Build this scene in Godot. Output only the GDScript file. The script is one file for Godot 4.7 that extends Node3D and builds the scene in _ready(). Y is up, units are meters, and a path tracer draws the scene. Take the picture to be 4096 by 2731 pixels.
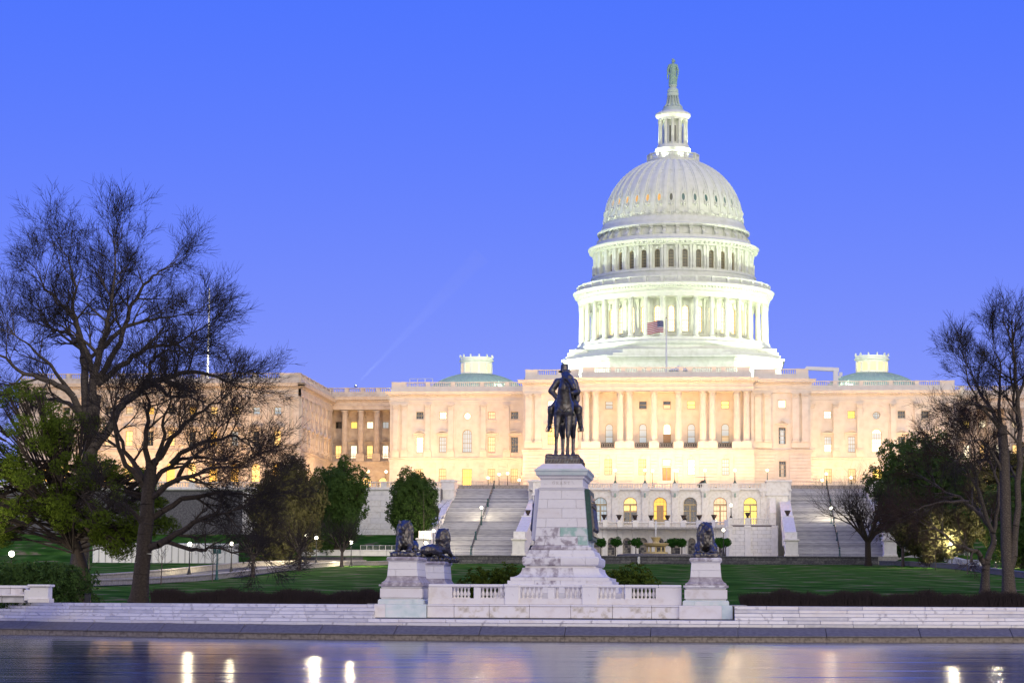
extends Node3D
# The west front of a domed capitol at dusk, an equestrian monument and a pool before it. Metres, y up, water near y = 0.

class MB:
	var v := PackedVector3Array()
	var n := PackedVector3Array()
	var x := Transform3D.IDENTITY
	func tri(a: Vector3, b: Vector3, c: Vector3) -> void:
		a = x * a; b = x * b; c = x * c
		var m := (c - a).cross(b - a)
		if m.length_squared() < 1e-14: return
		m = m.normalized()
		v.append(a); v.append(b); v.append(c)
		n.append(m); n.append(m); n.append(m)
	func quad(a: Vector3, b: Vector3, c: Vector3, d: Vector3) -> void:
		tri(a, b, c); tri(a, c, d)
	func trin(a: Vector3, b: Vector3, c: Vector3, na: Vector3, nb: Vector3, nc: Vector3) -> void:
		v.append(x * a); v.append(x * b); v.append(x * c)
		n.append((x.basis * na).normalized()); n.append((x.basis * nb).normalized()); n.append((x.basis * nc).normalized())
	func box(x0: float, y0: float, z0: float, x1: float, y1: float, z1: float) -> void:
		var a := Vector3(x0, y0, z1); var b := Vector3(x0, y1, z1); var c := Vector3(x1, y1, z1); var d := Vector3(x1, y0, z1)
		var e := Vector3(x0, y0, z0); var f := Vector3(x0, y1, z0); var g := Vector3(x1, y1, z0); var h := Vector3(x1, y0, z0)
		quad(a, b, c, d); quad(h, g, f, e); quad(d, c, g, h); quad(e, f, b, a); quad(b, f, g, c); quad(e, a, d, h)
	# hexahedron from 4 bottom and 4 top corners (front-left, front-right, back-right, back-left) with its edges cut by c
	func hexa(p: Array, c: float) -> void:
		var faces := [[0, 4, 5, 1], [2, 6, 7, 3], [1, 5, 6, 2], [3, 7, 4, 0], [4, 7, 6, 5], [3, 0, 1, 2]]
		if c <= 0.0:
			for f in faces: quad(p[f[0]], p[f[1]], p[f[2]], p[f[3]])
			return
		var fp := []
		for f in faces:
			var q := {}
			for i in 4:
				var o: Vector3 = p[f[i]]
				var e1: Vector3 = p[f[(i + 1) % 4]] - o
				var e2: Vector3 = p[f[(i + 3) % 4]] - o
				q[f[i]] = o + e1.normalized() * c + e2.normalized() * c
			fp.append(q)
			quad(q[f[0]], q[f[1]], q[f[2]], q[f[3]])
		for i in 6:
			for j in range(i + 1, 6):
				var fi: Array = faces[i]
				for k in 4:
					var s: int = fi[k]; var t: int = fi[(k + 1) % 4]
					if fp[j].has(s) and fp[j].has(t):
						quad(fp[i][t], fp[i][s], fp[j][s], fp[j][t])
		for w in 8:
			var tr := []
			for i in 6:
				if fp[i].has(w): tr.append(fp[i][w])
			var mid: Vector3 = (p[0] + p[6]) * 0.5
			var a: Vector3 = tr[0]; var b: Vector3 = tr[1]; var d: Vector3 = tr[2]
			if (d - a).cross(b - a).dot(p[w] - mid) < 0.0: tri(a, d, b)
			else: tri(a, b, d)
	func cbox(x0: float, y0: float, z0: float, x1: float, y1: float, z1: float, c: float) -> void:
		hexa([Vector3(x0, y0, z1), Vector3(x1, y0, z1), Vector3(x1, y0, z0), Vector3(x0, y0, z0), Vector3(x0, y1, z1), Vector3(x1, y1, z1), Vector3(x1, y1, z0), Vector3(x0, y1, z0)], c)
	# turned shape: profile of (radius, height) going up the outside
	func lathe(pr: Array, seg: int, a0 := 0.0, a1 := TAU, soft := false, flute := 0.0) -> void:
		var m := pr.size()
		var nr := []
		for j in m - 1:
			var d: Vector2 = pr[j + 1] - pr[j]
			nr.append(Vector2(d.y, -d.x).normalized())
		for i in seg:
			var t0 := a0 + (a1 - a0) * i / seg; var t1 := a0 + (a1 - a0) * (i + 1) / seg
			var s0 := Vector3(sin(t0), 0, cos(t0)); var s1 := Vector3(sin(t1), 0, cos(t1))
			var k0 := 1.0; var k1 := 1.0
			if flute > 0.0:
				k0 = 1.0 - flute * float(i % 2); k1 = 1.0 - flute * float((i + 1) % 2)
			for j in m - 1:
				var p: Vector2 = pr[j]; var q: Vector2 = pr[j + 1]
				var a := s0 * (p.x * k0) + Vector3(0, p.y, 0); var b := s0 * (q.x * k0) + Vector3(0, q.y, 0)
				var c := s1 * (q.x * k1) + Vector3(0, q.y, 0); var d := s1 * (p.x * k1) + Vector3(0, p.y, 0)
				if flute > 0.0:
					if p.x > 0.001: quad(a, b, c, d)
					continue
				var np: Vector2 = nr[j]; var nq: Vector2 = nr[j]
				if soft:
					if j > 0: np = (nr[j] + nr[j - 1]).normalized()
					if j < m - 2: nq = (nr[j] + nr[j + 1]).normalized()
				var na := s0 * np.x + Vector3(0, np.y, 0); var nd := s1 * np.x + Vector3(0, np.y, 0)
				var nb := s0 * nq.x + Vector3(0, nq.y, 0); var nc := s1 * nq.x + Vector3(0, nq.y, 0)
				if q.x > 0.0005: trin(a, b, c, na, nb, nc)
				if p.x > 0.0005: trin(a, c, d, na, nc, nd)
	func tube(p: Vector3, q: Vector3, r0: float, r1: float, k := 6) -> void:
		var ax := q - p
		if ax.length() < 1e-5: return
		ax = ax.normalized()
		var u := ax.cross(Vector3.UP if absf(ax.y) < 0.9 else Vector3.RIGHT).normalized()
		var w := ax.cross(u)
		for i in k:
			var t0 := TAU * i / k; var t1 := TAU * (i + 1) / k
			var d0 := u * cos(t0) + w * sin(t0); var d1 := u * cos(t1) + w * sin(t1)
			trin(p + d0 * r0, q + d1 * r1, p + d1 * r0, d0, d1, d1)
			trin(p + d0 * r0, q + d0 * r1, q + d1 * r1, d0, d0, d1)
	func path(pts: Array, r: float, k := 5) -> void:
		for i in pts.size() - 1: tube(pts[i], pts[i + 1], r, r, k)
	# flat wall in the plane z facing +z with openings [x0, x1, y0, y1, kind]; kind 0 square, 1 round-headed, 2 round
	func wall(x0: float, x1: float, y0: float, y1: float, z: float, holes: Array, depth := 0.45) -> void:
		var xs := [x0, x1]; var ys := [y0, y1]
		for h in holes:
			xs.append(h[0]); xs.append(h[1]); ys.append(h[2]); ys.append(h[3])
		xs.sort(); ys.sort()
		for i in xs.size() - 1:
			if xs[i + 1] - xs[i] < 1e-4: continue
			for j in ys.size() - 1:
				if ys[j + 1] - ys[j] < 1e-4: continue
				var cx: float = (xs[i] + xs[i + 1]) / 2; var cy: float = (ys[j] + ys[j + 1]) / 2
				var inside := false
				for h in holes:
					if cx > h[0] and cx < h[1] and cy > h[2] and cy < h[3]: inside = true
				if inside: continue
				quad(Vector3(xs[i], ys[j], z), Vector3(xs[i], ys[j + 1], z), Vector3(xs[i + 1], ys[j + 1], z), Vector3(xs[i + 1], ys[j], z))
		for h in holes:
			var zb := z - depth
			var r: float = (h[1] - h[0]) / 2; var mx: float = (h[0] + h[1]) / 2
			var pts := []
			if h[4] == 0:
				pts = [Vector2(h[0], h[2]), Vector2(h[0], h[3]), Vector2(h[1], h[3]), Vector2(h[1], h[2])]
			elif h[4] == 1:
				pts.append(Vector2(h[0], h[2]))
				for k in 13: pts.append(Vector2(mx - r * cos(PI * k / 12.0), h[3] - r + r * sin(PI * k / 12.0)))
				pts.append(Vector2(h[1], h[2]))
				for k in 12:
					var a: Vector2 = pts[k + 1]; var b: Vector2 = pts[k + 2]
					quad(Vector3(a.x, a.y, z), Vector3(a.x, h[3], z), Vector3(b.x, h[3], z), Vector3(b.x, b.y, z))
			else:
				var my: float = (h[2] + h[3]) / 2
				for k in 24: pts.append(Vector2(mx - r * cos(TAU * k / 24.0), my + r * sin(TAU * k / 24.0)))
				for k in 24:
					var a: Vector2 = pts[k]; var b: Vector2 = pts[(k + 1) % 24]
					if k < 12: quad(Vector3(a.x, a.y, z), Vector3(a.x, h[3], z), Vector3(b.x, h[3], z), Vector3(b.x, b.y, z))
					else: quad(Vector3(b.x, h[2], z), Vector3(b.x, b.y, z), Vector3(a.x, a.y, z), Vector3(a.x, h[2], z))
			for k in pts.size():
				var a: Vector2 = pts[k]; var b: Vector2 = pts[(k + 1) % pts.size()]
				quad(Vector3(a.x, a.y, zb), Vector3(b.x, b.y, zb), Vector3(b.x, b.y, z), Vector3(a.x, a.y, z))
	# moulded band along x: profile of (forward, height) from bottom to top, closed at both ends
	func band(x0: float, x1: float, z: float, pr: Array, ret := 0.0) -> void:
		for j in pr.size() - 1:
			var p: Vector2 = pr[j]; var q: Vector2 = pr[j + 1]
			quad(Vector3(x0 - p.x * ret, p.y, z + p.x), Vector3(x0 - q.x * ret, q.y, z + q.x), Vector3(x1 + q.x * ret, q.y, z + q.x), Vector3(x1 + p.x * ret, p.y, z + p.x))
			quad(Vector3(x1 + p.x * ret, p.y, z + p.x), Vector3(x1 + q.x * ret, q.y, z + q.x), Vector3(x1 + q.x * ret, q.y, z - 0.3), Vector3(x1 + p.x * ret, p.y, z - 0.3))
			quad(Vector3(x0 - p.x * ret, p.y, z - 0.3), Vector3(x0 - q.x * ret, q.y, z - 0.3), Vector3(x0 - q.x * ret, q.y, z + q.x), Vector3(x0 - p.x * ret, p.y, z + p.x))
	func mesh() -> ArrayMesh:
		var a := []
		a.resize(Mesh.ARRAY_MAX)
		a[Mesh.ARRAY_VERTEX] = v; a[Mesh.ARRAY_NORMAL] = n
		var m := ArrayMesh.new()
		if v.size() > 0: m.add_surface_from_arrays(Mesh.PRIMITIVE_TRIANGLES, a)
		return m

var M := {}
var cache := {}
var counts := {}
var rng := RandomNumberGenerator.new()
var field := FastNoiseLite.new()

func numbered(parent: Node, called: String) -> String:
	var key := str(parent.get_instance_id()) + called
	var k: int = counts.get(key, -1) + 1
	counts[key] = k
	return called if k == 0 else "%s_%03d" % [called, k]
func tag(o: Node, label: String, category: String, group := "") -> Node:
	o.set_meta("label", label); o.set_meta("category", category)
	if group != "": o.set_meta("group", group)
	return o
func thing(called: String, label: String, category: String, at := Vector3.ZERO, turn := 0.0, group := "") -> Node3D:
	var o := Node3D.new()
	o.name = numbered(self, called)
	add_child(o)
	o.position = at; o.rotation.y = turn
	tag(o, label, category, group)
	return o
func put(called: String, m: Mesh, mt: Material, parent: Node = self, at := Vector3.ZERO, turn := 0.0) -> MeshInstance3D:
	var o := MeshInstance3D.new()
	o.mesh = m; o.material_override = mt
	o.name = numbered(parent, called)
	parent.add_child(o)
	o.position = at; o.rotation.y = turn
	return o
func part(called: String, mb: MB, mt: Material, parent: Node, at := Vector3.ZERO, turn := 0.0) -> MeshInstance3D:
	return put(called, mb.mesh(), mt, parent, at, turn)
func stuff(called: String, mb: MB, mt: Material, parent: Node) -> MeshInstance3D:
	var o := part(called, mb, mt, parent)
	o.set_meta("kind", "stuff")
	return o
func structure(called: String, mb: MB, mt: Material) -> MeshInstance3D:
	var o := part(called, mb, mt, self)
	o.set_meta("kind", "structure")
	return o
func again(o: Node3D, label := "", at := Vector3.ZERO, turn := 0.0) -> Node3D:
	var c: Node3D = o.duplicate()
	var nm := String(o.name)
	c.name = numbered(self, nm)
	add_child(c)
	c.position = at; c.rotation.y = turn
	if label != "": c.set_meta("label", label)
	return c
func lin(r: float, g: float, b: float) -> Color:
	return Color(r, g, b).linear_to_srgb()
func boxmesh(w: float, h: float, d: float, c := 0.0) -> Mesh:
	var key := "box%.3f_%.3f_%.3f_%.3f" % [w, h, d, c]
	if not cache.has(key):
		var b := MB.new()
		b.cbox(-w / 2, 0, -d / 2, w / 2, h, d / 2, c)
		cache[key] = b.mesh()
	return cache[key]

func plain(col: Color, rough := 0.8, metal := 0.0) -> StandardMaterial3D:
	var m := StandardMaterial3D.new()
	m.albedo_color = col; m.roughness = rough; m.metallic = metal
	return m
func ramp(cols: Array, offs: Array) -> Gradient:
	var g := Gradient.new()
	var pc := PackedColorArray(); var po := PackedFloat32Array()
	for c in cols: pc.append(c)
	for o in offs: po.append(o)
	g.colors = pc; g.offsets = po
	return g
func noisetex(cols: Array, offs: Array, freq: float, oct := 4, kind := FastNoiseLite.FRACTAL_FBM, warp := 0.0, sd := 1, size := 512) -> NoiseTexture2D:
	var f := FastNoiseLite.new()
	f.noise_type = FastNoiseLite.TYPE_SIMPLEX_SMOOTH; f.frequency = freq; f.fractal_octaves = oct; f.fractal_type = kind; f.seed = sd
	if warp > 0.0:
		f.domain_warp_enabled = true; f.domain_warp_amplitude = warp; f.domain_warp_frequency = freq
	var t := NoiseTexture2D.new()
	t.width = size; t.height = size; t.noise = f; t.seamless = true
	t.color_ramp = ramp(cols, offs)
	return t
# surface with a computed pattern laid on in world space; tile is its repeat in metres
func grained(cols: Array, offs: Array, freq: float, tile: float, rough: float, oct := 4, kind := FastNoiseLite.FRACTAL_FBM, warp := 0.0, sd := 1) -> StandardMaterial3D:
	var m := plain(Color.WHITE, rough)
	m.albedo_texture = noisetex(cols, offs, freq, oct, kind, warp, sd)
	m.uv1_triplanar = true; m.uv1_world_triplanar = true
	m.uv1_scale = Vector3.ONE / tile
	return m
func glow(r: float, g: float, b: float, e: float) -> StandardMaterial3D:
	var m := plain(lin(minf(r, 0.8), minf(g, 0.8), minf(b, 0.8)), 0.5)
	m.emission_enabled = true; m.emission = lin(r, g, b); m.emission_energy_multiplier = e
	return m

func materials() -> void:
	# painted sandstone and marble of the building
	M.stone = grained([lin(0.68, 0.62, 0.54), lin(0.76, 0.70, 0.62), lin(0.81, 0.76, 0.68)], [0.0, 0.45, 1.0], 0.01, 9.0, 0.75, 4, FastNoiseLite.FRACTAL_FBM, 0.0, 3)
	M.marble_wing = grained([lin(0.52, 0.42, 0.34), lin(0.64, 0.55, 0.46), lin(0.72, 0.64, 0.55)], [0.0, 0.5, 1.0], 0.008, 6.0, 0.7, 4, FastNoiseLite.FRACTAL_FBM, 30.0, 5)
	M.iron_white = grained([lin(0.66, 0.69, 0.58), lin(0.76, 0.79, 0.69), lin(0.81, 0.83, 0.75)], [0.0, 0.5, 1.0], 0.01, 8.0, 0.6, 3, FastNoiseLite.FRACTAL_FBM, 0.0, 8)
	M.terrace = grained([lin(0.60, 0.57, 0.52), lin(0.72, 0.70, 0.66), lin(0.77, 0.755, 0.72), lin(0.80, 0.79, 0.77)], [0.0, 0.35, 0.6, 1.0], 0.012, 5.0, 0.7, 5, FastNoiseLite.FRACTAL_FBM, 40.0, 11)
	M.terrace_b = grained([lin(0.62, 0.62, 0.62), lin(0.74, 0.73, 0.72), lin(0.79, 0.78, 0.77)], [0.0, 0.5, 1.0], 0.012, 6.0, 0.7, 5, FastNoiseLite.FRACTAL_FBM, 40.0, 13)
	M.step = grained([lin(0.24, 0.24, 0.26), lin(0.38, 0.38, 0.40), lin(0.52, 0.52, 0.53)], [0.0, 0.5, 1.0], 0.02, 6.0, 0.8, 4, FastNoiseLite.FRACTAL_FBM, 0.0, 17)
	M.step.uv1_scale = Vector3(0.06, 0.9, 0.9)
	M.step_b = grained([lin(0.34, 0.34, 0.36), lin(0.48, 0.48, 0.50), lin(0.60, 0.60, 0.61)], [0.0, 0.5, 1.0], 0.02, 6.0, 0.8, 4, FastNoiseLite.FRACTAL_FBM, 0.0, 18)
	M.step_b.uv1_scale = Vector3(0.06, 0.9, 0.9)
	M.step_c = grained([lin(0.17, 0.17, 0.20), lin(0.28, 0.28, 0.31), lin(0.40, 0.40, 0.43)], [0.0, 0.5, 1.0], 0.02, 6.0, 0.8, 4, FastNoiseLite.FRACTAL_FBM, 0.0, 19)
	M.step_c.uv1_scale = Vector3(0.06, 0.9, 0.9)
	# white marble of the memorial, clean, grey-veined, and darkly weathered, and stained green by bronze
	M.marble_vein = grained([lin(0.72, 0.69, 0.70), lin(0.78, 0.755, 0.76), lin(0.75, 0.725, 0.73), lin(0.46, 0.43, 0.45), lin(0.30, 0.27, 0.29)], [0.0, 0.45, 0.70, 0.84, 1.0], 0.006, 3.6, 0.55, 4, FastNoiseLite.FRACTAL_RIDGED, 50.0, 21)
	M.marble = grained([lin(0.72, 0.69, 0.70), lin(0.78, 0.755, 0.76), lin(0.77, 0.745, 0.75), lin(0.60, 0.57, 0.59)], [0.0, 0.45, 0.80, 1.0], 0.006, 3.6, 0.55, 4, FastNoiseLite.FRACTAL_RIDGED, 50.0, 22)
	M.marble_b = grained([lin(0.64, 0.58, 0.54), lin(0.74, 0.70, 0.69), lin(0.77, 0.74, 0.74)], [0.0, 0.45, 1.0], 0.008, 3.1, 0.55, 5, FastNoiseLite.FRACTAL_FBM, 60.0, 24)
	M.marble_dark = grained([lin(0.24, 0.20, 0.23), lin(0.36, 0.32, 0.35), lin(0.62, 0.59, 0.61), lin(0.74, 0.72, 0.73), lin(0.77, 0.75, 0.75)], [0.0, 0.28, 0.45, 0.6, 1.0], 0.009, 2.3, 0.65, 5, FastNoiseLite.FRACTAL_FBM, 50.0, 31)
	M.marble_soot = grained([lin(0.20, 0.17, 0.20), lin(0.32, 0.28, 0.31), lin(0.46, 0.42, 0.45), lin(0.70, 0.67, 0.68)], [0.0, 0.4, 0.6, 1.0], 0.012, 2.1, 0.7, 5, FastNoiseLite.FRACTAL_FBM, 40.0, 33)
	M.marble_green = grained([lin(0.22, 0.42, 0.35), lin(0.36, 0.52, 0.46), lin(0.60, 0.64, 0.62), lin(0.74, 0.73, 0.73)], [0.0, 0.36, 0.56, 1.0], 0.008, 2.6, 0.6, 5, FastNoiseLite.FRACTAL_FBM, 50.0, 37)
	M.marble_stain = grained([lin(0.40, 0.35, 0.29), lin(0.60, 0.55, 0.48), lin(0.74, 0.70, 0.68), lin(0.77, 0.75, 0.75)], [0.0, 0.30, 0.52, 1.0], 0.009, 2.7, 0.6, 5, FastNoiseLite.FRACTAL_FBM, 50.0, 27)
	M.marble_grey = grained([lin(0.44, 0.43, 0.45), lin(0.58, 0.56, 0.58), lin(0.72, 0.70, 0.71)], [0.0, 0.5, 1.0], 0.010, 3.3, 0.55, 5, FastNoiseLite.FRACTAL_FBM, 60.0, 29)
	M.marble_teal = grained([lin(0.46, 0.58, 0.57), lin(0.60, 0.68, 0.67), lin(0.73, 0.73, 0.73)], [0.0, 0.5, 1.0], 0.007, 2.9, 0.55, 4, FastNoiseLite.FRACTAL_FBM, 50.0, 35)
	M.marble_c = plain(lin(0.50, 0.45, 0.43), 0.8)
	M.granite_and_wall_shade = grained([lin(0.06, 0.06, 0.07), lin(0.10, 0.10, 0.11), lin(0.17, 0.17, 0.17)], [0.0, 0.5, 1.0], 0.02, 4.0, 0.75, 4, FastNoiseLite.FRACTAL_FBM, 0.0, 49)
	M.mortar = plain(lin(0.16, 0.14, 0.14), 0.95)
	M.kerb = grained([lin(0.10, 0.09, 0.09), lin(0.15, 0.135, 0.135), lin(0.20, 0.185, 0.18)], [0.0, 0.5, 1.0], 0.02, 3.0, 0.8, 5, FastNoiseLite.FRACTAL_FBM, 0.0, 41)
	M.kerb_face = grained([lin(0.10, 0.085, 0.07), lin(0.25, 0.21, 0.18), lin(0.36, 0.32, 0.27)], [0.0, 0.45, 1.0], 0.02, 2.2, 0.85, 5, FastNoiseLite.FRACTAL_FBM, 0.0, 43)
	M.granite = grained([lin(0.035, 0.035, 0.045), lin(0.065, 0.065, 0.08), lin(0.12, 0.12, 0.13)], [0.0, 0.5, 1.0], 0.02, 5.0, 0.75, 4, FastNoiseLite.FRACTAL_FBM, 0.0, 47)
	M.rubble = grained([lin(0.10, 0.10, 0.10), lin(0.24, 0.23, 0.22), lin(0.38, 0.37, 0.35)], [0.0, 0.5, 1.0], 0.03, 4.0, 0.9, 4, FastNoiseLite.FRACTAL_FBM, 0.0, 51)
	M.limestone = grained([lin(0.22, 0.20, 0.17), lin(0.34, 0.31, 0.27), lin(0.42, 0.39, 0.34)], [0.0, 0.5, 1.0], 0.02, 5.0, 0.85, 4, FastNoiseLite.FRACTAL_FBM, 0.0, 53)
	M.bronze = grained([lin(0.085, 0.075, 0.07), lin(0.14, 0.122, 0.112), lin(0.18, 0.21, 0.21)], [0.0, 0.5, 1.0], 0.012, 1.3, 0.33, 4, FastNoiseLite.FRACTAL_FBM, 0.0, 57)
	M.bronze.metallic = 0.8
	M.verdigris = grained([lin(0.12, 0.22, 0.18), lin(0.26, 0.40, 0.34), lin(0.42, 0.56, 0.50)], [0.0, 0.5, 1.0], 0.02, 2.0, 0.65, 4, FastNoiseLite.FRACTAL_FBM, 0.0, 59)
	M.verdigris_pale = grained([lin(0.34, 0.46, 0.40), lin(0.50, 0.60, 0.54), lin(0.62, 0.68, 0.62)], [0.0, 0.5, 1.0], 0.02, 2.0, 0.65, 4, FastNoiseLite.FRACTAL_FBM, 0.0, 60)
	M.green_bronze_shaded = grained([lin(0.005, 0.03, 0.026), lin(0.008, 0.06, 0.048), lin(0.02, 0.09, 0.075)], [0.0, 0.5, 1.0], 0.012, 1.6, 0.5, 4, FastNoiseLite.FRACTAL_FBM, 0.0, 61)  # bronze green darkened, shade of the pedestal side put into the colour
	M.copper = grained([lin(0.20, 0.33, 0.28), lin(0.30, 0.43, 0.38), lin(0.38, 0.50, 0.45)], [0.0, 0.5, 1.0], 0.02, 4.0, 0.7, 4, FastNoiseLite.FRACTAL_FBM, 0.0, 63)
	M.iron = plain(lin(0.012, 0.012, 0.014), 0.5, 0.2)
	M.iron_green = plain(lin(0.02, 0.09, 0.085), 0.55, 0.1)
	M.steel = plain(lin(0.45, 0.46, 0.48), 0.4, 0.6)
	M.urn = plain(lin(0.035, 0.022, 0.016), 0.6)
	M.wood = plain(lin(0.42, 0.34, 0.20), 0.6)
	M.frame_white = plain(lin(0.66, 0.64, 0.58), 0.6)
	M.frame_tan = plain(lin(0.40, 0.33, 0.19), 0.6)
	M.door = grained([lin(0.40, 0.25, 0.13), lin(0.50, 0.33, 0.19)], [0.0, 1.0], 0.02, 2.0, 0.5)
	M.fountain = grained([lin(0.28, 0.22, 0.10), lin(0.45, 0.36, 0.17), lin(0.52, 0.44, 0.24)], [0.0, 0.5, 1.0], 0.02, 3.0, 0.4)
	M.white_paint = plain(lin(0.78, 0.79, 0.78), 0.5)
	# window panes: lit rooms, drawn blinds with a faint glow added to brighten them, and dark glass that mirrors the sky
	M.lit_warm = glow(1.0, 0.62, 0.22, 1.5)
	M.lit_white = glow(1.0, 0.86, 0.62, 1.7)
	M.lit_yellow = glow(1.0, 0.72, 0.16, 1.1)
	M.lit_dome = glow(1.0, 0.72, 0.38, 2.6)
	M.lit_hall = glow(1.0, 0.55, 0.10, 1.0)
	M.lit_pink = glow(1.0, 0.60, 0.38, 0.8)
	M.dim = glow(0.75, 0.62, 0.40, 0.35)
	M.blind = glow(0.46, 0.54, 0.60, 0.5)
	M.glass = plain(lin(0.02, 0.024, 0.03), 0.06)
	M.glass.metallic_specular = 0.8
	M.glass_teal = plain(lin(0.10, 0.20, 0.18), 0.12)
	M.glass_amber = glow(0.75, 0.42, 0.12, 0.5)
	M.glass_grey = plain(lin(0.16, 0.17, 0.13), 0.15)
	M.globe = glow(1.0, 0.74, 0.40, 9.0)
	M.globe_white = glow(1.0, 0.93, 0.70, 11.0)
	M.flood = glow(1.0, 0.80, 0.45, 6.0)
	M.flood_white = glow(0.95, 1.0, 0.90, 6.0)
	M.water = plain(lin(0.006, 0.010, 0.022), 0.15)
	M.water.metallic_specular = 0.5
	M.jet = plain(Color(0.9, 0.92, 0.95, 0.45), 0.3)
	M.jet.transparency = BaseMaterial3D.TRANSPARENCY_ALPHA
	M.flag_red = plain(lin(0.45, 0.03, 0.04), 0.8); M.flag_white = plain(lin(0.75, 0.75, 0.75), 0.8); M.flag_blue = plain(lin(0.03, 0.05, 0.2), 0.8)
	# growing things
	M.bark = grained([lin(0.035, 0.028, 0.023), lin(0.085, 0.070, 0.058), lin(0.15, 0.125, 0.105)], [0.0, 0.5, 1.0], 0.02, 1.8, 0.95, 4, FastNoiseLite.FRACTAL_FBM, 0.0, 71)
	M.bark_dark = grained([lin(0.016, 0.012, 0.009), lin(0.034, 0.025, 0.019), lin(0.06, 0.046, 0.036)], [0.0, 0.5, 1.0], 0.02, 1.6, 0.95, 4, FastNoiseLite.FRACTAL_FBM, 0.0, 72)
	M.bark_pale = grained([lin(0.045, 0.035, 0.03), lin(0.095, 0.074, 0.062), lin(0.28, 0.24, 0.20)], [0.0, 0.6, 1.0], 0.02, 1.4, 0.95, 4, FastNoiseLite.FRACTAL_FBM, 0.0, 73)
	M.twig = plain(lin(0.020, 0.015, 0.013), 0.95)
	M.hedge_twig = grained([lin(0.010, 0.007, 0.008), lin(0.022, 0.014, 0.014), lin(0.036, 0.020, 0.016)], [0.0, 0.5, 1.0], 0.05, 1.3, 0.95)
	M.twig_red = plain(lin(0.045, 0.024, 0.018), 0.95)
	M.leaf_dark = leafmat(0.040, 0.074, 0.020, 0.5)
	M.leaf_brown = leafmat(0.056, 0.054, 0.026, 0.6)
	M.leaf_green = leafmat(0.022, 0.075, 0.012, 0.5)
	M.leaf_spring = leafmat(0.078, 0.116, 0.016, 0.7)
	M.leaf_bush = leafmat(0.060, 0.085, 0.012, 0.7)
	M.grass = grained([lin(0.018, 0.052, 0.009), lin(0.036, 0.100, 0.016), lin(0.064, 0.150, 0.026), lin(0.17, 0.15, 0.08), lin(0.24, 0.20, 0.12)], [0.0, 0.42, 0.68, 0.76, 1.0], 0.010, 26.0, 0.95, 6, FastNoiseLite.FRACTAL_FBM, 25.0, 81)
	M.grass.metallic_specular = 0.02
	M.paving = grained([lin(0.24, 0.23, 0.22), lin(0.33, 0.32, 0.31), lin(0.40, 0.39, 0.38)], [0.0, 0.5, 1.0], 0.02, 4.0, 0.85, 4, FastNoiseLite.FRACTAL_FBM, 0.0, 83)
	M.asphalt = grained([lin(0.035, 0.035, 0.037), lin(0.05, 0.05, 0.052), lin(0.07, 0.07, 0.07)], [0.0, 0.5, 1.0], 0.03, 3.0, 0.9, 4, FastNoiseLite.FRACTAL_FBM, 0.0, 85)
func leafmat(r: float, g: float, b: float, ro: float) -> StandardMaterial3D:
	var m := plain(lin(r, g, b), ro)
	m.metallic_specular = 0.12
	m.backlight_enabled = true; m.backlight = lin(r * 0.8, g * 0.8, b * 0.5)
	m.cull_mode = BaseMaterial3D.CULL_DISABLED
	return m

# ---- pieces of classical building ----
func arch_pts(w: float, h: float, kind: int, grow := 0.0) -> Array:
	var r := w / 2 + grow
	var pts := []
	if kind == 0:
		pts = [Vector2(-r, -grow), Vector2(-r, h + grow), Vector2(r, h + grow), Vector2(r, -grow)]
	elif kind == 1:
		pts.append(Vector2(-r, 0))
		for k in 13: pts.append(Vector2(-r * cos(PI * k / 12.0), h - w / 2 + r * sin(PI * k / 12.0)))
		pts.append(Vector2(r, 0))
	else:
		for k in 24: pts.append(Vector2(-r * cos(TAU * k / 24.0), h / 2 + r * sin(TAU * k / 24.0)))
	return pts
func ring(b: MB, inner: Array, outer: Array, z0: float, z1: float, closed: bool) -> void:
	var n := inner.size()
	for k in (n if closed else n - 1):
		var a: Vector2 = inner[k]; var c: Vector2 = inner[(k + 1) % n]; var d: Vector2 = outer[k]; var e: Vector2 = outer[(k + 1) % n]
		b.quad(Vector3(a.x, a.y, z1), Vector3(d.x, d.y, z1), Vector3(e.x, e.y, z1), Vector3(c.x, c.y, z1))
		b.quad(Vector3(d.x, d.y, z1), Vector3(d.x, d.y, z0), Vector3(e.x, e.y, z0), Vector3(e.x, e.y, z1))
		b.quad(Vector3(a.x, a.y, z0), Vector3(a.x, a.y, z1), Vector3(c.x, c.y, z1), Vector3(c.x, c.y, z0))
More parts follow.
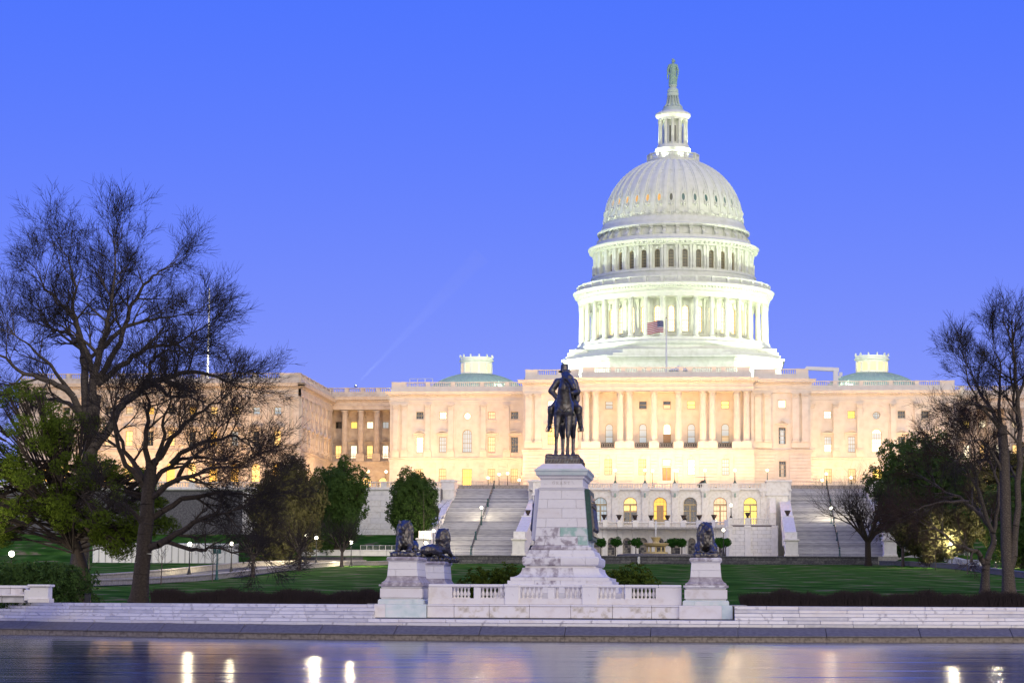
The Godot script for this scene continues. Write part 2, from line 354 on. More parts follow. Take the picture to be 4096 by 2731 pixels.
func window(parent: Node, x: float, y: float, w: float, h: float, z: float, kind: int, pane: Material, nx := 3, ny := 3, hood := "", stone: Material = null, frame: Material = null, called := "window", depth := 0.4, border := 0.24) -> MeshInstance3D:
	if stone == null: stone = M.stone
	if frame == null: frame = M.frame_tan
	var key := "win%.2f_%.2f_%d_%d_%d_%s_%.2f_%.2f" % [w, h, kind, nx, ny, hood, depth, border]
	if not cache.has(key):
		var s := MB.new()
		ring(s, arch_pts(w, h, kind, 0.01), arch_pts(w, h, kind, border * 0.45), -0.02, 0.035, kind != 1)
		ring(s, arch_pts(w, h, kind, border * 0.45), arch_pts(w, h, kind, border), -0.02, 0.09, kind != 1)
		if kind == 0: s.box(-w / 2 - border - 0.06, -border - 0.14, -0.02, w / 2 + border + 0.06, -border + 0.02, 0.16)
		if kind == 1: s.box(-w / 2 - border, -0.14, -0.02, w / 2 + border, 0.0, 0.16)
		var hw := w / 2 + border + 0.32
		if hood == "ped" or hood == "seg":
			var by := h + border + 0.22
			s.box(-w / 2 - border, h + border, -0.02, w / 2 + border, by, 0.06)
			s.band(-hw, hw, 0.0, [Vector2(-0.02, by), Vector2(0.26, by), Vector2(0.36, by + 0.08), Vector2(0.55, by + 0.10), Vector2(0.55, by + 0.2), Vector2(-0.02, by + 0.2)])
			for sd in [-1, 1]:
				s.box(sd * (w / 2 + border + 0.16) - 0.13, h * 0.86, -0.02, sd * (w / 2 + border + 0.16) + 0.13, by, 0.22)
				s.box(sd * (w / 2 + border + 0.16) - 0.10, h * 0.74, -0.02, sd * (w / 2 + border + 0.16) + 0.10, h * 0.86, 0.14)
			var top := []; var low := []
			var rise := 0.62 if hood == "ped" else 0.5
			for k in 13:
				var t := k / 12.0 * 2.0 - 1.0
				var yy := rise * ((1.0 - absf(t)) if hood == "ped" else (1.0 - t * t))
				top.append(Vector2(t * hw, by + 0.2 + yy)); low.append(Vector2(t * (hw - 0.16), by + 0.2 + maxf(yy - 0.17, 0.0)))
			ring(s, low, top, -0.02, 0.55, false)
			for k in 12:
				s.quad(Vector3(low[k].x, by + 0.2, 0.12), Vector3(low[k].x, low[k].y, 0.12), Vector3(low[k + 1].x, low[k + 1].y, 0.12), Vector3(low[k + 1].x, by + 0.2, 0.12))
		elif hood == "key":
			s.hexa([Vector3(-0.18, h - 0.02, 0.2), Vector3(0.18, h - 0.02, 0.2), Vector3(0.18, h - 0.02, -0.02), Vector3(-0.18, h - 0.02, -0.02), Vector3(-0.26, h + border + 0.3, 0.2), Vector3(0.26, h + border + 0.3, 0.2), Vector3(0.26, h + border + 0.3, -0.02), Vector3(-0.26, h + border + 0.3, -0.02)], 0.03)
		var f := MB.new()
		var zf := -depth + 0.06
		ring(f, arch_pts(w, h, kind, -0.085), arch_pts(w, h, kind, 0.0), zf - 0.06, zf + 0.06, kind != 1)
		if kind == 1: f.box(-w / 2, 0, zf - 0.06, w / 2, 0.09, zf + 0.06)
		for i in range(1, nx):
			var xx := -w / 2 + w * i / nx
			var tp := h
			if kind == 1: tp = h - w / 2 + sqrt(maxf(0.0, w * w / 4 - xx * xx)) - 0.02
			if kind == 2: tp = h / 2 + sqrt(maxf(0.0, w * w / 4 - xx * xx)) - 0.02
			f.box(xx - 0.022, h - tp if kind == 2 else 0.02, zf - 0.03, xx + 0.022, tp, zf + 0.03)
		for j in range(1, ny):
			var yy := h * j / ny
			var e := w / 2
			if kind == 1 and yy > h - w / 2: e = sqrt(maxf(0.0, w * w / 4 - pow(yy - h + w / 2, 2)))
			if kind == 2: e = sqrt(maxf(0.0, w * w / 4 - pow(yy - h / 2, 2)))
			var th := 0.045 if j == ny / 2 and kind != 2 else 0.022
			f.box(-e, yy - th, zf - 0.031, e, yy + th, zf + 0.031)
		var p := MB.new()
		var ap := arch_pts(w, h, kind, 0.0)
		for k in range(1, ap.size() - 1):
			p.tri(Vector3(ap[0].x, ap[0].y, 0), Vector3(ap[k].x, ap[k].y, 0), Vector3(ap[k + 1].x, ap[k + 1].y, 0))
		cache[key] = [s.mesh(), f.mesh(), p.mesh()]
	var c: Array = cache[key]
	var o := put(called, c[0], stone, parent, Vector3(x, y, z))
	put("frame", c[1], frame, o)
	put("pane", c[2], pane, o, Vector3(0, 0, -depth))
	return o
func blind(o: Node3D, w: float, y0: float, y1: float, depth: float, mt: Material) -> void:
	# a drawn shade or curtain behind part of a pane
	put("blind", boxmesh(w - 0.12, y1 - y0, 0.02), mt, o, Vector3(0, y0, -depth + 0.03))
func flatten(r: Node3D, t: Node3D) -> void:
	# hands the pieces of a turned side over to the building itself
	for c in r.get_children():
		var nm := String(c.name)
		if nm.length() > 4 and nm.substr(nm.length() - 4, 1) == "_": nm = nm.substr(0, nm.length() - 4)
		var x: Transform3D = r.transform * c.transform
		r.remove_child(c)
		c.name = numbered(t, nm)
		t.add_child(c)
		c.transform = x
	t.remove_child(r)
	r.free()
func leafcap(b: MB, r: float, y0: float, y1: float, n: int, square := false) -> void:
	# a leafy capital: bell, two rows of curling leaves, corner scrolls and a square slab
	var h := y1 - y0
	b.lathe([Vector2(r * 1.08, y0), Vector2(r * 1.08, y0 + h * 0.06), Vector2(r * 0.9, y0 + h * 0.08), Vector2(r * 0.95, y0 + h * 0.5), Vector2(r * 1.2, y0 + h * 0.88)], 12)
	for row in 2:
		for i in n:
			var t := TAU * (i + 0.5 * row) / n
			var d := Vector3(sin(t), 0, cos(t)); var s := Vector3(cos(t), 0, -sin(t)) * r * 0.34
			var yb := y0 + h * (0.07 + 0.05 * row); var yt := y0 + h * (0.40 + 0.27 * row)
			var r1 := r * (1.0 + 0.06 * row); var r2 := r * (1.16 + 0.12 * row); var r3 := r * (1.34 + 0.14 * row)
			var a := d * r1 + Vector3(0, yb, 0); var c := d * r2 + Vector3(0, yt, 0); var e := d * r3 + Vector3(0, yt - h * 0.06, 0)
			b.quad(a - s, c - s * 0.9, c + s * 0.9, a + s)
			b.quad(c - s * 0.9, e - s * 0.5, e + s * 0.5, c + s * 0.9)
			b.quad(e - s * 0.5, c - s * 0.7 - Vector3(0, h * 0.09, 0), c + s * 0.7 - Vector3(0, h * 0.09, 0), e + s * 0.5)
	for i in 4:
		var t := TAU * (i + 0.5) / 4
		var d := Vector3(sin(t), 0, cos(t))
		b.tube(d * r * 1.05 + Vector3(0, y0 + h * 0.62, 0), d * r * 1.5 + Vector3(0, y0 + h * 0.84, 0), r * 0.10, r * 0.2, 5)
	b.box(-r * 1.32, y0 + h * 0.88, -r * 1.32, r * 1.32, y1, r * 1.32)
func column_mesh(r: float, h: float, cap: float, fl := 24) -> Mesh:
	var key := "col%.2f_%.2f_%.2f_%d" % [r, h, cap, fl]
	if not cache.has(key):
		var b := MB.new()
		b.box(-r * 1.38, 0, -r * 1.38, r * 1.38, r * 0.35, r * 1.38)
		b.lathe([Vector2(r * 1.36, r * 0.35), Vector2(r * 1.42, r * 0.5), Vector2(r * 1.32, r * 0.66), Vector2(r * 1.12, r * 0.7), Vector2(r * 1.12, r * 0.78), Vector2(r * 1.2, r * 0.86), Vector2(r * 1.02, r * 1.0), Vector2(r * 0.9, r * 1.02)], 20)
		b.lathe([Vector2(r, r * 1.0), Vector2(r * 0.985, h * 0.4), Vector2(r * 0.86, h - cap)], fl * 2, 0, TAU, false, 0.055)
		leafcap(b, r * 0.9, h - cap, h, 8)
		cache[key] = b.mesh()
	return cache[key]
func pilaster_mesh(w: float, d: float, h: float, cap: float) -> Mesh:
	var key := "pil%.2f_%.2f_%.2f" % [w, d, h]
	if not cache.has(key):
		var b := MB.new()
		b.box(-w * 0.66, 0, -0.02, w * 0.66, w * 0.2, d + w * 0.16)
		b.band(-w * 0.5, w * 0.5, 0.0, [Vector2(d + w * 0.14, w * 0.2), Vector2(d + w * 0.15, w * 0.32), Vector2(d + w * 0.06, w * 0.36), Vector2(d + w * 0.08, w * 0.46), Vector2(d, w * 0.5)], 0.0)
		b.box(-w / 2, w * 0.2, -0.02, w / 2, h - cap, d)
		b.box(-w * 0.54, h - cap, -0.02, w * 0.54, h - cap * 0.9, d + 0.05)
		b.hexa([Vector3(-w / 2, h - cap * 0.9, d), Vector3(w / 2, h - cap * 0.9, d), Vector3(w / 2, h - cap * 0.9, -0.02), Vector3(-w / 2, h - cap * 0.9, -0.02), Vector3(-w * 0.6, h - cap * 0.12, d + 0.12), Vector3(w * 0.6, h - cap * 0.12, d + 0.12), Vector3(w * 0.6, h - cap * 0.12, -0.02), Vector3(-w * 0.6, h - cap * 0.12, -0.02)], 0.0)
		for row in 2:
			for i in 3 - row:
				var xx := w * 0.34 * (i - (2 - row) / 2.0)
				var yb := h - cap * (0.88 - 0.06 * row); var yt := h - cap * (0.55 - 0.27 * row)
				var f := d + 0.05 + 0.05 * row
				b.quad(Vector3(xx - w * 0.15, yb, d + 0.01), Vector3(xx - w * 0.14, yt, f + 0.08), Vector3(xx + w * 0.14, yt, f + 0.08), Vector3(xx + w * 0.15, yb, d + 0.01))
				b.quad(Vector3(xx - w * 0.14, yt, f + 0.08), Vector3(xx - w * 0.08, yt - cap * 0.07, f + 0.17), Vector3(xx + w * 0.08, yt - cap * 0.07, f + 0.17), Vector3(xx + w * 0.14, yt, f + 0.08))
				b.quad(Vector3(xx - w * 0.08, yt - cap * 0.07, f + 0.17), Vector3(xx - w * 0.1, yt - cap * 0.12, f + 0.05), Vector3(xx + w * 0.1, yt - cap * 0.12, f + 0.05), Vector3(xx + w * 0.08, yt - cap * 0.07, f + 0.17))
		for s in [-1, 1]:
			b.tube(Vector3(s * w * 0.4, h - cap * 0.36, d + 0.08), Vector3(s * w * 0.62, h - cap * 0.2, d + 0.2), w * 0.06, w * 0.12, 5)
		b.box(-w * 0.68, h - cap * 0.12, -0.02, w * 0.68, h, d + 0.2)
		cache[key] = b.mesh()
	return cache[key]
func baluster(b: MB, x: float, y0: float, y1: float, z: float, r: float, seg := 6) -> void:
	var h := y1 - y0
	var old := b.x
	b.x = old * Transform3D(Basis.IDENTITY, Vector3(x, y0, z))
	b.lathe([Vector2(r * 0.8, 0), Vector2(r * 0.8, h * 0.08), Vector2(r * 0.45, h * 0.12), Vector2(r, h * 0.32), Vector2(r * 0.9, h * 0.45), Vector2(r * 0.42, h * 0.78), Vector2(r * 0.75, h * 0.9), Vector2(r * 0.8, h)], seg, 0, TAU, true)
	b.x = old
# a run of balustrade along x: piers at the given places, rails and balusters between; parts of parent
func balustrade(parent: Node, x0: float, x1: float, y0: float, y1: float, z: float, piers: Array, pw: float, step: float, mt: Material, deep := 0.45) -> void:
	var rail := MB.new(); var low := MB.new(); var bal := MB.new()
	var h := y1 - y0
	low.box(x0, y0, z - deep / 2, x1, y0 + h * 0.16, z + deep / 2)
	rail.box(x0, y1 - h * 0.14, z - deep * 0.55, x1, y1 - 0.003, z + deep * 0.55)
	var px: Array = piers.duplicate()
	px.sort()
	for p in px:
		put("pier", boxmesh(pw, h + 0.035, deep + 0.14), mt, parent, Vector3(p, y0, z))
		put("pier_cap", boxmesh(pw + 0.1, h * 0.13, deep + 0.26), mt, parent, Vector3(p, y1 - h * 0.125, z))
	var edges := [x0 - pw / 2] + px + [x1 + pw / 2]
	for i in edges.size() - 1:
		var a: float = edges[i] + pw / 2; var c: float = edges[i + 1] - pw / 2
		if c - a < step: continue
		var n := int((c - a) / step)
		for k in n: baluster(bal, a + (c - a) * (k + 0.5) / n, y0 + h * 0.16, y1 - h * 0.14, z, step * 0.33)
	part("lower_rail", low, mt, parent); part("top_rail", rail, mt, parent)
	stuff("balusters", bal, mt, parent)
# horizontal drafted stone courses of a ground floor, cut at the openings
func courses(parent: Node, x0: float, x1: float, y0: float, y1: float, z: float, rows: int, holes: Array, mt: Material, deep := 0.07, ends := 0.0) -> void:
	var h := (y1 - y0) / rows
	for r in rows:
		var a := y0 + h * r; var b := a + h
		var cuts := [x0 - ends]
		var hs := holes.duplicate()
		hs.sort_custom(func(p, q): return p[0] < q[0])
		for o in hs:
			if b > o[2] + 0.02 and a < o[3] - 0.02:
				cuts.append(o[0]); cuts.append(o[1])
		cuts.append(x1 + ends)
		for k in range(0, cuts.size(), 2):
			var w: float = cuts[k + 1] - cuts[k]
			if w > 0.1:
				put("stone_course", boxmesh(w, h - 0.04, deep + 0.05, 0.03), mt, parent, Vector3((cuts[k] + cuts[k + 1]) / 2, a + 0.02, z + deep / 2 - 0.02))
func dentils(b: MB, x0: float, x1: float, y0: float, y1: float, z: float, w: float, gap: float, d: float) -> void:
	var n := int((x1 - x0) / (w + gap))
	for i in n:
		var c := x0 + (x1 - x0) * (i + 0.5) / n
		b.box(c - w / 2, y0, z - 0.02, c + w / 2, y1, z + d)
# entablature and cornice over a facade
func entablature(parent: Node, x0: float, x1: float, y0: float, y1: float, z: float, proj: float, mt: Material, ret := 1.0) -> void:
	var h := y1 - y0
	var b := MB.new()
	b.band(x0, x1, z, [Vector2(-0.3, y0), Vector2(0.10, y0), Vector2(0.10, y0 + h * 0.13), Vector2(0.14, y0 + h * 0.13), Vector2(0.14, y0 + h * 0.26), Vector2(0.24, y0 + h * 0.28), Vector2(0.24, y0 + h * 0.32), Vector2(0.10, y0 + h * 0.33), Vector2(0.10, y0 + h * 0.58), Vector2(0.22, y0 + h * 0.62)], ret)
	part("architrave", b, mt, parent)
	var c := MB.new()
	c.band(x0, x1, z, [Vector2(0.22, y0 + h * 0.62), Vector2(0.30, y0 + h * 0.74), Vector2(proj * 0.86, y0 + h * 0.78), Vector2(proj * 0.86, y0 + h * 0.88), Vector2(proj, y0 + h * 0.97), Vector2(proj, y1), Vector2(-0.3, y1)], ret)
	part("cornice", c, mt, parent)
	var d := MB.new()
	dentils(d, x0, x1, y0 + h * 0.63, y0 + h * 0.72, z + 0.22, 0.16, 0.16, 0.14)
	dentils(d, x0 - proj * 0.6 * ret, x1 + proj * 0.6 * ret, y0 + h * 0.74, y0 + h * 0.815, z + 0.28, 0.26, 0.42, proj * 0.5)
	stuff("modillions", d, mt, parent)
func string_course(parent: Node, x0: float, x1: float, y0: float, y1: float, z: float, mt: Material, ret := 1.0) -> void:
	var h := y1 - y0
	var b := MB.new()
	b.band(x0, x1, z, [Vector2(-0.3, y0), Vector2(0.10, y0), Vector2(0.10, y0 + h * 0.25), Vector2(0.16, y0 + h * 0.3), Vector2(0.16, y0 + h * 0.7), Vector2(0.34, y0 + h * 0.8), Vector2(0.34, y1 - 0.05), Vector2(0.2, y1), Vector2(-0.3, y1)], ret)
	part("string_course", b, mt, parent)
	var d := MB.new()
	dentils(d, x0, x1, y0 + h * 0.45, y0 + h * 0.68, z + 0.16, 0.14, 0.14, 0.07)
	stuff("dentils", d, mt, parent)

# ---- the central block ----
const ZC := -288.0
func central_block() -> void:
	var t := thing("capitol_central_block", "cream central block with tall columned portico under the great white dome", "building", Vector3(-0.5, 0, ZC))
	var S: Material = M.stone
	# portico part, ground floor: bays at these places
	var bx := [-10.0, -4.13, 0.08, 4.3, 10.2]
	var gw := [1.3, 1.32, 1.55, 1.32, 1.32]
	var holes := []; var panels := []
	for i in 5:
		holes.append([bx[i] - gw[i] / 2, bx[i] + gw[i] / 2, 22.5 if i == 2 else 23.5, 26.25, 0])
		panels.append([bx[i] - 1.45, bx[i] + 1.45, 21.4, 27.05, 0])
	var w := MB.new()
	w.wall(-14.95, 14.95, 20.1, 27.05, 0.0, holes, 0.5)
	w.quad(Vector3(14.95, 20.1, 0), Vector3(14.95, 27.05, 0), Vector3(14.95, 27.05, -2.5), Vector3(14.95, 20.1, -2.5))
	w.quad(Vector3(-14.95, 20.1, -2.5), Vector3(-14.95, 27.05, -2.5), Vector3(-14.95, 27.05, 0), Vector3(-14.95, 20.1, 0))
	part("ground_floor_wall", w, S, t)
	courses(t, -14.95, 14.95, 20.2, 27.05, 0.0, 12, panels, S, 0.22, 0.2)
	var gm := [M.dim, M.dim, M.lit_white, M.lit_white, M.blind]
	for i in 5:
		if i == 2:
			var d := window(t, bx[i], 25.05, 1.5, 1.2, 0.0, 0, M.lit_white, 6, 3, "", S, M.frame_tan, "door_transom", 0.4, 0.12)
			var dm := MB.new()
			for s in [-1, 1]:
				dm.cbox(s * 0.375 - 0.36, 0, -0.06, s * 0.375 + 0.36, 2.5, 0.0, 0.02)
				for k in 3: dm.cbox(s * 0.375 - 0.24, 0.25 + 0.75 * k, -0.02, s * 0.375 + 0.24, 0.85 + 0.75 * k, 0.03, 0.02)
			var dd := part("door", dm, M.door, t, Vector3(bx[i], 22.5, -0.35))
			var hn := MB.new()
			hn.tube(Vector3(0.08, 1.1, 0.02), Vector3(0.08, 1.4, 0.06), 0.03, 0.03)
			part("handle", hn, M.fountain, dd)
		else:
			window(t, bx[i], 23.5, gw[i] - 0.02, 2.75, 0.0, 0, gm[i], 3, 4, "key", S)
	string_course(t, -14.95, 14.95, 27.05, 27.95, 0.1, S)
	var pod := MB.new()
	pod.box(-14.9, 27.95, -3.3, 14.9, 28.17, 0.1)
	part("portico_floor", pod, S, t)
	# pedestals, columns and iron balconies
	var cx := [-13.86, -12.23, -7.98, -6.36, -2.09, 2.12, 6.35, 7.96, 12.2, 13.86]
	for g in [[-14.75, -11.35], [-8.87, -5.5], [-2.95, -1.25], [1.25, 2.98], [5.48, 8.85], [11.33, 14.75]]:
		put("pedestal", boxmesh(g[1] - g[0], 0.95, 1.7, 0.03), S, t, Vector3((g[0] + g[1]) / 2, 28.17, -0.62))
	var cm := column_mesh(0.56, 8.88, 1.15)
	for x in cx: put("column", cm, S, t, Vector3(x, 29.12, -0.62))
	for i in 5:
		var w2 := 2.42
		var ib := MB.new()
		ib.box(-w2 / 2, 0.86, -0.03, w2 / 2, 0.92, 0.03); ib.box(-w2 / 2, 0.0, -0.03, w2 / 2, 0.06, 0.03)
		for k in 7: ib.box(-w2 / 2 + w2 * k / 6 - 0.02, 0, -0.02, -w2 / 2 + w2 * k / 6 + 0.02, 0.9, 0.02)
		for k in 6:
			var mx := -w2 / 2 + w2 * (k + 0.5) / 6
			for j in 10:
				var a0 := TAU * j / 10.0; var a1 := TAU * (j + 1) / 10.0
				ib.tube(Vector3(mx + 0.17 * cos(a0), 0.46 + 0.36 * sin(a0), 0), Vector3(mx + 0.17 * cos(a1), 0.46 + 0.36 * sin(a1), 0), 0.03, 0.03, 4)
				ib.tube(Vector3(mx + 0.08 * cos(a0), 0.46 + 0.15 * sin(a0), 0), Vector3(mx + 0.08 * cos(a1), 0.46 + 0.15 * sin(a1), 0), 0.03, 0.03, 4)
		part("iron_balcony", ib, M.iron, t, Vector3(bx[i], 28.19, 0.0))
	# wall behind the columns
	var ux := [-9.98, -4.1, 0.1, 4.32, 10.2]
	var hol := []
	for i in 5:
		hol.append([ux[i] - 0.68, ux[i] + 0.68, 35.2, 36.56, 0])
		hol.append([ux[i] - 0.68, ux[i] + 0.68, 29.22, 32.62, 1])
	var bw := MB.new()
	bw.wall(-14.95, 14.95, 28.0, 38.05, -3.2, hol, 0.45)
	bw.quad(Vector3(-14.95, 38.0, -3.2), Vector3(-14.95, 38.0, 0.3), Vector3(14.95, 38.0, 0.3), Vector3(14.95, 38.0, -3.2))
	for s in [-1, 1]: bw.box(s * 14.9 - 0.3, 28.0, -3.3, s * 14.9 + 0.3, 38.0, -1.5)
	part("portico_wall", bw, S, t)
	var um := [M.blind, M.glass, M.lit_pink, M.lit_warm, M.lit_warm]
	var am := [M.blind, M.blind, M.lit_white, M.blind, M.blind]
	for i in 5:
		var u := window(t, ux[i], 35.2, 1.36, 1.36, -3.2, 0, um[i], 1, 2, "", S)
		if i == 2: blind(u, 1.36, 0.75, 1.3, 0.4, M.glass)
		var a := window(t, ux[i], 29.22, 1.36, 3.4, -3.2, 1, am[i], 2 if i == 2 else 1, 3 if i != 2 else 5, "", S, M.frame_tan, "window", 0.4, 0.3)
		if i == 4: blind(a, 1.36, 0.3, 1.3, 0.4, M.dim)
		if i == 2:
			put("door", boxmesh(1.2, 1.55, 0.05, 0.01), M.door, a, Vector3(0, 0.02, -0.33))
	entablature(t, -14.95, 14.95, 38.0, 40.33, 0.05, 1.0, S)
	parapet(t, -14.7, 14.7, 40.33, 41.17, 42.2, -0.2, [-14.1, -9.2, -7.4, -4.55, -3.0, 2.6, 4.1, 8.3, 9.9, 14.1], [[-14.1, -12.4], [12.4, 14.1]])
	# side parts, set a little back
	for s in [-1, 1]:
		var side := MB.new()
		var x0 := 14.95; var x1 := 24.9
		var wx: float = s * 20.0
		var h2 := [[wx - 0.66, wx + 0.66, 35.2, 36.6, 0], [wx - 0.62, wx + 0.62, 28.95, 31.85, 0], [wx - 0.6, wx + 0.6, 23.25, 26.0, 0]]
		var lo: float = minf(s * x0, s * x1); var hi: float = maxf(s * x0, s * x1)
		side.wall(lo, hi, 20.1, 40.2, -2.0, h2, 0.45)
		var ex: float = s * x1
		if s > 0: side.quad(Vector3(ex, 20.1, -2), Vector3(ex, 40.2, -2), Vector3(ex, 40.2, -16), Vector3(ex, 20.1, -16))
		else: side.quad(Vector3(ex, 20.1, -16), Vector3(ex, 40.2, -16), Vector3(ex, 40.2, -2), Vector3(ex, 20.1, -2))
		part("side_wall", side, S, t)
		courses(t, lo, hi, 20.2, 27.1, -2.0, 12, [[wx - 1.15, wx + 1.15, 21.4, 27.1, 0]], S, 0.12, 0.05)
		string_course(t, lo, hi, 27.15, 28.05, -1.95, S)
		window(t, wx, 35.2, 1.32, 1.4, -2.0, 0, M.lit_white, 1, 1, "", S)
		var wm := window(t, wx, 28.95, 1.24, 2.9, -2.0, 0, M.lit_warm if s < 0 else M.glass, 3, 4, "ped", S)
		if s > 0: blind(wm, 0.8, 0.1, 2.4, 0.4, M.blind)
		var wg := window(t, wx, 23.25, 1.2, 2.75, -2.0, 0, M.dim if s < 0 else M.glass, 3, 4, "key", S)
		if s > 0: blind(wg, 0.7, 0.1, 2.2, 0.4, M.frame_white)
		for p in [[15.86, 17.57], [22.31, 23.97]]:
			var mid: float = s * (p[0] + p[1]) / 2
			put("pedestal", boxmesh(3.1, 0.98, 0.8, 0.03), S, t, Vector3(mid, 28.26, -1.95))
			for q in p: put("pilaster", pilaster_mesh(1.12, 0.5, 8.6, 1.05), S, t, Vector3(s * q, 29.24, -2.0))
		entablature(t, lo, hi, 37.84, 40.16, -1.75, 1.0, S)
		parapet(t, minf(s * 15.2, s * 24.6), maxf(s * 15.2, s * 24.6), 40.16, 40.95, 42.0, -2.1, [s * 15.6, s * 18.6, s * 22.8, s * 24.2], [[minf(s * 15.6, s * 18.6), maxf(s * 15.6, s * 18.6)], [minf(s * 22.8, s * 24.2), maxf(s * 22.8, s * 24.2)]])
	var roof := MB.new()
	roof.box(-24.8, 40.2, -38.0, 24.8, 40.6, -2.2)
	roof.box(-24.8, 20.1, -38.0, -24.5, 40.2, -16.0); roof.box(24.5, 20.1, -38.0, 24.8, 40.2, -16.0)
	part("roof", roof, M.copper, t)
	var st := MB.new()
	for k in 5: st.box(-2.4 + 0.2 * k, 20.2 + 0.46 * k, 0.4, 2.6 - 0.2 * k, 20.66 + 0.46 * k, 2.4 - 0.4 * k)
	part("door_steps", st, S, t)
func parapet(t: Node, x0: float, x1: float, y0: float, y1: float, y2: float, z: float, piers: Array, solid: Array, mt: Material = null) -> void:
	if mt == null: mt = M.stone
	var b := MB.new()
	b.box(x0, y0, z - 0.5, x1, y1, z + 0.3)
	for s in solid: b.box(s[0], y1, z - 0.36, s[1], y2 - 0.01, z + 0.2)
	part("blocking_course", b, mt, t)
	balustrade(t, x0, x1, y1, y2, z - 0.06, piers, 0.75, 0.36, mt)

# ---- the two older wings, mirror images ----
func old_wing(s: float, label: String) -> void:
	var t := thing("capitol_wing", label, "building", Vector3(s * 36.5, 0, -302.0))
	var S: Material = M.stone
	# local x runs outwards times s
	var holes := []
	for x in [-8.6, -4.42, 4.4, 8.55]: holes.append([x - 0.66, x + 0.66, 34.3, 35.63, 0])
	for x in [-8.6, -4.42, 4.4, 8.55]: holes.append([x - 0.66, x + 0.66, 28.3, 31.1, 0])
	holes.append([-0.66, 0.66, 34.2, 35.52, 2]); holes.append([-0.85, 0.85, 28.3, 32.44, 1])
	var gh := []
	for x in [-8.6, -4.42, 4.4, 8.55]: gh.append([x - 0.66, x + 0.66, 22.8, 25.34, 0])
	gh.append([-0.86, 0.86, 22.3, 25.34, 0])
	var w := MB.new()
	w.wall(-14.0, 14.0, 20.0, 39.3, 0.0, holes + gh, 0.45)
	w.box(13.7 if s > 0 else -14.0, 20.0, -30.0, 14.0 if s > 0 else -13.7, 39.3, -0.003)
	part("wall", w, S, t)
	var gp := []
	for x in [-8.6, -4.42, 4.4, 8.55]: gp.append([x - 1.2, x + 1.2, 21.4, 26.35, 0])
	gp.append([-2.3, 2.3, 21.4, 26.35, 0])
	courses(t, -14.0, 14.0, 20.1, 26.35, 0.0, 11, gp, S, 0.12, 0.05)
	string_course(t, -14.0, 14.0, 26.37, 27.4, 0.0, S)
	var up := [M.glass, M.lit_white, M.lit_pink, M.glass] if s < 0 else [M.lit_white, M.lit_yellow, M.glass, M.glass]
	var mid := [M.lit_white, M.blind, M.lit_pink, M.glass] if s < 0 else [M.lit_white, M.blind, M.glass, M.glass]
	var gr := [M.dim, M.dim, M.dim, M.dim]
	var k := 0
	for x in [-8.6, -4.42, 4.4, 8.55]:
		window(t, x, 34.3, 1.32, 1.33, 0.0, 0, up[k], 3, 2, "", S)
		var m := window(t, x, 28.3, 1.32, 2.8, 0.0, 0, mid[k], 3, 4, "seg", S)
		if s > 0 and k < 2: blind(m, 1.3, 1.45, 2.75, 0.4, M.blind)
		window(t, x, 22.8, 1.32, 2.54, 0.0, 0, gr[k], 3, 4, "key", S)
		k += 1
	window(t, 0.0, 34.2, 1.32, 1.32, 0.0, 2, M.lit_white if s < 0 else M.blind, 3, 3, "", S)
	var am := window(t, 0.0, 28.3, 1.7, 4.14, 0.0, 1, M.blind if s < 0 else M.lit_white, 4, 5, "", S, M.frame_tan, "window", 0.4, 0.36)
	if s > 0: blind(am, 1.6, 2.2, 3.3, 0.4, M.blind)
	window(t, 0.0, 22.3, 1.7, 3.02, 0.0, 0, M.lit_yellow, 4, 4, "key", S)
	var ar := MB.new()
	ring(ar, arch_pts(4.2, 6.2, 1, 0.0), arch_pts(4.2, 6.2, 1, 0.42), -0.02, 0.14, false)
	part("blind_arch", ar, S, t, Vector3(0, 30.5, 0))
	var pn := MB.new()
	pn.box(-1.95, 27.42, -0.02, 1.95, 28.1, 0.1); pn.box(-1.75, 27.55, 0.05, 1.75, 28.0, 0.14)
	part("panel", pn, S, t)
	for x in [-2.95, 2.95, 7.15 * -1, 7.15, -11.35, 11.35, 12.95 * s]:
		put("pedestal", boxmesh(1.35, 1.1, 0.7, 0.03), S, t, Vector3(x, 27.42, 0.05))
		put("pilaster", pilaster_mesh(0.92, 0.46, 8.45, 1.05), S, t, Vector3(x, 28.52, 0.0))
	entablature(t, -14.0, 14.0, 36.97, 39.25, 0.05, 0.95, S)
	var pr := []
	for x in [-11.6, -7.2, -2.6, 2.6, 7.2, 11.6, 13.4 * s]: pr.append(x)
	parapet(t, -13.8, 13.8, 39.25, 40.08, 41.0, -0.1, pr, [[minf(11.6 * s, 13.4 * s), maxf(11.6 * s, 13.4 * s)]])
	var roof := MB.new()
	roof.box(-13.9, 39.2, -56.0, 13.9, 39.5, -0.6)
	part("roof", roof, M.copper, t)
	# the low round dome and its lantern
	var sd := MB.new()
	var prof := []
	for i in 9:
		var a := PI / 2 * i / 8.0 * 0.86
		prof.append(Vector2(10.2 * cos(a) + 0.02, 39.5 + 5.75 * sin(a)))
	sd.lathe(prof, 48, 0, TAU, true)
	var dm := part("saucer_dome", sd, M.copper, t, Vector3(1.2 * s, 0, -28.0))
	var rb := MB.new()
	for i in 48:
		var a := TAU * i / 48.0
		var d := Vector3(sin(a), 0, cos(a))
		for j in 8: rb.tube(d * (prof[j].x + 0.02) + Vector3(0, prof[j].y + 0.02, 0), d * (prof[j + 1].x + 0.02) + Vector3(0, prof[j + 1].y + 0.02, 0), 0.05, 0.05, 4)
	stuff("seams", rb, M.copper, dm)
	var ln := MB.new()
	ln.lathe([Vector2(2.75, 44.6), Vector2(3.25, 44.75), Vector2(3.25, 45.05), Vector2(3.02, 45.1), Vector2(3.02, 45.35)], 12)
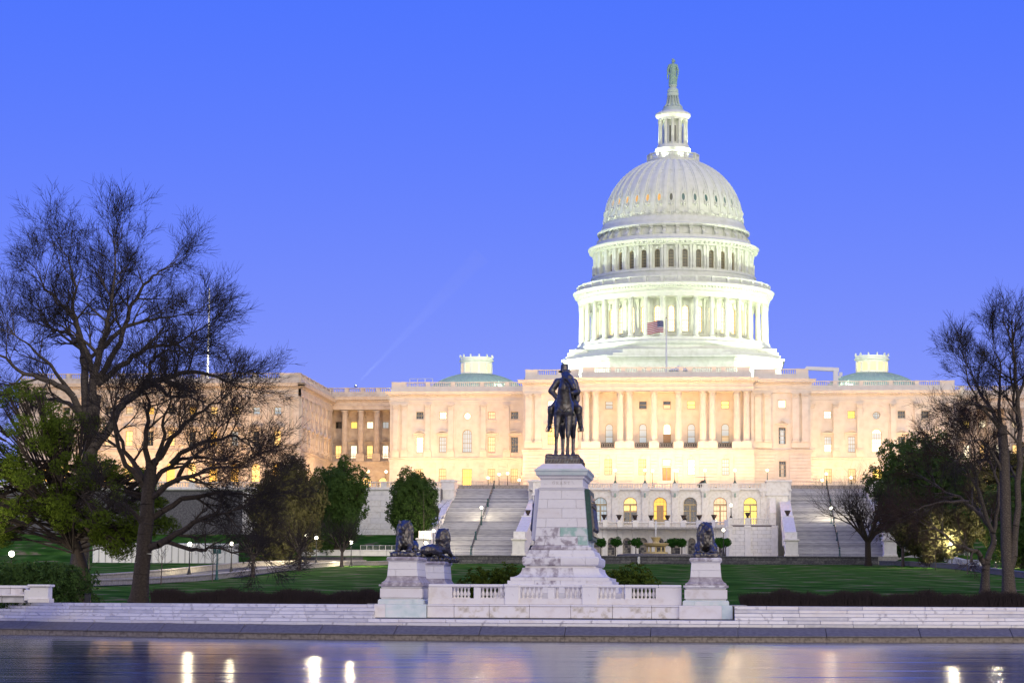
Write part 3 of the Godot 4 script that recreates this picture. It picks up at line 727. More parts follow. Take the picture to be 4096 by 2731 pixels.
	ln.lathe([Vector2(2.9, 47.0), Vector2(3.02, 47.0), Vector2(3.02, 47.35), Vector2(3.3, 47.5), Vector2(3.35, 47.75), Vector2(3.15, 47.85), Vector2(3.15, 48.25), Vector2(0.0, 48.25)], 12)
	for i in 12:
		var a := TAU * (i + 0.5) / 12.0
		ln.x = Transform3D(Basis(Vector3.UP, a), Vector3(sin(a) * 3.0, 0, cos(a) * 3.0))
		ln.box(-0.2, 45.3, -0.25, 0.2, 47.05, 0.08)
		ln.x = Transform3D(Basis(Vector3.UP, a), Vector3(sin(a) * 3.15, 48.2, cos(a) * 3.15))
		ln.box(-0.13, 0, -0.13, 0.13, 0.3, 0.13)
		ln.x = ln.x * Transform3D(Basis.IDENTITY, Vector3(0, 0.38, 0))
		ln.lathe([Vector2(0.0, -0.16), Vector2(0.14, -0.1), Vector2(0.17, 0.02), Vector2(0.1, 0.14), Vector2(0.0, 0.17)], 8)
	ln.x = Transform3D.IDENTITY
	var lt := part("lantern", ln, M.iron_white, t, Vector3(1.2 * s, 0, -28.0))
	for i in 12:
		var a := TAU * i / 12.0
		var o := put("window", boxmesh(1.15, 1.7, 0.03), M.lit_warm if s > 0 else M.lit_pink, lt, Vector3(sin(a) * 2.8, 45.32, cos(a) * 2.8), a)
	for i in 12:
		var a := TAU * i / 12.0
		var f := MB.new()
		f.box(-0.02, 0, 0.02, 0.02, 1.7, 0.07)
		for j in 3: f.box(-0.57, 0.42 * (j + 1) - 0.02, 0.02, 0.57, 0.42 * (j + 1) + 0.02, 0.07)
		for e in [-0.3, 0.3]: f.box(e - 0.015, 0, 0.02, e + 0.015, 1.7, 0.07)
		part("glazing_bars", f, M.frame_white, lt, Vector3(sin(a) * 2.8, 45.32, cos(a) * 2.8), a)

# ---- recessed links with columns, mirror images ----
func corridor(s: float, label: String) -> void:
	var t := thing("capitol_link", label, "building", Vector3(s * 57.4, 0, -320.0))
	var S: Material = M.marble_wing
	var wx := [-5.9, -2.95, 0.1, 3.1, 6.1]
	var holes := []
	for x in wx:
		holes.append([x - 0.62, x + 0.62, 34.2, 35.5, 0]); holes.append([x - 0.6, x + 0.6, 28.5, 31.0, 0])
	var w := MB.new()
	w.wall(-8.0, 8.0, 27.6, 37.6, -3.4, holes, 0.45)
	w.quad(Vector3(-8, 37.5, -3.4), Vector3(-8, 37.5, 0.1), Vector3(8, 37.5, 0.1), Vector3(8, 37.5, -3.4))
	part("wall", w, S, t)
	var k := 0
	var um := [M.glass, M.lit_yellow, M.lit_white, M.blind, M.dim]
	for x in wx:
		window(t, x, 34.2, 1.24, 1.3, -3.4, 0, um[k], 2, 1, "", S)
		window(t, x, 28.5, 1.2, 2.5, -3.4, 0, M.lit_warm if k % 2 == 0 else M.lit_white, 2, 3, "ped", S)
		k += 1
	var gh := []
	for x in wx: gh.append([x - 0.85, x + 0.85, 20.2, 24.8, 1])
	var g := MB.new()
	g.wall(-8.0, 8.0, 20.0, 26.8, 0.0, gh, 0.6)
	g.box(-8.0, 27.55, -3.4, 8.0, 27.8, -0.3)
	part("arcade_wall", g, S, t)
	courses(t, -8.0, 8.0, 20.1, 26.7, 0.0, 11, gh.map(func(h): return [h[0] - 0.25, h[1] + 0.25, h[2], h[3] + 0.3, 0]), S, 0.08)
	for x in wx: window(t, x, 20.3, 1.7, 4.45, 0.0, 1, M.lit_warm, 2, 4, "", S, M.frame_tan, "window", 0.58, 0.2)
	string_course(t, -8.0, 8.0, 26.8, 27.8, 0.0, S)
	for x in [-7.3, -4.28, -1.2, 1.84, 4.92]:
		var xx: float = x * -s
		put("pedestal", boxmesh(1.55, 1.25, 1.4, 0.03), S, t, Vector3(xx, 27.8, -0.5))
		put("column", column_mesh(0.52, 8.3, 1.15), S, t, Vector3(xx, 29.05, -0.5))
		put("pilaster", pilaster_mesh(0.95, 0.2, 8.3, 1.1), S, t, Vector3(xx, 29.05, -3.4))
	var bal := MB.new()
	var rl := MB.new()
	rl.box(-8, 28.75, -0.6, 8, 28.9, -0.3); rl.box(-8, 27.81, -0.58, 8, 27.95, -0.32)
	part("top_rail", rl, S, t)
	for i in 40: baluster(bal, -7.8 + i * 0.4, 27.95, 28.75, -0.45, 0.11)
	stuff("balusters", bal, S, t)
	entablature(t, -8.0, 8.0, 37.5, 39.9, 0.0, 0.9, S, 0.0)
	parapet(t, -8.0, 8.0, 39.95, 40.75, 41.65, -0.3, [-7.0, -3.9, -0.9, 2.1, 5.1, 7.6], [], S)
	var roof := MB.new()
	roof.box(-8.0, 39.9, -30.0, 8.0, 40.2, -0.8)
	part("roof", roof, M.copper, t)

# ---- the great new wing behind the trees ----
func great_wing() -> void:
	var t := thing("capitol_great_wing", "pinkish marble wing with corner pilasters standing behind bare trees", "building", Vector3(-64.0, 0, -285.0))
	var S: Material = M.marble_wing
	# west front: local x from 0 (corner) to -50
	var wx := []
	for i in 12: wx.append(-3.9 - 3.75 * i)
	var holes := []
	for x in wx:
		holes.append([x - 0.62, x + 0.62, 33.9, 35.2, 0]); holes.append([x - 0.6, x + 0.6, 28.4, 31.0, 0]); holes.append([x - 0.75, x + 0.75, 22.0, 25.4, 1])
	var w := MB.new()
	w.wall(-50.0, 0.0, 20.0, 38.8, 0.0, holes, 0.45)
	part("wall", w, S, t)
	var rm := [M.blind, M.blind, M.lit_warm, M.lit_warm, M.lit_hall, M.glass, M.lit_hall, M.dim, M.glass, M.glass, M.glass, M.glass]
	for i in 12:
		window(t, wx[i], 33.9, 1.24, 1.3, 0.0, 0, rm[i], 2, 2, "", S)
		window(t, wx[i], 28.4, 1.2, 2.6, 0.0, 0, rm[(i * 5 + 3) % 12] if i != 5 else M.lit_warm, 2, 3, "ped", S)
		window(t, wx[i], 22.0, 1.5, 3.4, 0.0, 1, M.lit_hall if i % 3 != 1 else M.lit_warm, 2, 3, "", S, M.frame_tan, "window", 0.42, 0.2)
		if i != 0: put("pilaster", pilaster_mesh(0.95, 0.24, 8.5, 1.1), S, t, Vector3(wx[i] + 1.87, 28.5, 0.0))
	for x in [-0.6, -2.25]: put("pilaster", pilaster_mesh(0.95, 0.24, 8.5, 1.1), S, t, Vector3(x, 28.5, 0.0))
	string_course(t, -50.0, 0.0, 26.8, 27.8, 0.0, S, 0.0)
	courses(t, -50.0, 0.0, 20.1, 26.7, 0.0, 9, holes.filter(func(h): return h[4] == 1).map(func(h): return [h[0] - 0.3, h[1] + 0.3, h[2], h[3] + 0.3, 0]), S, 0.08)
	entablature(t, -50.0, 0.0, 37.0, 39.3, 0.0, 0.95, S, 1.0)
	parapet(t, -49.8, -0.2, 39.3, 40.1, 41.1, -0.2, [-0.6, -3.3, -8.0, -12.6, -17.2, -22.0, -26.8, -31.6, -36.4, -41.2, -46.0], [[-3.3, -0.6]], S)
	# return side, facing the link
	var r := Node3D.new()
	r.name = "return_side"
	t.add_child(r)
	r.rotation.y = PI / 2
	var hs := []; var rx := []
	for i in 7:
		rx.append(3.2 + 4.6 * i)
		hs.append([rx[i] - 0.62, rx[i] + 0.62, 33.9, 35.2, 0]); hs.append([rx[i] - 0.6, rx[i] + 0.6, 28.4, 31.0, 0])
	var rw := MB.new()
	rw.wall(0.0, 35.0, 20.0, 38.8, 0.0, hs, 0.45)
	part("side_wall", rw, S, r)
	for i in 7:
		window(r, rx[i], 33.9, 1.24, 1.3, 0.0, 0, M.lit_hall, 2, 2, "", S)
		window(r, rx[i], 28.4, 1.2, 2.6, 0.0, 0, M.lit_warm, 2, 3, "ped", S)
		put("pilaster", pilaster_mesh(0.95, 0.24, 8.5, 1.1), S, r, Vector3(rx[i] - 2.3, 28.5, 0.0))
	string_course(r, 0.0, 35.0, 26.8, 27.8, 0.0, S, 0.0)
	entablature(r, 0.0, 35.0, 37.0, 39.3, 0.0, 0.95, S, 1.0)
	parapet(r, 0.2, 34.8, 39.3, 40.1, 41.1, -0.2, [0.6, 5.2, 9.8, 14.4, 19.0, 23.6, 28.2, 32.8], [], S)
	flatten(r, t)
	var roof := MB.new()
	roof.box(-49.8, 39.2, -60.0, -0.4, 39.5, -0.4)
	part("roof", roof, M.copper, t)

# ---- the great dome ----
func ringbal(t: Node, r: float, y0: float, y1: float, n: int, per: int, mt: Material, off: float) -> void:
	var rails := MB.new(); var bal := MB.new()
	var h := y1 - y0
	rails.lathe([Vector2(r - 0.16, y0), Vector2(r + 0.18, y0), Vector2(r + 0.18, y0 + h * 0.15), Vector2(r - 0.16, y0 + h * 0.15)], n * 4)
	rails.lathe([Vector2(r - 0.18, y1 - h * 0.14), Vector2(r + 0.2, y1 - h * 0.14), Vector2(r + 0.2, y1), Vector2(r - 0.18, y1)], n * 4)
	rails.lathe([Vector2(r - 0.18, y1), Vector2(r - 0.18, y1 - h * 0.14)], n * 4)
	part("balustrade_rails", rails, mt, t)
	var pm := boxmesh(r * TAU / n * 0.17, h + 0.08, 0.5, 0.02)
	for i in n:
		var a := TAU * i / n + off
		put("balustrade_pier", pm, mt, t, Vector3(sin(a) * r, y0, cos(a) * r), a)
		for k in per:
			var b := a + TAU / n * (0.13 + 0.74 * (k + 0.5) / per)
			baluster(bal, sin(b) * r, y0 + h * 0.15, y1 - h * 0.14, cos(b) * r, r * TAU / n * 0.74 / per * 0.34, 5)
	stuff("balusters", bal, mt, t)
func dome() -> void:
	var t := thing("capitol_dome", "great white cast iron dome with ring of columns and lantern on top", "dome", Vector3(0, 0, -340.0))
	var W: Material = M.iron_white
	var off := deg_to_rad(-0.7)
	# eight-sided stepped base
	var tiers := [[40.3, 46.9, 11.6, 20.6, 0.0], [46.9, 47.15, 11.75, 20.8, 0.0], [47.15, 47.55, 12.1, 21.2, 0.0], [47.55, 48.1, 11.0, 20.4, 0.0], [48.1, 48.8, 9.2, 19.9, 0.0]]
	for e in tiers:
		var b := MB.new()
		var f: float = e[2]; var R: float = e[3]
		var pl := [Vector2(-f, R), Vector2(f, R), Vector2(R, f), Vector2(R, -f), Vector2(f, -R), Vector2(-f, -R), Vector2(-R, -f), Vector2(-R, f)]
		for i in 8:
			var p: Vector2 = pl[i]; var q: Vector2 = pl[(i + 1) % 8]
			b.quad(Vector3(p.x, e[0], p.y), Vector3(p.x, e[1], p.y), Vector3(q.x, e[1], q.y), Vector3(q.x, e[0], q.y))
			b.tri(Vector3(0, e[1], 0), Vector3(q.x, e[1], q.y), Vector3(p.x, e[1], p.y))
		part("base_tier", b, W, t)
	var dn := MB.new()
	var f := 11.6; var R := 20.6
	var pl := [Vector2(-R, -f), Vector2(-R, f), Vector2(-f, R), Vector2(f, R), Vector2(R, f), Vector2(R, -f)]
	for i in 5:
		var p: Vector2 = pl[i]; var q: Vector2 = pl[i + 1]
		var d := q - p
		dn.x = Transform3D(Basis(Vector3.UP, atan2(-d.y, d.x)), Vector3(p.x, 0, p.y))
		dentils(dn, 0, d.length(), 46.35, 46.7, 0.0, 0.22, 0.2, 0.2)
	stuff("dentils", dn, W, t)
	for s in [-1, 1]:
		for k in 3: put("base_block", boxmesh(5.0 - 0.7 * k, 0.85, 9.0 - 0.6 * k, 0.03), W, t, Vector3(s * 18.0, 47.5 + 0.72 * k, 6.0))
	var sb := MB.new()
	sb.lathe([Vector2(18.9, 48.4), Vector2(18.95, 49.7), Vector2(19.3, 49.9), Vector2(19.45, 50.1), Vector2(19.45, 50.5), Vector2(19.2, 50.65), Vector2(18.85, 50.7), Vector2(18.8, 51.3), Vector2(14.8, 51.3)], 108)
	part("colonnade_base", sb, W, t)
	# colonnade: 36 columns before 36 round-headed lit windows
	var cm := column_mesh(0.46, 7.75, 1.05, 16)
	var fw := 2 * 15.3 * tan(PI / 36)
	var bay := MB.new()
	bay.wall(-fw / 2, fw / 2, 51.3, 59.1, 0.0, [[-0.62, 0.62, 52.6, 57.6, 1]], 0.4)
	bay.box(-fw / 2, 51.3, 0.0, -fw / 2 + 0.42, 59.0, 0.22); bay.box(fw / 2 - 0.42, 51.3, 0.0, fw / 2, 59.0, 0.22)
	bay.box(-0.9, 51.9, 0.0, 0.9, 52.2, 0.3); bay.box(-0.75, 51.3, 0.0, -0.5, 51.9, 0.25); bay.box(0.5, 51.3, 0.0, 0.75, 51.9, 0.25)
	bay.hexa([Vector3(-0.2, 57.5, 0.3), Vector3(0.2, 57.5, 0.3), Vector3(0.2, 57.5, 0), Vector3(-0.2, 57.5, 0), Vector3(-0.38, 58.3, 0.36), Vector3(0.38, 58.3, 0.36), Vector3(0.38, 58.3, 0), Vector3(-0.38, 58.3, 0)], 0.0)
	for s in [-1, 1]:
		for k in 3: bay.box(s * (fw / 2 - 0.21) - 0.26, 58.0 + 0.33 * k, 0.1, s * (fw / 2 - 0.21) + 0.26, 58.25 + 0.33 * k, 0.3 + 0.05 * k)
	var bm := bay.mesh()
	for i in 36:
		var a := TAU * i / 36 + off
		var c := a + PI / 36
		put("column", cm, W, t, Vector3(sin(c) * 18.05, 51.3, cos(c) * 18.05), c)
		put("drum_bay", bm, W, t, Vector3(sin(a) * 15.3, 0, cos(a) * 15.3), a)
		var o := window(t, 0, 0, 1.24, 5.0, 0.0, 1, M.lit_dome, 3, 7, "", W, M.frame_tan, "window", 0.36, 0.2)
		o.position = Vector3(sin(a) * 15.3, 52.6, cos(a) * 15.3); o.rotation.y = a
	var en := MB.new()
	en.lathe([Vector2(15.2, 59.02), Vector2(18.55, 59.02), Vector2(18.55, 59.45), Vector2(18.65, 59.45), Vector2(18.65, 59.85), Vector2(18.8, 59.95), Vector2(18.62, 60.0), Vector2(18.62, 60.55), Vector2(18.8, 60.62), Vector2(18.85, 60.85), Vector2(19.45, 60.95), Vector2(19.45, 61.15), Vector2(19.7, 61.4), Vector2(19.7, 61.5), Vector2(18.6, 61.62), Vector2(15.0, 61.7)], 144)
	part("entablature", en, W, t)
	var md := MB.new()
	for i in 180:
		var a := TAU * i / 180
		md.x = Transform3D(Basis(Vector3.UP, a), Vector3(sin(a) * 18.8, 0, cos(a) * 18.8))
		md.box(-0.16, 60.66, 0, 0.16, 60.92, 0.5)
	stuff("modillions", md, W, t)
	ringbal(t, 18.7, 61.62, 62.8, 36, 9, W, off + PI / 36)
	# upper drum
	var ub := MB.new()
	ub.lathe([Vector2(16.0, 61.7), Vector2(16.0, 64.1), Vector2(16.15, 64.2), Vector2(16.15, 64.6), Vector2(15.0, 64.62)], 108)
	part("drum_base", ub, W, t)
	var uw := 2 * 15.2 * tan(PI / 36)
	var ubay := MB.new()
	ubay.wall(-uw / 2, uw / 2, 64.6, 69.3, 0.0, [[-0.52, 0.52, 64.9, 68.4, 1]], 0.4)
	for s in [-1, 1]:
		ubay.box(s * uw / 2 - 0.46 if s > 0 else -uw / 2, 64.6, 0, uw / 2 if s > 0 else -uw / 2 + 0.46, 69.2, 0.5)
		ubay.box(s * uw / 2 - 0.55 if s > 0 else -uw / 2, 68.6, 0, uw / 2 if s > 0 else -uw / 2 + 0.55, 69.0, 0.62)
		ubay.box(s * uw / 2 - 0.3 if s > 0 else -uw / 2, 65.1, 0.5, uw / 2 if s > 0 else -uw / 2 + 0.3, 67.0, 0.66)
	ubay.hexa([Vector3(-0.16, 68.35, 0.3), Vector3(0.16, 68.35, 0.3), Vector3(0.16, 68.35, 0), Vector3(-0.16, 68.35, 0), Vector3(-0.3, 68.95, 0.34), Vector3(0.3, 68.95, 0.34), Vector3(0.3, 68.95, 0), Vector3(-0.3, 68.95, 0)], 0.0)
	var ubm := ubay.mesh()
	for i in 36:
		var a := TAU * i / 36 + off
		put("upper_drum_bay", ubm, W, t, Vector3(sin(a) * 15.2, 0, cos(a) * 15.2), a)
		var o := window(t, 0, 0, 1.04, 3.5, 0.0, 1, M.glass_grey, 3, 6, "", W, M.frame_tan, "upper_window", 0.34, 0.2)
		o.position = Vector3(sin(a) * 15.2, 64.9, cos(a) * 15.2); o.rotation.y = a
	var uc := MB.new()
	uc.lathe([Vector2(15.0, 69.2), Vector2(15.85, 69.2), Vector2(15.85, 69.6), Vector2(16.0, 69.7), Vector2(16.55, 69.85), Vector2(16.75, 70.1), Vector2(16.75, 70.3), Vector2(15.5, 70.75), Vector2(15.3, 70.8), Vector2(15.2, 71.3), Vector2(14.3, 71.4), Vector2(14.05, 71.5), Vector2(14.05, 73.0), Vector2(14.4, 73.1)], 108)
	part("attic", uc, W, t)
	var um := MB.new()
	for i in 108:
		var a := TAU * i / 108
		um.x = Transform3D(Basis(Vector3.UP, a), Vector3(sin(a) * 15.9, 0, cos(a) * 15.9))
		um.box(-0.2, 69.5, 0, 0.2, 69.85, 0.6)
	stuff("attic_modillions", um, W, t)
	# scrolled brackets and recessed panels
	var br := MB.new()
	for k in 8:
		var q := k / 8.0
		var f0 := 1.0 - 0.75 * q + 0.12 * sin(q * TAU); var f1 := 1.0 - 0.75 * (q + 0.125) + 0.12 * sin((q + 0.125) * TAU)
		br.hexa([Vector3(-0.26, 71.35 + 1.75 * q, f0), Vector3(0.26, 71.35 + 1.75 * q, f0), Vector3(0.26, 71.35 + 1.75 * q, -0.1), Vector3(-0.26, 71.35 + 1.75 * q, -0.1), Vector3(-0.26, 71.35 + 1.75 * (q + 0.125), f1), Vector3(0.26, 71.35 + 1.75 * (q + 0.125), f1), Vector3(0.26, 71.35 + 1.75 * (q + 0.125), -0.1), Vector3(-0.26, 71.35 + 1.75 * (q + 0.125), -0.1)], 0.0)
	br.tube(Vector3(-0.33, 71.75, 0.75), Vector3(0.33, 71.75, 0.75), 0.32, 0.32, 10)
	br.tube(Vector3(-0.33, 72.85, 0.42), Vector3(0.33, 72.85, 0.42), 0.24, 0.24, 10)
	br.box(-0.42, 73.05, -0.1, 0.42, 73.4, 0.85)
	var brm := br.mesh()
	var pan := MB.new()
	ring(pan, [Vector2(-0.6, 71.9), Vector2(-0.6, 72.7), Vector2(0.6, 72.7), Vector2(0.6, 71.9)], [Vector2(-0.8, 71.7), Vector2(-0.8, 72.9), Vector2(0.8, 72.9), Vector2(0.8, 71.7)], -0.05, 0.12, true)
	var panm := pan.mesh()
	for i in 36:
		var a := TAU * i / 36 + off; var c := a + PI / 36
		put("bracket", brm, W, t, Vector3(sin(c) * 14.05, 0, cos(c) * 14.05), c)
		put("attic_panel", panm, W, t, Vector3(sin(a) * 14.0, 0, cos(a) * 14.0), a)
	var cr := MB.new()
	cr.lathe([Vector2(14.0, 73.05), Vector2(14.7, 73.1), Vector2(14.95, 73.3), Vector2(14.95, 73.5), Vector2(14.5, 73.7), Vector2(14.3, 73.72), Vector2(14.15, 74.4), Vector2(13.95, 74.9), Vector2(13.75, 75.0), Vector2(13.6, 75.5)], 108)
	part("dome_skirt", cr, W, t)
	# shell with ribs
	var prof := []
	for i in 25:
		var a := PI / 2 * i / 24.0
		# curve through the measured outline
		var y := 75.4 + 13.0 * sin(a)
		prof.append(Vector2(13.5 * pow(cos(a), 0.94), y))
	var cut := []
	for p in prof:
		if p.x > 4.8: cut.append(p)
	cut.append(Vector2(4.9, 86.95))
	var sh := MB.new()
	sh.lathe(cut, 108, 0, TAU, true)
	part("shell", sh, W, t)
	var rib := MB.new()
	for j in cut.size() - 1:
		var p: Vector2 = cut[j]; var q: Vector2 = cut[j + 1]
		var wp := 0.12 + 0.016 * p.x; var wq := 0.12 + 0.016 * q.x
		rib.hexa([Vector3(-wp, p.y, p.x + 0.22), Vector3(wp, p.y, p.x + 0.22), Vector3(wp, p.y, p.x - 0.1), Vector3(-wp, p.y, p.x - 0.1), Vector3(-wq, q.y + 0.1, q.x + 0.22), Vector3(wq, q.y + 0.1, q.x + 0.22), Vector3(wq, q.y, q.x - 0.1), Vector3(-wq, q.y, q.x - 0.1)], 0.0)
		rib.hexa([Vector3(-wp * 2.0, p.y, p.x + 0.08), Vector3(wp * 2.0, p.y, p.x + 0.08), Vector3(wp * 2.0, p.y, p.x - 0.1), Vector3(-wp * 2.0, p.y, p.x - 0.1), Vector3(-wq * 2.0, q.y + 0.04, q.x + 0.08), Vector3(wq * 2.0, q.y + 0.04, q.x + 0.08), Vector3(wq * 2.0, q.y, q.x - 0.1), Vector3(-wq * 2.0, q.y, q.x - 0.1)], 0.0)
	var ribm := rib.mesh()
	for i in 36: put("rib", ribm, W, t, Vector3.ZERO, TAU * i / 36 + off + PI / 36)
	var seams := MB.new()
	for j in range(11, 22):
		var p: Vector2 = cut[j] if j < cut.size() else cut[cut.size() - 1]
		if j < cut.size() - 1:
			var g: Vector2 = (cut[j + 1] - cut[j - 1]).normalized()
			seams.lathe([p + Vector2(0.0, -0.03), p + Vector2(g.y, -g.x) * 0.06, p + Vector2(0.0, 0.03) + g * 0.06], 108)
	part("plate_seams", seams, W, t)
	# dormer windows: framed ovals with crests between the ribs
	var orn := MB.new()
	var oi := []; var oo := []; var o2 := []
	for k in 16:
		var a := TAU * k / 16
		oi.append(Vector2(-0.30 * cos(a), 0.75 * sin(a))); oo.append(Vector2(-0.46 * cos(a), 0.95 * sin(a))); o2.append(Vector2(-0.58 * cos(a), 1.1 * sin(a)))
	ring(orn, oi, oo, -0.5, 0.2, true); ring(orn, oo, o2, -0.5, 0.1, true)
	for k in 4: orn.box(-0.34 + 0.08 * k, 1.0 + 0.2 * k, -0.6, 0.34 - 0.08 * k, 1.22 + 0.2 * k, 0.14 - 0.05 * k)
	orn.tube(Vector3(0, 1.6, 0.0), Vector3(0, 2.15, -0.2), 0.13, 0.03, 6)
	orn.box(-0.5, -1.4, -0.3, 0.5, -1.1, 0.2)
	orn.tube(Vector3(-0.45, -1.25, 0.1), Vector3(-0.2, -0.95, 0.15), 0.16, 0.1, 6); orn.tube(Vector3(0.45, -1.25, 0.1), Vector3(0.2, -0.95, 0.15), 0.16, 0.1, 6)
	orn.tube(Vector3(0, -1.75, 0.1), Vector3(0, -1.2, 0.2), 0.12, 0.22, 6)
	var om := orn.mesh()
	var pane := MB.new()
	for k in 16: pane.tri(Vector3.ZERO, Vector3(oi[k].x, oi[k].y, 0) * 1.02, Vector3(oi[(k + 1) % 16].x, oi[(k + 1) % 16].y, 0) * 1.02)
	var pmsh := pane.mesh()
	for i in 36:
		var a := TAU * i / 36 + off
		var o := put("oval_window", om, W, t, Vector3(sin(a) * 13.12, 78.7, cos(a) * 13.12))
		o.rotation = Vector3(-0.22, a, 0)
		var pm: Material = M.glass_grey
		if i >= 1 and i < 9: pm = M.glass_teal
		elif i >= 30 and i <= 35: pm = M.glass_amber
		put("pane", pmsh, pm, o, Vector3(0, 0, 0.03))
	# leaf scrolls round the foot of the shell
	var sc := MB.new()
	for i in 36:
		var c := TAU * i / 36 + off + PI / 36
		sc.x = Transform3D(Basis(Vector3.UP, c), Vector3(sin(c) * 13.65, 75.2, cos(c) * 13.65))
		for k in 5:
			var q := deg_to_rad(-60.0 + 30.0 * k)
			sc.tube(Vector3(0, 0.25, 0), Vector3(sin(q) * 0.6, 0.3 + cos(q) * 0.85, 0.12), 0.14, 0.06, 5)
		var a := TAU * i / 36 + off
		sc.x = Transform3D(Basis(Vector3.UP, a), Vector3(sin(a) * 13.7, 75.2, cos(a) * 13.7))
		for s in [-1, 1]:
			for k in 7:
				var q0 := k * 0.75; var q1 := (k + 1) * 0.75
				sc.tube(Vector3(s * (0.4 + 0.26 * cos(q0)), 0.42 + 0.3 * sin(q0), 0.05), Vector3(s * (0.4 + 0.26 * cos(q1)), 0.42 + 0.3 * sin(q1), 0.05), 0.07, 0.07, 4)
	sc.x = Transform3D.IDENTITY
	stuff("leaf_scrolls", sc, W, t)
	# top ring, lantern
	var tr := MB.new()
	tr.lathe([Vector2(4.6, 86.5), Vector2(5.25, 86.55), Vector2(5.3, 87.2), Vector2(5.15, 87.3), Vector2(5.1, 87.85), Vector2(3.0, 87.9)], 48)
	part("crown_ring", tr, W, t)
	ringbal(t, 4.9, 87.87, 89.2, 12, 6, W, off)
	var tb := MB.new()
	tb.lathe([Vector2(3.1, 87.9), Vector2(3.1, 89.6), Vector2(3.4, 89.8), Vector2(3.45, 90.4), Vector2(3.25, 90.6), Vector2(3.1, 91.1), Vector2(2.0, 91.15)], 48)
	tb.lathe([Vector2(1.9, 91.1), Vector2(1.9, 96.2)], 24)
	part("lantern_base", tb, W, t)
	for i in 12:
		var a := TAU * i / 12 + off
		put("lantern_column", column_mesh(0.26, 5.0, 0.75, 10), W, t, Vector3(sin(a) * 2.65, 91.1, cos(a) * 2.65), a)
		var c := a + PI / 12
		var sl := put("lantern_window", boxmesh(0.42, 3.4, 0.1, 0.02), W, t, Vector3(sin(c) * 1.88, 91.6, cos(c) * 1.88), c)
		put("pane", boxmesh(0.3, 3.2, 0.06), M.glass_grey, sl, Vector3(0, 0.1, 0.05))
	var tc := MB.new()
	tc.lathe([Vector2(1.9, 96.1), Vector2(2.9, 96.1), Vector2(2.95, 96.5), Vector2(3.1, 96.6), Vector2(3.35, 96.85), Vector2(3.5, 97.1), Vector2(3.5, 97.4), Vector2(3.1, 97.7), Vector2(2.3, 98.0)], 48)
	part("lantern_cornice", tc, W, t)
	var vg := MB.new()
	vg.lathe([Vector2(2.3, 97.95), Vector2(2.2, 98.3), Vector2(1.95, 98.5), Vector2(1.9, 98.8), Vector2(1.35, 99.1), Vector2(0.95, 99.9), Vector2(0.75, 100.8), Vector2(0.85, 101.1)], 36)
	for i in 12:
		var a := TAU * i / 12
		var d := Vector3(sin(a), 0, cos(a))
		vg.tube(d * 1.75 + Vector3(0, 98.8, 0), d * 1.25 + Vector3(0, 99.5, 0), 0.22, 0.16, 6)
		vg.tube(d * 1.25 + Vector3(0, 99.5, 0), d * 0.98 + Vector3(0, 101.1, 0), 0.14, 0.12, 6)
	vg.lathe([Vector2(0.85, 101.0), Vector2(1.12, 101.05), Vector2(1.15, 101.7), Vector2(1.0, 101.85), Vector2(1.12, 102.1), Vector2(1.0, 102.5), Vector2(0.7, 102.75), Vector2(0.68, 103.05), Vector2(0.85, 103.1), Vector2(0.8, 103.32), Vector2(0.0, 103.33)], 24)
	part("statue_pedestal", vg, M.verdigris_pale, t)

# ---- terrace, stairs, arcade ----
func blocks(parent: Node, x0: float, x1: float, y0: float, y1: float, z: float, rows: int, blen: float, mats: Array, deep := 0.16, chamfer := 0.02, called := "stone") -> void:
	# a wall face of separate stones in broken bond, proud of its backing by deep / 2
	var h := (y1 - y0) / rows
	for r in rows:
		var n := maxi(1, int(round((x1 - x0) / blen)))
		var w := (x1 - x0) / n
		var sh := w * 0.5 if r % 2 == 1 else 0.0
		var xs := [x0]
		for k in range(0 if sh > 0 else 1, n): xs.append(x0 + k * w + sh)
		xs.append(x1)
		for k in xs.size() - 1:
			put(called, boxmesh(xs[k + 1] - xs[k] - 0.02, h - 0.02, deep, chamfer), mats[rng.randi() % mats.size()], parent, Vector3((xs[k] + xs[k + 1]) / 2, y0 + h * r + 0.01, z))
func urn_mesh() -> Mesh:
	if not cache.has("urn"):
		var b := MB.new()
		b.lathe([Vector2(0.26, 0), Vector2(0.26, 0.08), Vector2(0.14, 0.14), Vector2(0.2, 0.22), Vector2(0.36, 0.5), Vector2(0.4, 0.72), Vector2(0.5, 0.76), Vector2(0.5, 0.84), Vector2(0.4, 0.84), Vector2(0.34, 0.6), Vector2(0.0, 0.6)], 20)
		cache.urn = b.mesh()
	return cache.urn
func urn(x: float, y: float, z: float, label: String, k := 1.0) -> void:
	var o := put("urn", urn_mesh(), M.urn, self, Vector3(x, y, z))
	o.scale = Vector3.ONE * k
	tag(o, label, "urn", "dark iron urns on the terrace piers")
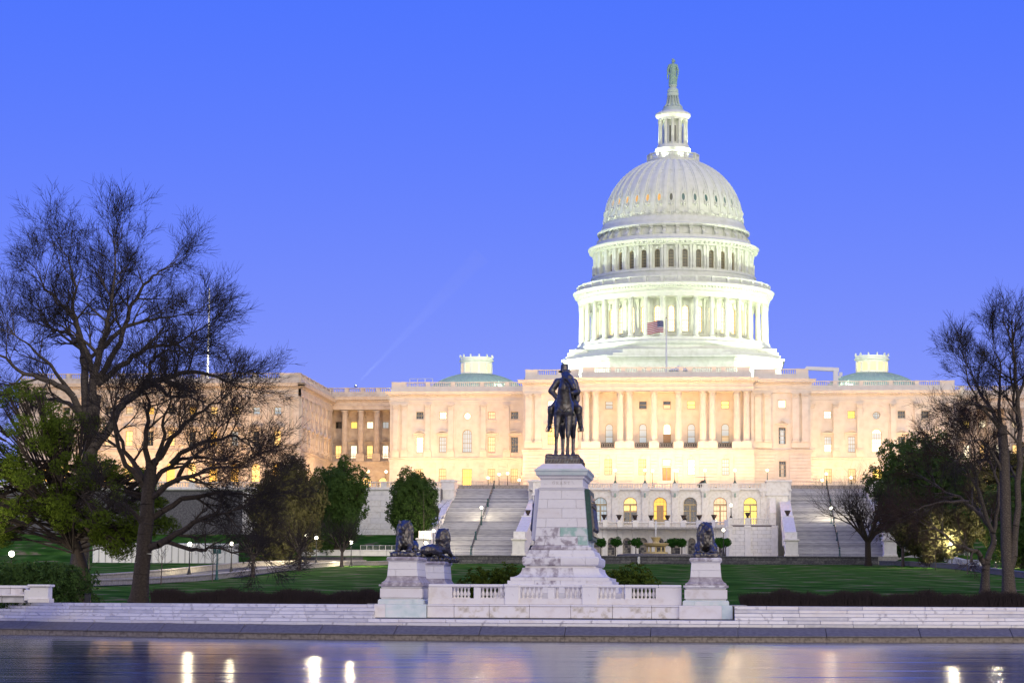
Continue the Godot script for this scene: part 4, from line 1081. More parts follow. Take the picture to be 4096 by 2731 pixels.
func terrace() -> void:
	var t := thing("terrace_arcade", "pale marble terrace front with a row of round-headed openings below the portico", "terrace", Vector3(-1.12, 0, -268.0))
	var T: Material = M.terrace
	var ax := []
	for i in 7: ax.append(4.9 * (i - 3))
	var holes := []
	for i in 7: holes.append([ax[i] - 1.08, ax[i] + 1.08, 14.3, 18.8, 1])
	var w := MB.new()
	w.wall(-20.8, 20.8, 8.0, 20.2, 0.0, holes, 0.7)
	part("wall", w, T, t)
	for i in 7:
		var ar := MB.new()
		ring(ar, arch_pts(2.3, 4.5, 1, 0.0), arch_pts(2.3, 4.5, 1, 0.55), -0.05, 0.12, false)
		part("arch", ar, T, t, Vector3(ax[i], 14.3, 0))
		var pm: Material = [M.blind, M.blind, M.lit_warm, M.lit_hall, M.glass, M.lit_pink, M.lit_yellow][i]
		var wn := window(t, ax[i], 14.3, 2.16, 4.5, 0.0, 1, pm, 4, 6, "", T, M.wood, "window" if i != 3 else "doorway", 0.62, 0.06)
		if i != 3:
			put("transom", boxmesh(2.1, 0.3, 0.14, 0.02), M.wood, wn, Vector3(0, 3.15, -0.52)); put("mullion", boxmesh(0.26, 3.3, 0.15, 0.02), M.wood, wn, Vector3(0, 0.02, -0.52))
			put("transom", boxmesh(2.1, 0.16, 0.13, 0.02), M.wood, wn, Vector3(0, 2.2, -0.52))
			if i == 2:
				blind(wn, 2.1, 0.1, 2.15, 0.6, M.glass)
		else:
			for s in [-1, 1]: put("door_leaf", boxmesh(0.5, 2.3, 0.08, 0.02), M.door, wn, Vector3(s * 0.28, 0.9, -0.5))
			for k in 4: put("step", boxmesh(2.1, 0.22, 0.3, 0.01), M.wood, wn, Vector3(0, 0.02 + 0.22 * k, -0.1 - 0.13 * k))
	# jambs in separate stones, piers, cornice
	for i in 8:
		var px := 4.9 * (i - 3.5)
		if i == 0 or i == 7: px = signf(px) * 16.9
		put("pier", boxmesh(1.05, 6.2, 0.34, 0.03), T, t, Vector3(px, 13.6, 0.12))
		var cp := MB.new()
		cp.hexa([Vector3(-0.52, 19.0, 0.34), Vector3(0.52, 19.0, 0.34), Vector3(0.52, 19.0, 0), Vector3(-0.52, 19.0, 0), Vector3(-0.62, 19.75, 0.55), Vector3(0.62, 19.75, 0.55), Vector3(0.62, 19.75, 0), Vector3(-0.62, 19.75, 0)], 0.02)
		cp.box(-0.18, 18.9, 0.3, 0.18, 19.6, 0.6)
		cp.box(-0.75, 19.75, 0, 0.75, 20.2, 0.75)
		part("pier_capital", cp, M.terrace_b, t, Vector3(px, 0, 0.02))
		if i > 0 and i < 7: put("bronze_mask", boxmesh(0.26, 0.7, 0.2, 0.06), M.verdigris, t, Vector3(px, 18.75, 0.7))
	for i in 7:
		for s in [-1, 1]:
			var a: float = ax[i] + s * 1.1; var b: float = ax[i] + s * 1.95
			blocks(t, minf(a, b), maxf(a, b), 13.6, 17.6, 0.03, 5, 0.9, [M.terrace, M.terrace_b], 0.1)
	var cn := MB.new()
	cn.band(-20.8, 20.8, 0.0, [Vector2(-0.3, 19.75), Vector2(0.12, 19.75), Vector2(0.2, 19.9), Vector2(0.45, 20.0), Vector2(0.45, 20.2), Vector2(-0.3, 20.2)], 1.0)
	part("cornice", cn, T, t)
	var prs := []
	for i in 6: prs.append(4.9 * (i - 2.5))
	balustrade(t, -17.2, 17.2, 20.2, 21.05, 0.12, [-17.0] + prs + [17.0], 1.0, 0.42, T, 0.5)
	for s in [-1, 1]:
		# corner blocks with a scrolled buttress
		put("corner_block", boxmesh(3.6, 1.95, 3.0, 0.04), T, t, Vector3(s * 19.1, 19.35, -0.9))
		put("corner_block", boxmesh(3.9, 0.3, 3.3, 0.04), M.terrace_b, t, Vector3(s * 19.1, 21.3, -0.9))
		put("corner_block", boxmesh(3.9, 0.34, 3.3, 0.04), M.terrace_b, t, Vector3(s * 19.1, 19.05, -0.9))
		put("corner_block", boxmesh(3.4, 11.0, 2.8, 0.04), T, t, Vector3(s * 19.1, 8.05, -0.9))
		var bt := MB.new()
		for k in 8:
			var a := PI / 2 * k / 8.0; var b := PI / 2 * (k + 1) / 8.0
			bt.hexa([Vector3(-0.5, 16.2 + 2.6 * sin(a), 2.4 - 1.9 * sin(a)), Vector3(0.5, 16.2 + 2.6 * sin(a), 2.4 - 1.9 * sin(a)), Vector3(0.5, 16.2 + 2.6 * sin(a), 0), Vector3(-0.5, 16.2 + 2.6 * sin(a), 0), Vector3(-0.5, 16.2 + 2.6 * sin(b), 2.4 - 1.9 * sin(b)), Vector3(0.5, 16.2 + 2.6 * sin(b), 2.4 - 1.9 * sin(b)), Vector3(0.5, 16.2 + 2.6 * sin(b), 0), Vector3(-0.5, 16.2 + 2.6 * sin(b), 0)], 0.0)
		bt.box(-0.5, 13.0, 0, 0.5, 16.2, 2.4)
		part("buttress", bt, T, t, Vector3(s * 18.3, 0, 0))
	# floors
	var fl := MB.new()
	fl.box(-21.5, 19.8, -300.0 + 268.0, 20.8, 20.19, -0.3)
	part("terrace_floor", fl, M.paving, t)
	# ---- the lower curved arcade with niches ----
	var c := thing("niche_arcade", "curved white marble wall with small arched niches behind the fountain", "wall", Vector3(-1.12, 0, -258.0))
	var n := 9
	var R := 17.0
	var half := 10.9
	var a0 := asin(half / R)
	# concave towards the camera: the middle lies furthest back
	var niche := MB.new()
	var seg := 2 * a0 / n
	var fw := 2 * R * tan(seg / 2)
	niche.wall(-fw / 2, fw / 2, 8.4, 13.45, 0.0, [[-0.72, 0.72, 8.5, 12.0, 1]], 0.55)
	var nm := niche.mesh()
	var archm := MB.new()
	ring(archm, arch_pts(1.46, 3.5, 1, 0.0), arch_pts(1.46, 3.5, 1, 0.36), -0.05, 0.1, false)
	var am := archm.mesh()
	var zc := R * cos(a0)
	var balm := MB.new()
	for k in 8: baluster(balm, -fw / 2 + 0.45 + (fw - 0.9) * (k + 0.5) / 8, 13.62, 14.35, 0.1, 0.09)
	var bmm := balm.mesh()
	for i in n:
		var a := -a0 + seg * (i + 0.5)
		var p := Vector3(sin(a) * R, 0, zc - cos(a) * R)
		var q := put("niche_bay", nm, M.terrace_b, c, p, -a)
		put("niche_back", boxmesh(1.5, 3.6, 0.1), M.rubble, q, Vector3(0, 8.4, -0.62))
		for r in 9:
			for k in 3:
				put("brick", boxmesh(0.44 + 0.08 * ((r + k) % 2), 0.34, 0.1, 0.03), [M.rubble, M.limestone, M.granite][rng.randi() % 3], q, Vector3(-0.5 + 0.5 * k + 0.12 * (r % 2) - 0.06, 8.5 + 0.385 * r, -0.55))
		put("arch", am, M.terrace, c, p + Vector3(0, 8.5, 0), -a)
		put("cornice", boxmesh(fw + 0.12, 0.2, 0.8, 0.04), M.terrace, c, p + Vector3(0, 13.4, 0), -a)
		put("top_rail", boxmesh(fw + 0.1, 0.16, 0.5, 0.03), M.terrace, c, p + Vector3(sin(-a) * 0.1, 14.37, cos(a) * 0.1), -a)
		var bb := put("balusters", bmm, M.terrace, c, p, -a)
		bb.set_meta("kind", "stuff")
	for i in n + 1:
		var a := -a0 + seg * i
		var rr := R / cos(seg / 2)
		var p := Vector3(sin(a) * rr, 0, zc - cos(a) * rr)
		put("pilaster", boxmesh(0.78, 5.0, 0.5, 0.03), M.terrace_b, c, p + Vector3(0, 8.4, 0), -a)
		put("pilaster_capital", boxmesh(0.95, 0.28, 0.68, 0.03), M.terrace, c, p + Vector3(0, 12.95, 0), -a)
		put("parapet_pier", boxmesh(0.85, 1.2, 0.7, 0.03), M.terrace_b, c, p + Vector3(0, 13.6, 0), -a)
		if i % 1 == 0 and i > 0 and i < n: urn(p.x - 1.12, 14.8, -258.0 + p.z, "dark iron urn on the curved niche wall, %s pier from the rider's pedestal" % ["", "first", "second", "third", "fourth", "fifth", "sixth", "seventh", "eighth"][i])
	# straight flanks
	for s in [-1, 1]:
		var f := MB.new()
		var xa: float = s * half; var xb: float = s * 18.4
		var lo := minf(xa, xb); var hi := maxf(xa, xb)
		f.box(lo, 8.0, -1.0, hi, 14.0, 0.0)
		part("flank_wall", f, M.mortar, c)
		blocks(c, lo + 0.6 if s > 0 else lo, hi if s > 0 else hi - 0.6, 8.4, 13.7, 0.0, 9, 1.5, [M.terrace_b, M.terrace_b, M.terrace], 0.16)
		for x in [xa + s * 0.3, xa + s * 3.2, xb]:
			put("pilaster", boxmesh(0.95, 5.6, 0.5, 0.03), M.terrace_b, c, Vector3(x, 8.3, 0.0))
			put("pilaster_capital", boxmesh(1.1, 0.3, 0.7, 0.03), M.terrace, c, Vector3(x, 13.5, 0.0))
		balustrade(c, lo, hi, 13.95, 15.05, -0.1, [xa + s * 0.4, xa + s * 3.2, xb - s * 0.3], 0.85, 0.34, M.terrace, 0.5)
		urn(xa + s * 3.2 - 1.12, 15.1, -258.1, "dark iron urn on the straight marble parapet beside the niche wall" if s > 0 else "dark iron urn on the parapet hidden behind the monument")
	var lf := MB.new()
	lf.box(-18.0, 13.3, -9.9, 18.0, 13.6, 0.0)
	part("balcony_floor", lf, M.paving, c)
func lerpz(y: float) -> float:
	return -280.0 + 42.0 * (20.55 - y) / 11.85
func stairs(s: float, label: String) -> void:
	# wide flights between sloping cheek walls; x from 19.2 to 32.4 (or mirrored), three landings
	var xa := 20.0 if s > 0 else -35.5; var xb := 33.0 if s > 0 else -22.6
	var t := thing("grand_stair", label, "stairs", Vector3((xa + xb) / 2, 0, -238.0))
	var w := xb - xa
	var lev := [8.7, 11.15, 13.7, 17.05, 20.55]
	var zz := 0.0
	var y := 8.7
	var marks := [0.0]
	for k in 4:
		var n := int(round((lev[k + 1] - lev[k]) / 0.152))
		var rise: float = (lev[k + 1] - lev[k]) / n
		var tread := 0.44
		for i in n:
			put("step", boxmesh(w, rise + 0.05, tread + 0.1, 0.012), [M.step, M.step_b, M.step_c, M.step][rng.randi() % 4], t, Vector3(0, y - 0.05, -zz - tread / 2 - 0.05))
			y += rise; zz += tread
		zz += 1.2
		put("landing", boxmesh(w, 0.12, 1.5, 0.012), M.step, t, Vector3(0, y - 0.125, -zz + 0.5))
		marks.append(zz)
	for k in 5:
		put("step", boxmesh(w + 1.0, 0.2, 0.5, 0.012), M.limestone, t, Vector3(0, y - 0.05 + 0.15 * k, -zz - 0.2 - 0.42 * k))
	var core := MB.new()
	core.hexa([Vector3(-w / 2, 7.0, -0.1), Vector3(w / 2, 7.0, -0.1), Vector3(w / 2, 7.0, -zz), Vector3(-w / 2, 7.0, -zz), Vector3(-w / 2, 8.2, -0.1), Vector3(w / 2, 8.2, -0.1), Vector3(w / 2, 19.8, -zz), Vector3(-w / 2, 19.8, -zz)], 0.0)
	part("core", core, M.step, t)
	# cheeks: base pier, sloped lengths with flat blocks between, top pier
	for e in [-1, 1]:
		var ex: float = e * (w / 2 + 0.8)
		put("newel", boxmesh(1.9, 2.2, 2.4, 0.04), M.terrace_b, t, Vector3(ex, 8.7, 0.2)); put("newel_cap", boxmesh(2.3, 0.3, 2.8, 0.05), M.terrace, t, Vector3(ex, 10.9, 0.2)); put("newel_base", boxmesh(2.15, 0.35, 2.6, 0.04), M.terrace, t, Vector3(ex, 8.6, 0.2))
		put("newel", boxmesh(1.8, 1.1, 2.6, 0.04), M.terrace, t, Vector3(ex, 11.2, -1.4))
		var z0 := -2.6; var y0 := 11.9
		var plan := [[-2.6, 11.9, -16.5, 15.0], [-18.2, 15.0, -31.0, 18.3]]
		for q in plan:
			var b := MB.new()
			b.hexa([Vector3(-0.75, q[1] - 3.6, q[0]), Vector3(0.75, q[1] - 3.6, q[0]), Vector3(0.75, q[3] - 3.6, q[2]), Vector3(-0.75, q[3] - 3.6, q[2]), Vector3(-0.75, q[1], q[0]), Vector3(0.75, q[1], q[0]), Vector3(0.75, q[3], q[2]), Vector3(-0.75, q[3], q[2])], 0.03)
			part("cheek_wall", b, M.terrace_b, t, Vector3(ex, 0, 0))
			var cp := MB.new()
			cp.hexa([Vector3(-0.9, q[1], q[0] + 0.1), Vector3(0.9, q[1], q[0] + 0.1), Vector3(0.9, q[3], q[2]), Vector3(-0.9, q[3], q[2]), Vector3(-0.9, q[1] + 0.2, q[0] + 0.1), Vector3(0.9, q[1] + 0.2, q[0] + 0.1), Vector3(0.9, q[3] + 0.2, q[2]), Vector3(-0.9, q[3] + 0.2, q[2])], 0.02)
			part("cheek_coping", cp, M.terrace, t, Vector3(ex, 0, 0))
		put("cheek_block", boxmesh(1.7, 4.5, 2.0, 0.04), M.terrace_b, t, Vector3(ex, 10.6, -17.3)); put("cheek_block_cap", boxmesh(2.0, 0.22, 2.3, 0.03), M.terrace, t, Vector3(ex, 15.05, -17.3))
		urn(t.position.x + ex, 15.27, -238.0 - 16.9, "dark iron urn on the stair wall by the tree-lined bank" if e == s else "dark iron urn on the stair wall beside the arcade", 1.05)
		put("top_pier", boxmesh(2.1, 4.6, 3.4, 0.05), M.terrace_b, t, Vector3(ex, 16.9, -33.0)); put("top_pier_cap", boxmesh(2.5, 0.4, 3.8, 0.05), M.terrace, t, Vector3(ex, 21.3, -33.0)); put("top_pier_band", boxmesh(2.35, 0.28, 3.6, 0.04), M.terrace, t, Vector3(ex, 19.9, -33.0))
		put("top_wall", boxmesh(1.6, 5.0, 9.0, 0.04), M.terrace_b, t, Vector3(ex, 16.2, -38.5))
	# handrail up the middle
	var rl := thing("stair_handrail", "black handrail with teal posts climbing the stair " + ("by the niche arcade's free end" if s > 0 else "beside the lion monument"), "handrail", Vector3((xa + xb) / 2, 0, -238.0))
	var pts := []
	for k in 5:
		pts.append(Vector3(-0.1, lev[k] + 1.0, -marks[k] + (0.9 if k > 0 else 0.0)))
	for k in 4:
		var rb := MB.new()
		var p: Vector3 = pts[k]; var q: Vector3 = pts[k + 1] + Vector3(0, 0, 0.6)
		rb.tube(p, q, 0.05, 0.05, 6); rb.tube(p - Vector3(0, 0.45, 0), q - Vector3(0, 0.45, 0), 0.025, 0.025, 5)
		for i in 8: rb.tube(p.lerp(q, i / 8.0), p.lerp(q, i / 8.0) - Vector3(0, 1.0, 0), 0.025, 0.025, 4)
		rb.box(p.x - 0.02, 0, 0, p.x - 0.019, 0.001, 0.001)
		part("rail", rb, M.iron, rl)
		for e in [p, q]:
			var nb := MB.new()
			nb.lathe([Vector2(0.17, -1.0), Vector2(0.17, -0.8), Vector2(0.1, -0.7), Vector2(0.08, 0.1), Vector2(0.13, 0.15), Vector2(0.1, 0.3), Vector2(0.0, 0.38)], 10)
			part("newel_post", nb, M.iron_green, rl, e)

# ---- modelled figures: tapered bones joined by a smooth union, meshed as surface nets ----
func sculpt(b: MB, bones: Array, cell: float, k := 0.06, rough := 0.0, rf := 3.0) -> void:
	var lo := Vector3(1e9, 1e9, 1e9); var hi := -lo
	for q in bones:
		var r: float = maxf(q[2], q[3]) + cell * 3
		for p in [q[0], q[1]]:
			lo = lo.min(p - Vector3.ONE * r); hi = hi.max(p + Vector3.ONE * r)
	var nx := int((hi.x - lo.x) / cell) + 2; var ny := int((hi.y - lo.y) / cell) + 2; var nz := int((hi.z - lo.z) / cell) + 2
	var g := PackedFloat32Array()
	g.resize(nx * ny * nz); g.fill(1.0)
	for q in bones:
		var pa: Vector3 = q[0]; var pb: Vector3 = q[1]
		var ra: float = q[2]; var rb: float = q[3]
		var m: float = maxf(ra, rb) + k + cell * 2
		var kk: float = q[4] if q.size() > 4 else k
		var l := (pa.min(pb) - Vector3.ONE * m - lo) / cell; var h := (pa.max(pb) + Vector3.ONE * m - lo) / cell
		var d := pb - pa
		var dd := maxf(d.length_squared(), 1e-9)
		for z in range(maxi(0, int(l.z)), mini(nz - 1, int(h.z) + 1)):
			for y in range(maxi(0, int(l.y)), mini(ny - 1, int(h.y) + 1)):
				var row := (z * ny + y) * nx
				for x in range(maxi(0, int(l.x)), mini(nx - 1, int(h.x) + 1)):
					var p := lo + Vector3(x, y, z) * cell - pa
					var t := clampf(p.dot(d) / dd, 0.0, 1.0)
					var e := (p - d * t).length() - (ra + (rb - ra) * t)
					var o := g[row + x]
					var c := maxf(kk - absf(o - e), 0.0)
					g[row + x] = minf(o, e) - c * c / (4.0 * kk)
	if rough > 0.0:
		for z in nz:
			for y in ny:
				var row := (z * ny + y) * nx
				for x in nx:
					if absf(g[row + x]) < 0.2:
						var p := (lo + Vector3(x, y, z) * cell) * rf
						g[row + x] += field.get_noise_3d(p.x * 1.3, p.y * 0.55, p.z) * rough
	var idx := {}
	var vs := PackedVector3Array(); var ns := PackedVector3Array()
	var sx := 1; var sy := nx; var sz := nx * ny
	var offs := [0, sx, sy, sx + sy, sz, sx + sz, sy + sz, sx + sy + sz]
	for z in nz - 1:
		for y in ny - 1:
			var row := (z * ny + y) * nx
			for x in nx - 1:
				var i := row + x
				if absf(g[i]) > cell * 2.2: continue
				var neg := 0
				for o in offs:
					if g[i + o] < 0.0: neg += 1
				if neg == 0 or neg == 8: continue
				var sum := Vector3.ZERO; var cnt := 0
				for e in [[0, 1], [2, 3], [4, 5], [6, 7], [0, 2], [1, 3], [4, 6], [5, 7], [0, 4], [1, 5], [2, 6], [3, 7]]:
					var a: float = g[i + offs[e[0]]]; var c: float = g[i + offs[e[1]]]
					if (a < 0.0) != (c < 0.0):
						var t := a / (a - c)
						var p := Vector3(e[0] & 1, (e[0] >> 1) & 1, e[0] >> 2); var q := Vector3(e[1] & 1, (e[1] >> 1) & 1, e[1] >> 2)
						sum += p + (q - p) * t; cnt += 1
				idx[i] = vs.size()
				vs.append(lo + (Vector3(x, y, z) + sum / cnt) * cell)
				ns.append(Vector3(g[i + sx] + g[i + sx + sy] + g[i + sx + sz] + g[i + sx + sy + sz] - g[i] - g[i + sy] - g[i + sz] - g[i + sy + sz], g[i + sy] + g[i + sx + sy] + g[i + sy + sz] + g[i + sx + sy + sz] - g[i] - g[i + sx] - g[i + sz] - g[i + sx + sz], g[i + sz] + g[i + sx + sz] + g[i + sy + sz] + g[i + sx + sy + sz] - g[i] - g[i + sx] - g[i + sy] - g[i + sx + sy]).normalized())
	var ax := [[sx, sy, sz], [sy, sz, sx], [sz, sx, sy]]
	for i in idx:
		for a in ax:
			var j: int = i + a[0]
			if (g[i] < 0.0) == (g[j] < 0.0): continue
			var p: int = i - a[1]; var q: int = i - a[2]; var r: int = i - a[1] - a[2]
			if not (idx.has(p) and idx.has(q) and idx.has(r)): continue
			var v0: int = idx[i]; var v1: int = idx[p]; var v2: int = idx[r]; var v3: int = idx[q]
			if g[i] < 0.0:
				var s := v1
				v1 = v3; v3 = s
			if (vs[v2] - vs[v0]).cross(vs[v1] - vs[v0]).dot(ns[v0] + ns[v1] + ns[v2]) < 0.0:
				var w := v1
				v1 = v3; v3 = w
			b.trin(vs[v0], vs[v1], vs[v2], ns[v0], ns[v1], ns[v2])
			b.trin(vs[v0], vs[v2], vs[v3], ns[v0], ns[v2], ns[v3])
func V(x: float, y: float, z: float) -> Vector3:
	return Vector3(x, y, z)
func horse_and_rider() -> void:
	var t := thing("equestrian_statue", "dark bronze rider in slouch hat on a standing horse atop tall marble pedestal", "statue", Vector3(-0.06, 8.54, 0))
	var base := MB.new()
	base.cbox(-0.89, 0, -2.05, 0.89, 0.34, 2.05, 0.04)
	sculpt(base, [[V(-0.7, 0.36, -1.8), V(0.7, 0.36, -1.8), 0.14, 0.12], [V(-0.7, 0.36, 1.8), V(0.7, 0.37, 1.8), 0.13, 0.14], [V(-0.72, 0.36, -1.8), V(-0.7, 0.36, 1.8), 0.14, 0.14], [V(0.72, 0.36, -1.8), V(0.7, 0.36, 1.8), 0.13, 0.13], [V(0, 0.33, -1.8), V(0, 0.33, 1.8), 0.12, 0.12], [V(-0.35, 0.33, -1.8), V(-0.35, 0.33, 1.8), 0.13, 0.12], [V(0.35, 0.33, -1.8), V(0.35, 0.33, 1.8), 0.12, 0.12], [V(-0.8, 0.42, 1.85), V(-0.6, 0.46, 1.7), 0.1, 0.08]], 0.06, 0.12, 0.03, 5.0)
	for k in 12:
		base.tube(V(-0.82 + 0.14 * k, 0.08, 2.07), V(-0.72 + 0.14 * k, 0.26, 2.07), 0.035, 0.02, 5)
		base.tube(V(0.9, 0.08, -1.9 + 0.34 * k), V(0.9, 0.26, -1.7 + 0.34 * k), 0.035, 0.03, 5)
	part("base", base, M.bronze, t)
	# horse, facing the pool, head turned a little aside
	var o := V(0, 0.42, 0)
	var H := []
	var add := func(a: Vector3, c: Vector3, ra: float, rb: float, kk := 0.07) -> void: H.append([a + o, c + o, ra, rb, kk])
	add.call(V(0, 2.45, 0.75), V(0, 2.5, -0.2), 0.47, 0.5, 0.12); add.call(V(0, 2.5, -0.2), V(0, 2.62, -1.15), 0.5, 0.46, 0.12)
	add.call(V(-0.2, 2.35, 0.95), V(-0.22, 2.7, 0.7), 0.28, 0.26, 0.1); add.call(V(0.2, 2.35, 0.95), V(0.22, 2.7, 0.7), 0.28, 0.26, 0.1)
	add.call(V(0, 2.65, 0.85), V(0.02, 3.45, 1.15), 0.42, 0.28, 0.1); add.call(V(0.02, 3.45, 1.15), V(0.12, 4.1, 1.25), 0.27, 0.2, 0.08)
	add.call(V(0.1, 4.12, 1.22), V(0.3, 3.95, 1.5), 0.21, 0.2, 0.05); add.call(V(0.3, 3.95, 1.5), V(0.52, 3.55, 1.85), 0.17, 0.125, 0.05); add.call(V(0.52, 3.55, 1.85), V(0.57, 3.42, 1.92), 0.125, 0.11, 0.03)
	add.call(V(0.18, 3.75, 1.32), V(0.38, 3.55, 1.6), 0.14, 0.1, 0.04)
	add.call(V(-0.02, 4.22, 1.12), V(-0.1, 4.5, 1.2), 0.065, 0.02, 0.02); add.call(V(0.24, 4.22, 1.2), V(0.3, 4.5, 1.28), 0.065, 0.02, 0.02)
	for z in 6: add.call(V(0.02, 2.95 + 0.2 * z, 0.72 + 0.06 * z), V(-0.05, 3.0 + 0.2 * z, 0.82 + 0.06 * z), 0.09, 0.07, 0.03)
	# legs
	for q in [[-0.3, -0.38, -0.40, 0.0], [0.24, 0.2, 0.18, 0.03]]:
		add.call(V(q[0], 2.2, 0.9), V(q[1], 1.15, 0.98), 0.23, 0.115, 0.08); add.call(V(q[1], 1.18, 0.99), V(q[1], 1.05, 0.99), 0.125, 0.115, 0.03)
		add.call(V(q[1], 1.05, 0.98), V(q[2], 0.3, 0.93), 0.085, 0.075, 0.03); add.call(V(q[2], 0.3, 0.94), V(q[2], 0.24, 0.97), 0.1, 0.095, 0.03); add.call(V(q[2], 0.2, 1.0), V(q[2], 0.02, 1.05), 0.085, 0.13, 0.03)
	for q in [[-0.27, -0.2, 0.0], [0.3, 0.33, 0.12]]:
		add.call(V(q[0], 2.45, -1.15), V(q[0], 1.8, -0.85), 0.34, 0.24, 0.1); add.call(V(q[0], 1.8, -0.85), V(q[1], 1.15, -1.4), 0.22, 0.115, 0.06)
		add.call(V(q[1], 1.15, -1.4), V(q[1], 0.32, -1.25), 0.105, 0.08, 0.03); add.call(V(q[1], 0.3, -1.24), V(q[1], 0.22, -1.2), 0.1, 0.09, 0.03); add.call(V(q[1], 0.2, -1.18), V(q[1], 0.02, -1.1), 0.085, 0.13, 0.03)
	add.call(V(0, 2.75, -1.55), V(0, 2.3, -1.85), 0.12, 0.14, 0.05); add.call(V(0, 2.3, -1.85), V(0, 1.2, -1.85), 0.15, 0.06, 0.05)
	var hb := MB.new()
	sculpt(hb, H, 0.045, 0.07, 0.012, 5.0)
	# bridle, reins, breast strap
	for s in [-1, 1]:
		hb.path([V(0.1 + s * 0.18, 4.35, 1.35), V(0.3 + s * 0.18, 3.98, 1.66), V(0.48 + s * 0.12, 3.9, 1.88)], 0.022, 5)
		hb.path([V(s * 0.42, 3.1, 0.85), V(s * 0.36, 2.95, 1.2), V(0, 2.7, 1.42)], 0.03, 5)
		hb.path([V(0.5, 3.95, 1.8), V(0.1 + s * 0.3, 3.7, 1.2), V(0.2, 3.75, 0.45)], 0.02, 5)
	part("horse", hb, M.bronze, t)
	# rider
	var Rr := []
	var r2 := func(a: Vector3, c: Vector3, ra: float, rb: float, kk := 0.05) -> void: Rr.append([a + o, c + o, ra, rb, kk])
	r2.call(V(0, 2.95, -0.25), V(0, 3.4, -0.25), 0.34, 0.33, 0.08); r2.call(V(0, 3.4, -0.25), V(0, 3.88, -0.2), 0.34, 0.33, 0.08); r2.call(V(-0.3, 3.92, -0.22), V(0.3, 3.92, -0.22), 0.2, 0.2, 0.08)
	r2.call(V(0, 4.0, -0.2), V(0, 4.22, -0.15), 0.17, 0.13, 0.05); r2.call(V(-0.05, 4.32, -0.12), V(-0.05, 4.42, -0.12), 0.17, 0.165, 0.03); r2.call(V(-0.05, 4.2, -0.04), V(-0.05, 4.12, -0.02), 0.13, 0.08, 0.04)
	r2.call(V(-0.05, 4.34, 0.03), V(-0.05, 4.3, 0.07), 0.03, 0.03, 0.02)
	# left arm with the fist on the hip, right arm with the reins
	r2.call(V(-0.42, 3.92, -0.22), V(-0.72, 3.45, -0.2), 0.19, 0.16); r2.call(V(-0.72, 3.45, -0.2), V(-0.45, 3.12, 0.02), 0.155, 0.12); r2.call(V(-0.45, 3.12, 0.02), V(-0.36, 3.05, 0.1), 0.09, 0.08, 0.03)
	r2.call(V(0.42, 3.92, -0.22), V(0.62, 3.4, -0.08), 0.19, 0.16); r2.call(V(0.62, 3.4, -0.08), V(0.38, 3.3, 0.36), 0.15, 0.11); r2.call(V(0.38, 3.3, 0.36), V(0.28, 3.32, 0.45), 0.085, 0.08, 0.03)
	for f in 4: r2.call(V(0.28, 3.36 - 0.035 * f, 0.48), V(0.2, 3.34 - 0.035 * f, 0.46), 0.024, 0.02, 0.01)
	# cape and coat skirts
	r2.call(V(0.5, 3.75, -0.35), V(0.62, 3.0, -0.3), 0.16, 0.12, 0.08); r2.call(V(0.3, 3.7, -0.45), V(0.35, 2.8, -0.55), 0.2, 0.2, 0.08); r2.call(V(-0.2, 3.6, -0.45), V(-0.3, 2.8, -0.55), 0.2, 0.2, 0.08)
	r2.call(V(-0.2, 3.0, -0.1), V(-0.45, 2.75, -0.2), 0.22, 0.2, 0.08); r2.call(V(0.2, 3.0, -0.1), V(0.5, 2.75, -0.2), 0.22, 0.2, 0.08)
	for s in [-1, 1]:
		r2.call(V(s * 0.25, 2.95, -0.1), V(s * 0.68, 2.45, 0.3), 0.24, 0.19, 0.06); r2.call(V(s * 0.69, 2.5, 0.3), V(s * 0.7, 2.3, 0.3), 0.2, 0.17, 0.03)
		r2.call(V(s * 0.7, 2.35, 0.29), V(s * 0.79, 1.62, 0.12), 0.16, 0.11, 0.04); r2.call(V(s * 0.79, 1.62, 0.1), V(s * 0.82, 1.42, 0.42), 0.11, 0.075, 0.04)
	var rb := MB.new()
	sculpt(rb, Rr, 0.04, 0.05, 0.016, 6.0)
	for s in [-1, 1]:
		for k in 8:
			var a := PI * k / 8.0; var c := PI * (k + 1) / 8.0
			rb.tube(o + V(s * 0.81 + 0.15 * cos(a), 1.36 + 0.3 * sin(a), 0.3), o + V(s * 0.81 + 0.15 * cos(c), 1.36 + 0.3 * sin(c), 0.3), 0.022, 0.022, 5)
		rb.box(s * 0.81 - 0.15 + o.x, 1.33 + o.y, 0.2 + o.z, s * 0.81 + 0.15 + o.x, 1.37 + o.y, 0.4 + o.z)
	part("rider", rb, M.bronze, t)
	var hat := MB.new()
	hat.x = Transform3D(Basis(Vector3.RIGHT, -0.06), o + V(-0.05, 4.46, -0.12))
	hat.lathe([Vector2(0.0, -0.02), Vector2(0.3, -0.05), Vector2(0.345, -0.02), Vector2(0.3, 0.01), Vector2(0.215, 0.03), Vector2(0.2, 0.1), Vector2(0.185, 0.3), Vector2(0.15, 0.36), Vector2(0.08, 0.33), Vector2(0.0, 0.33)], 24, 0, TAU, true)
	part("hat", hat, M.bronze, t)
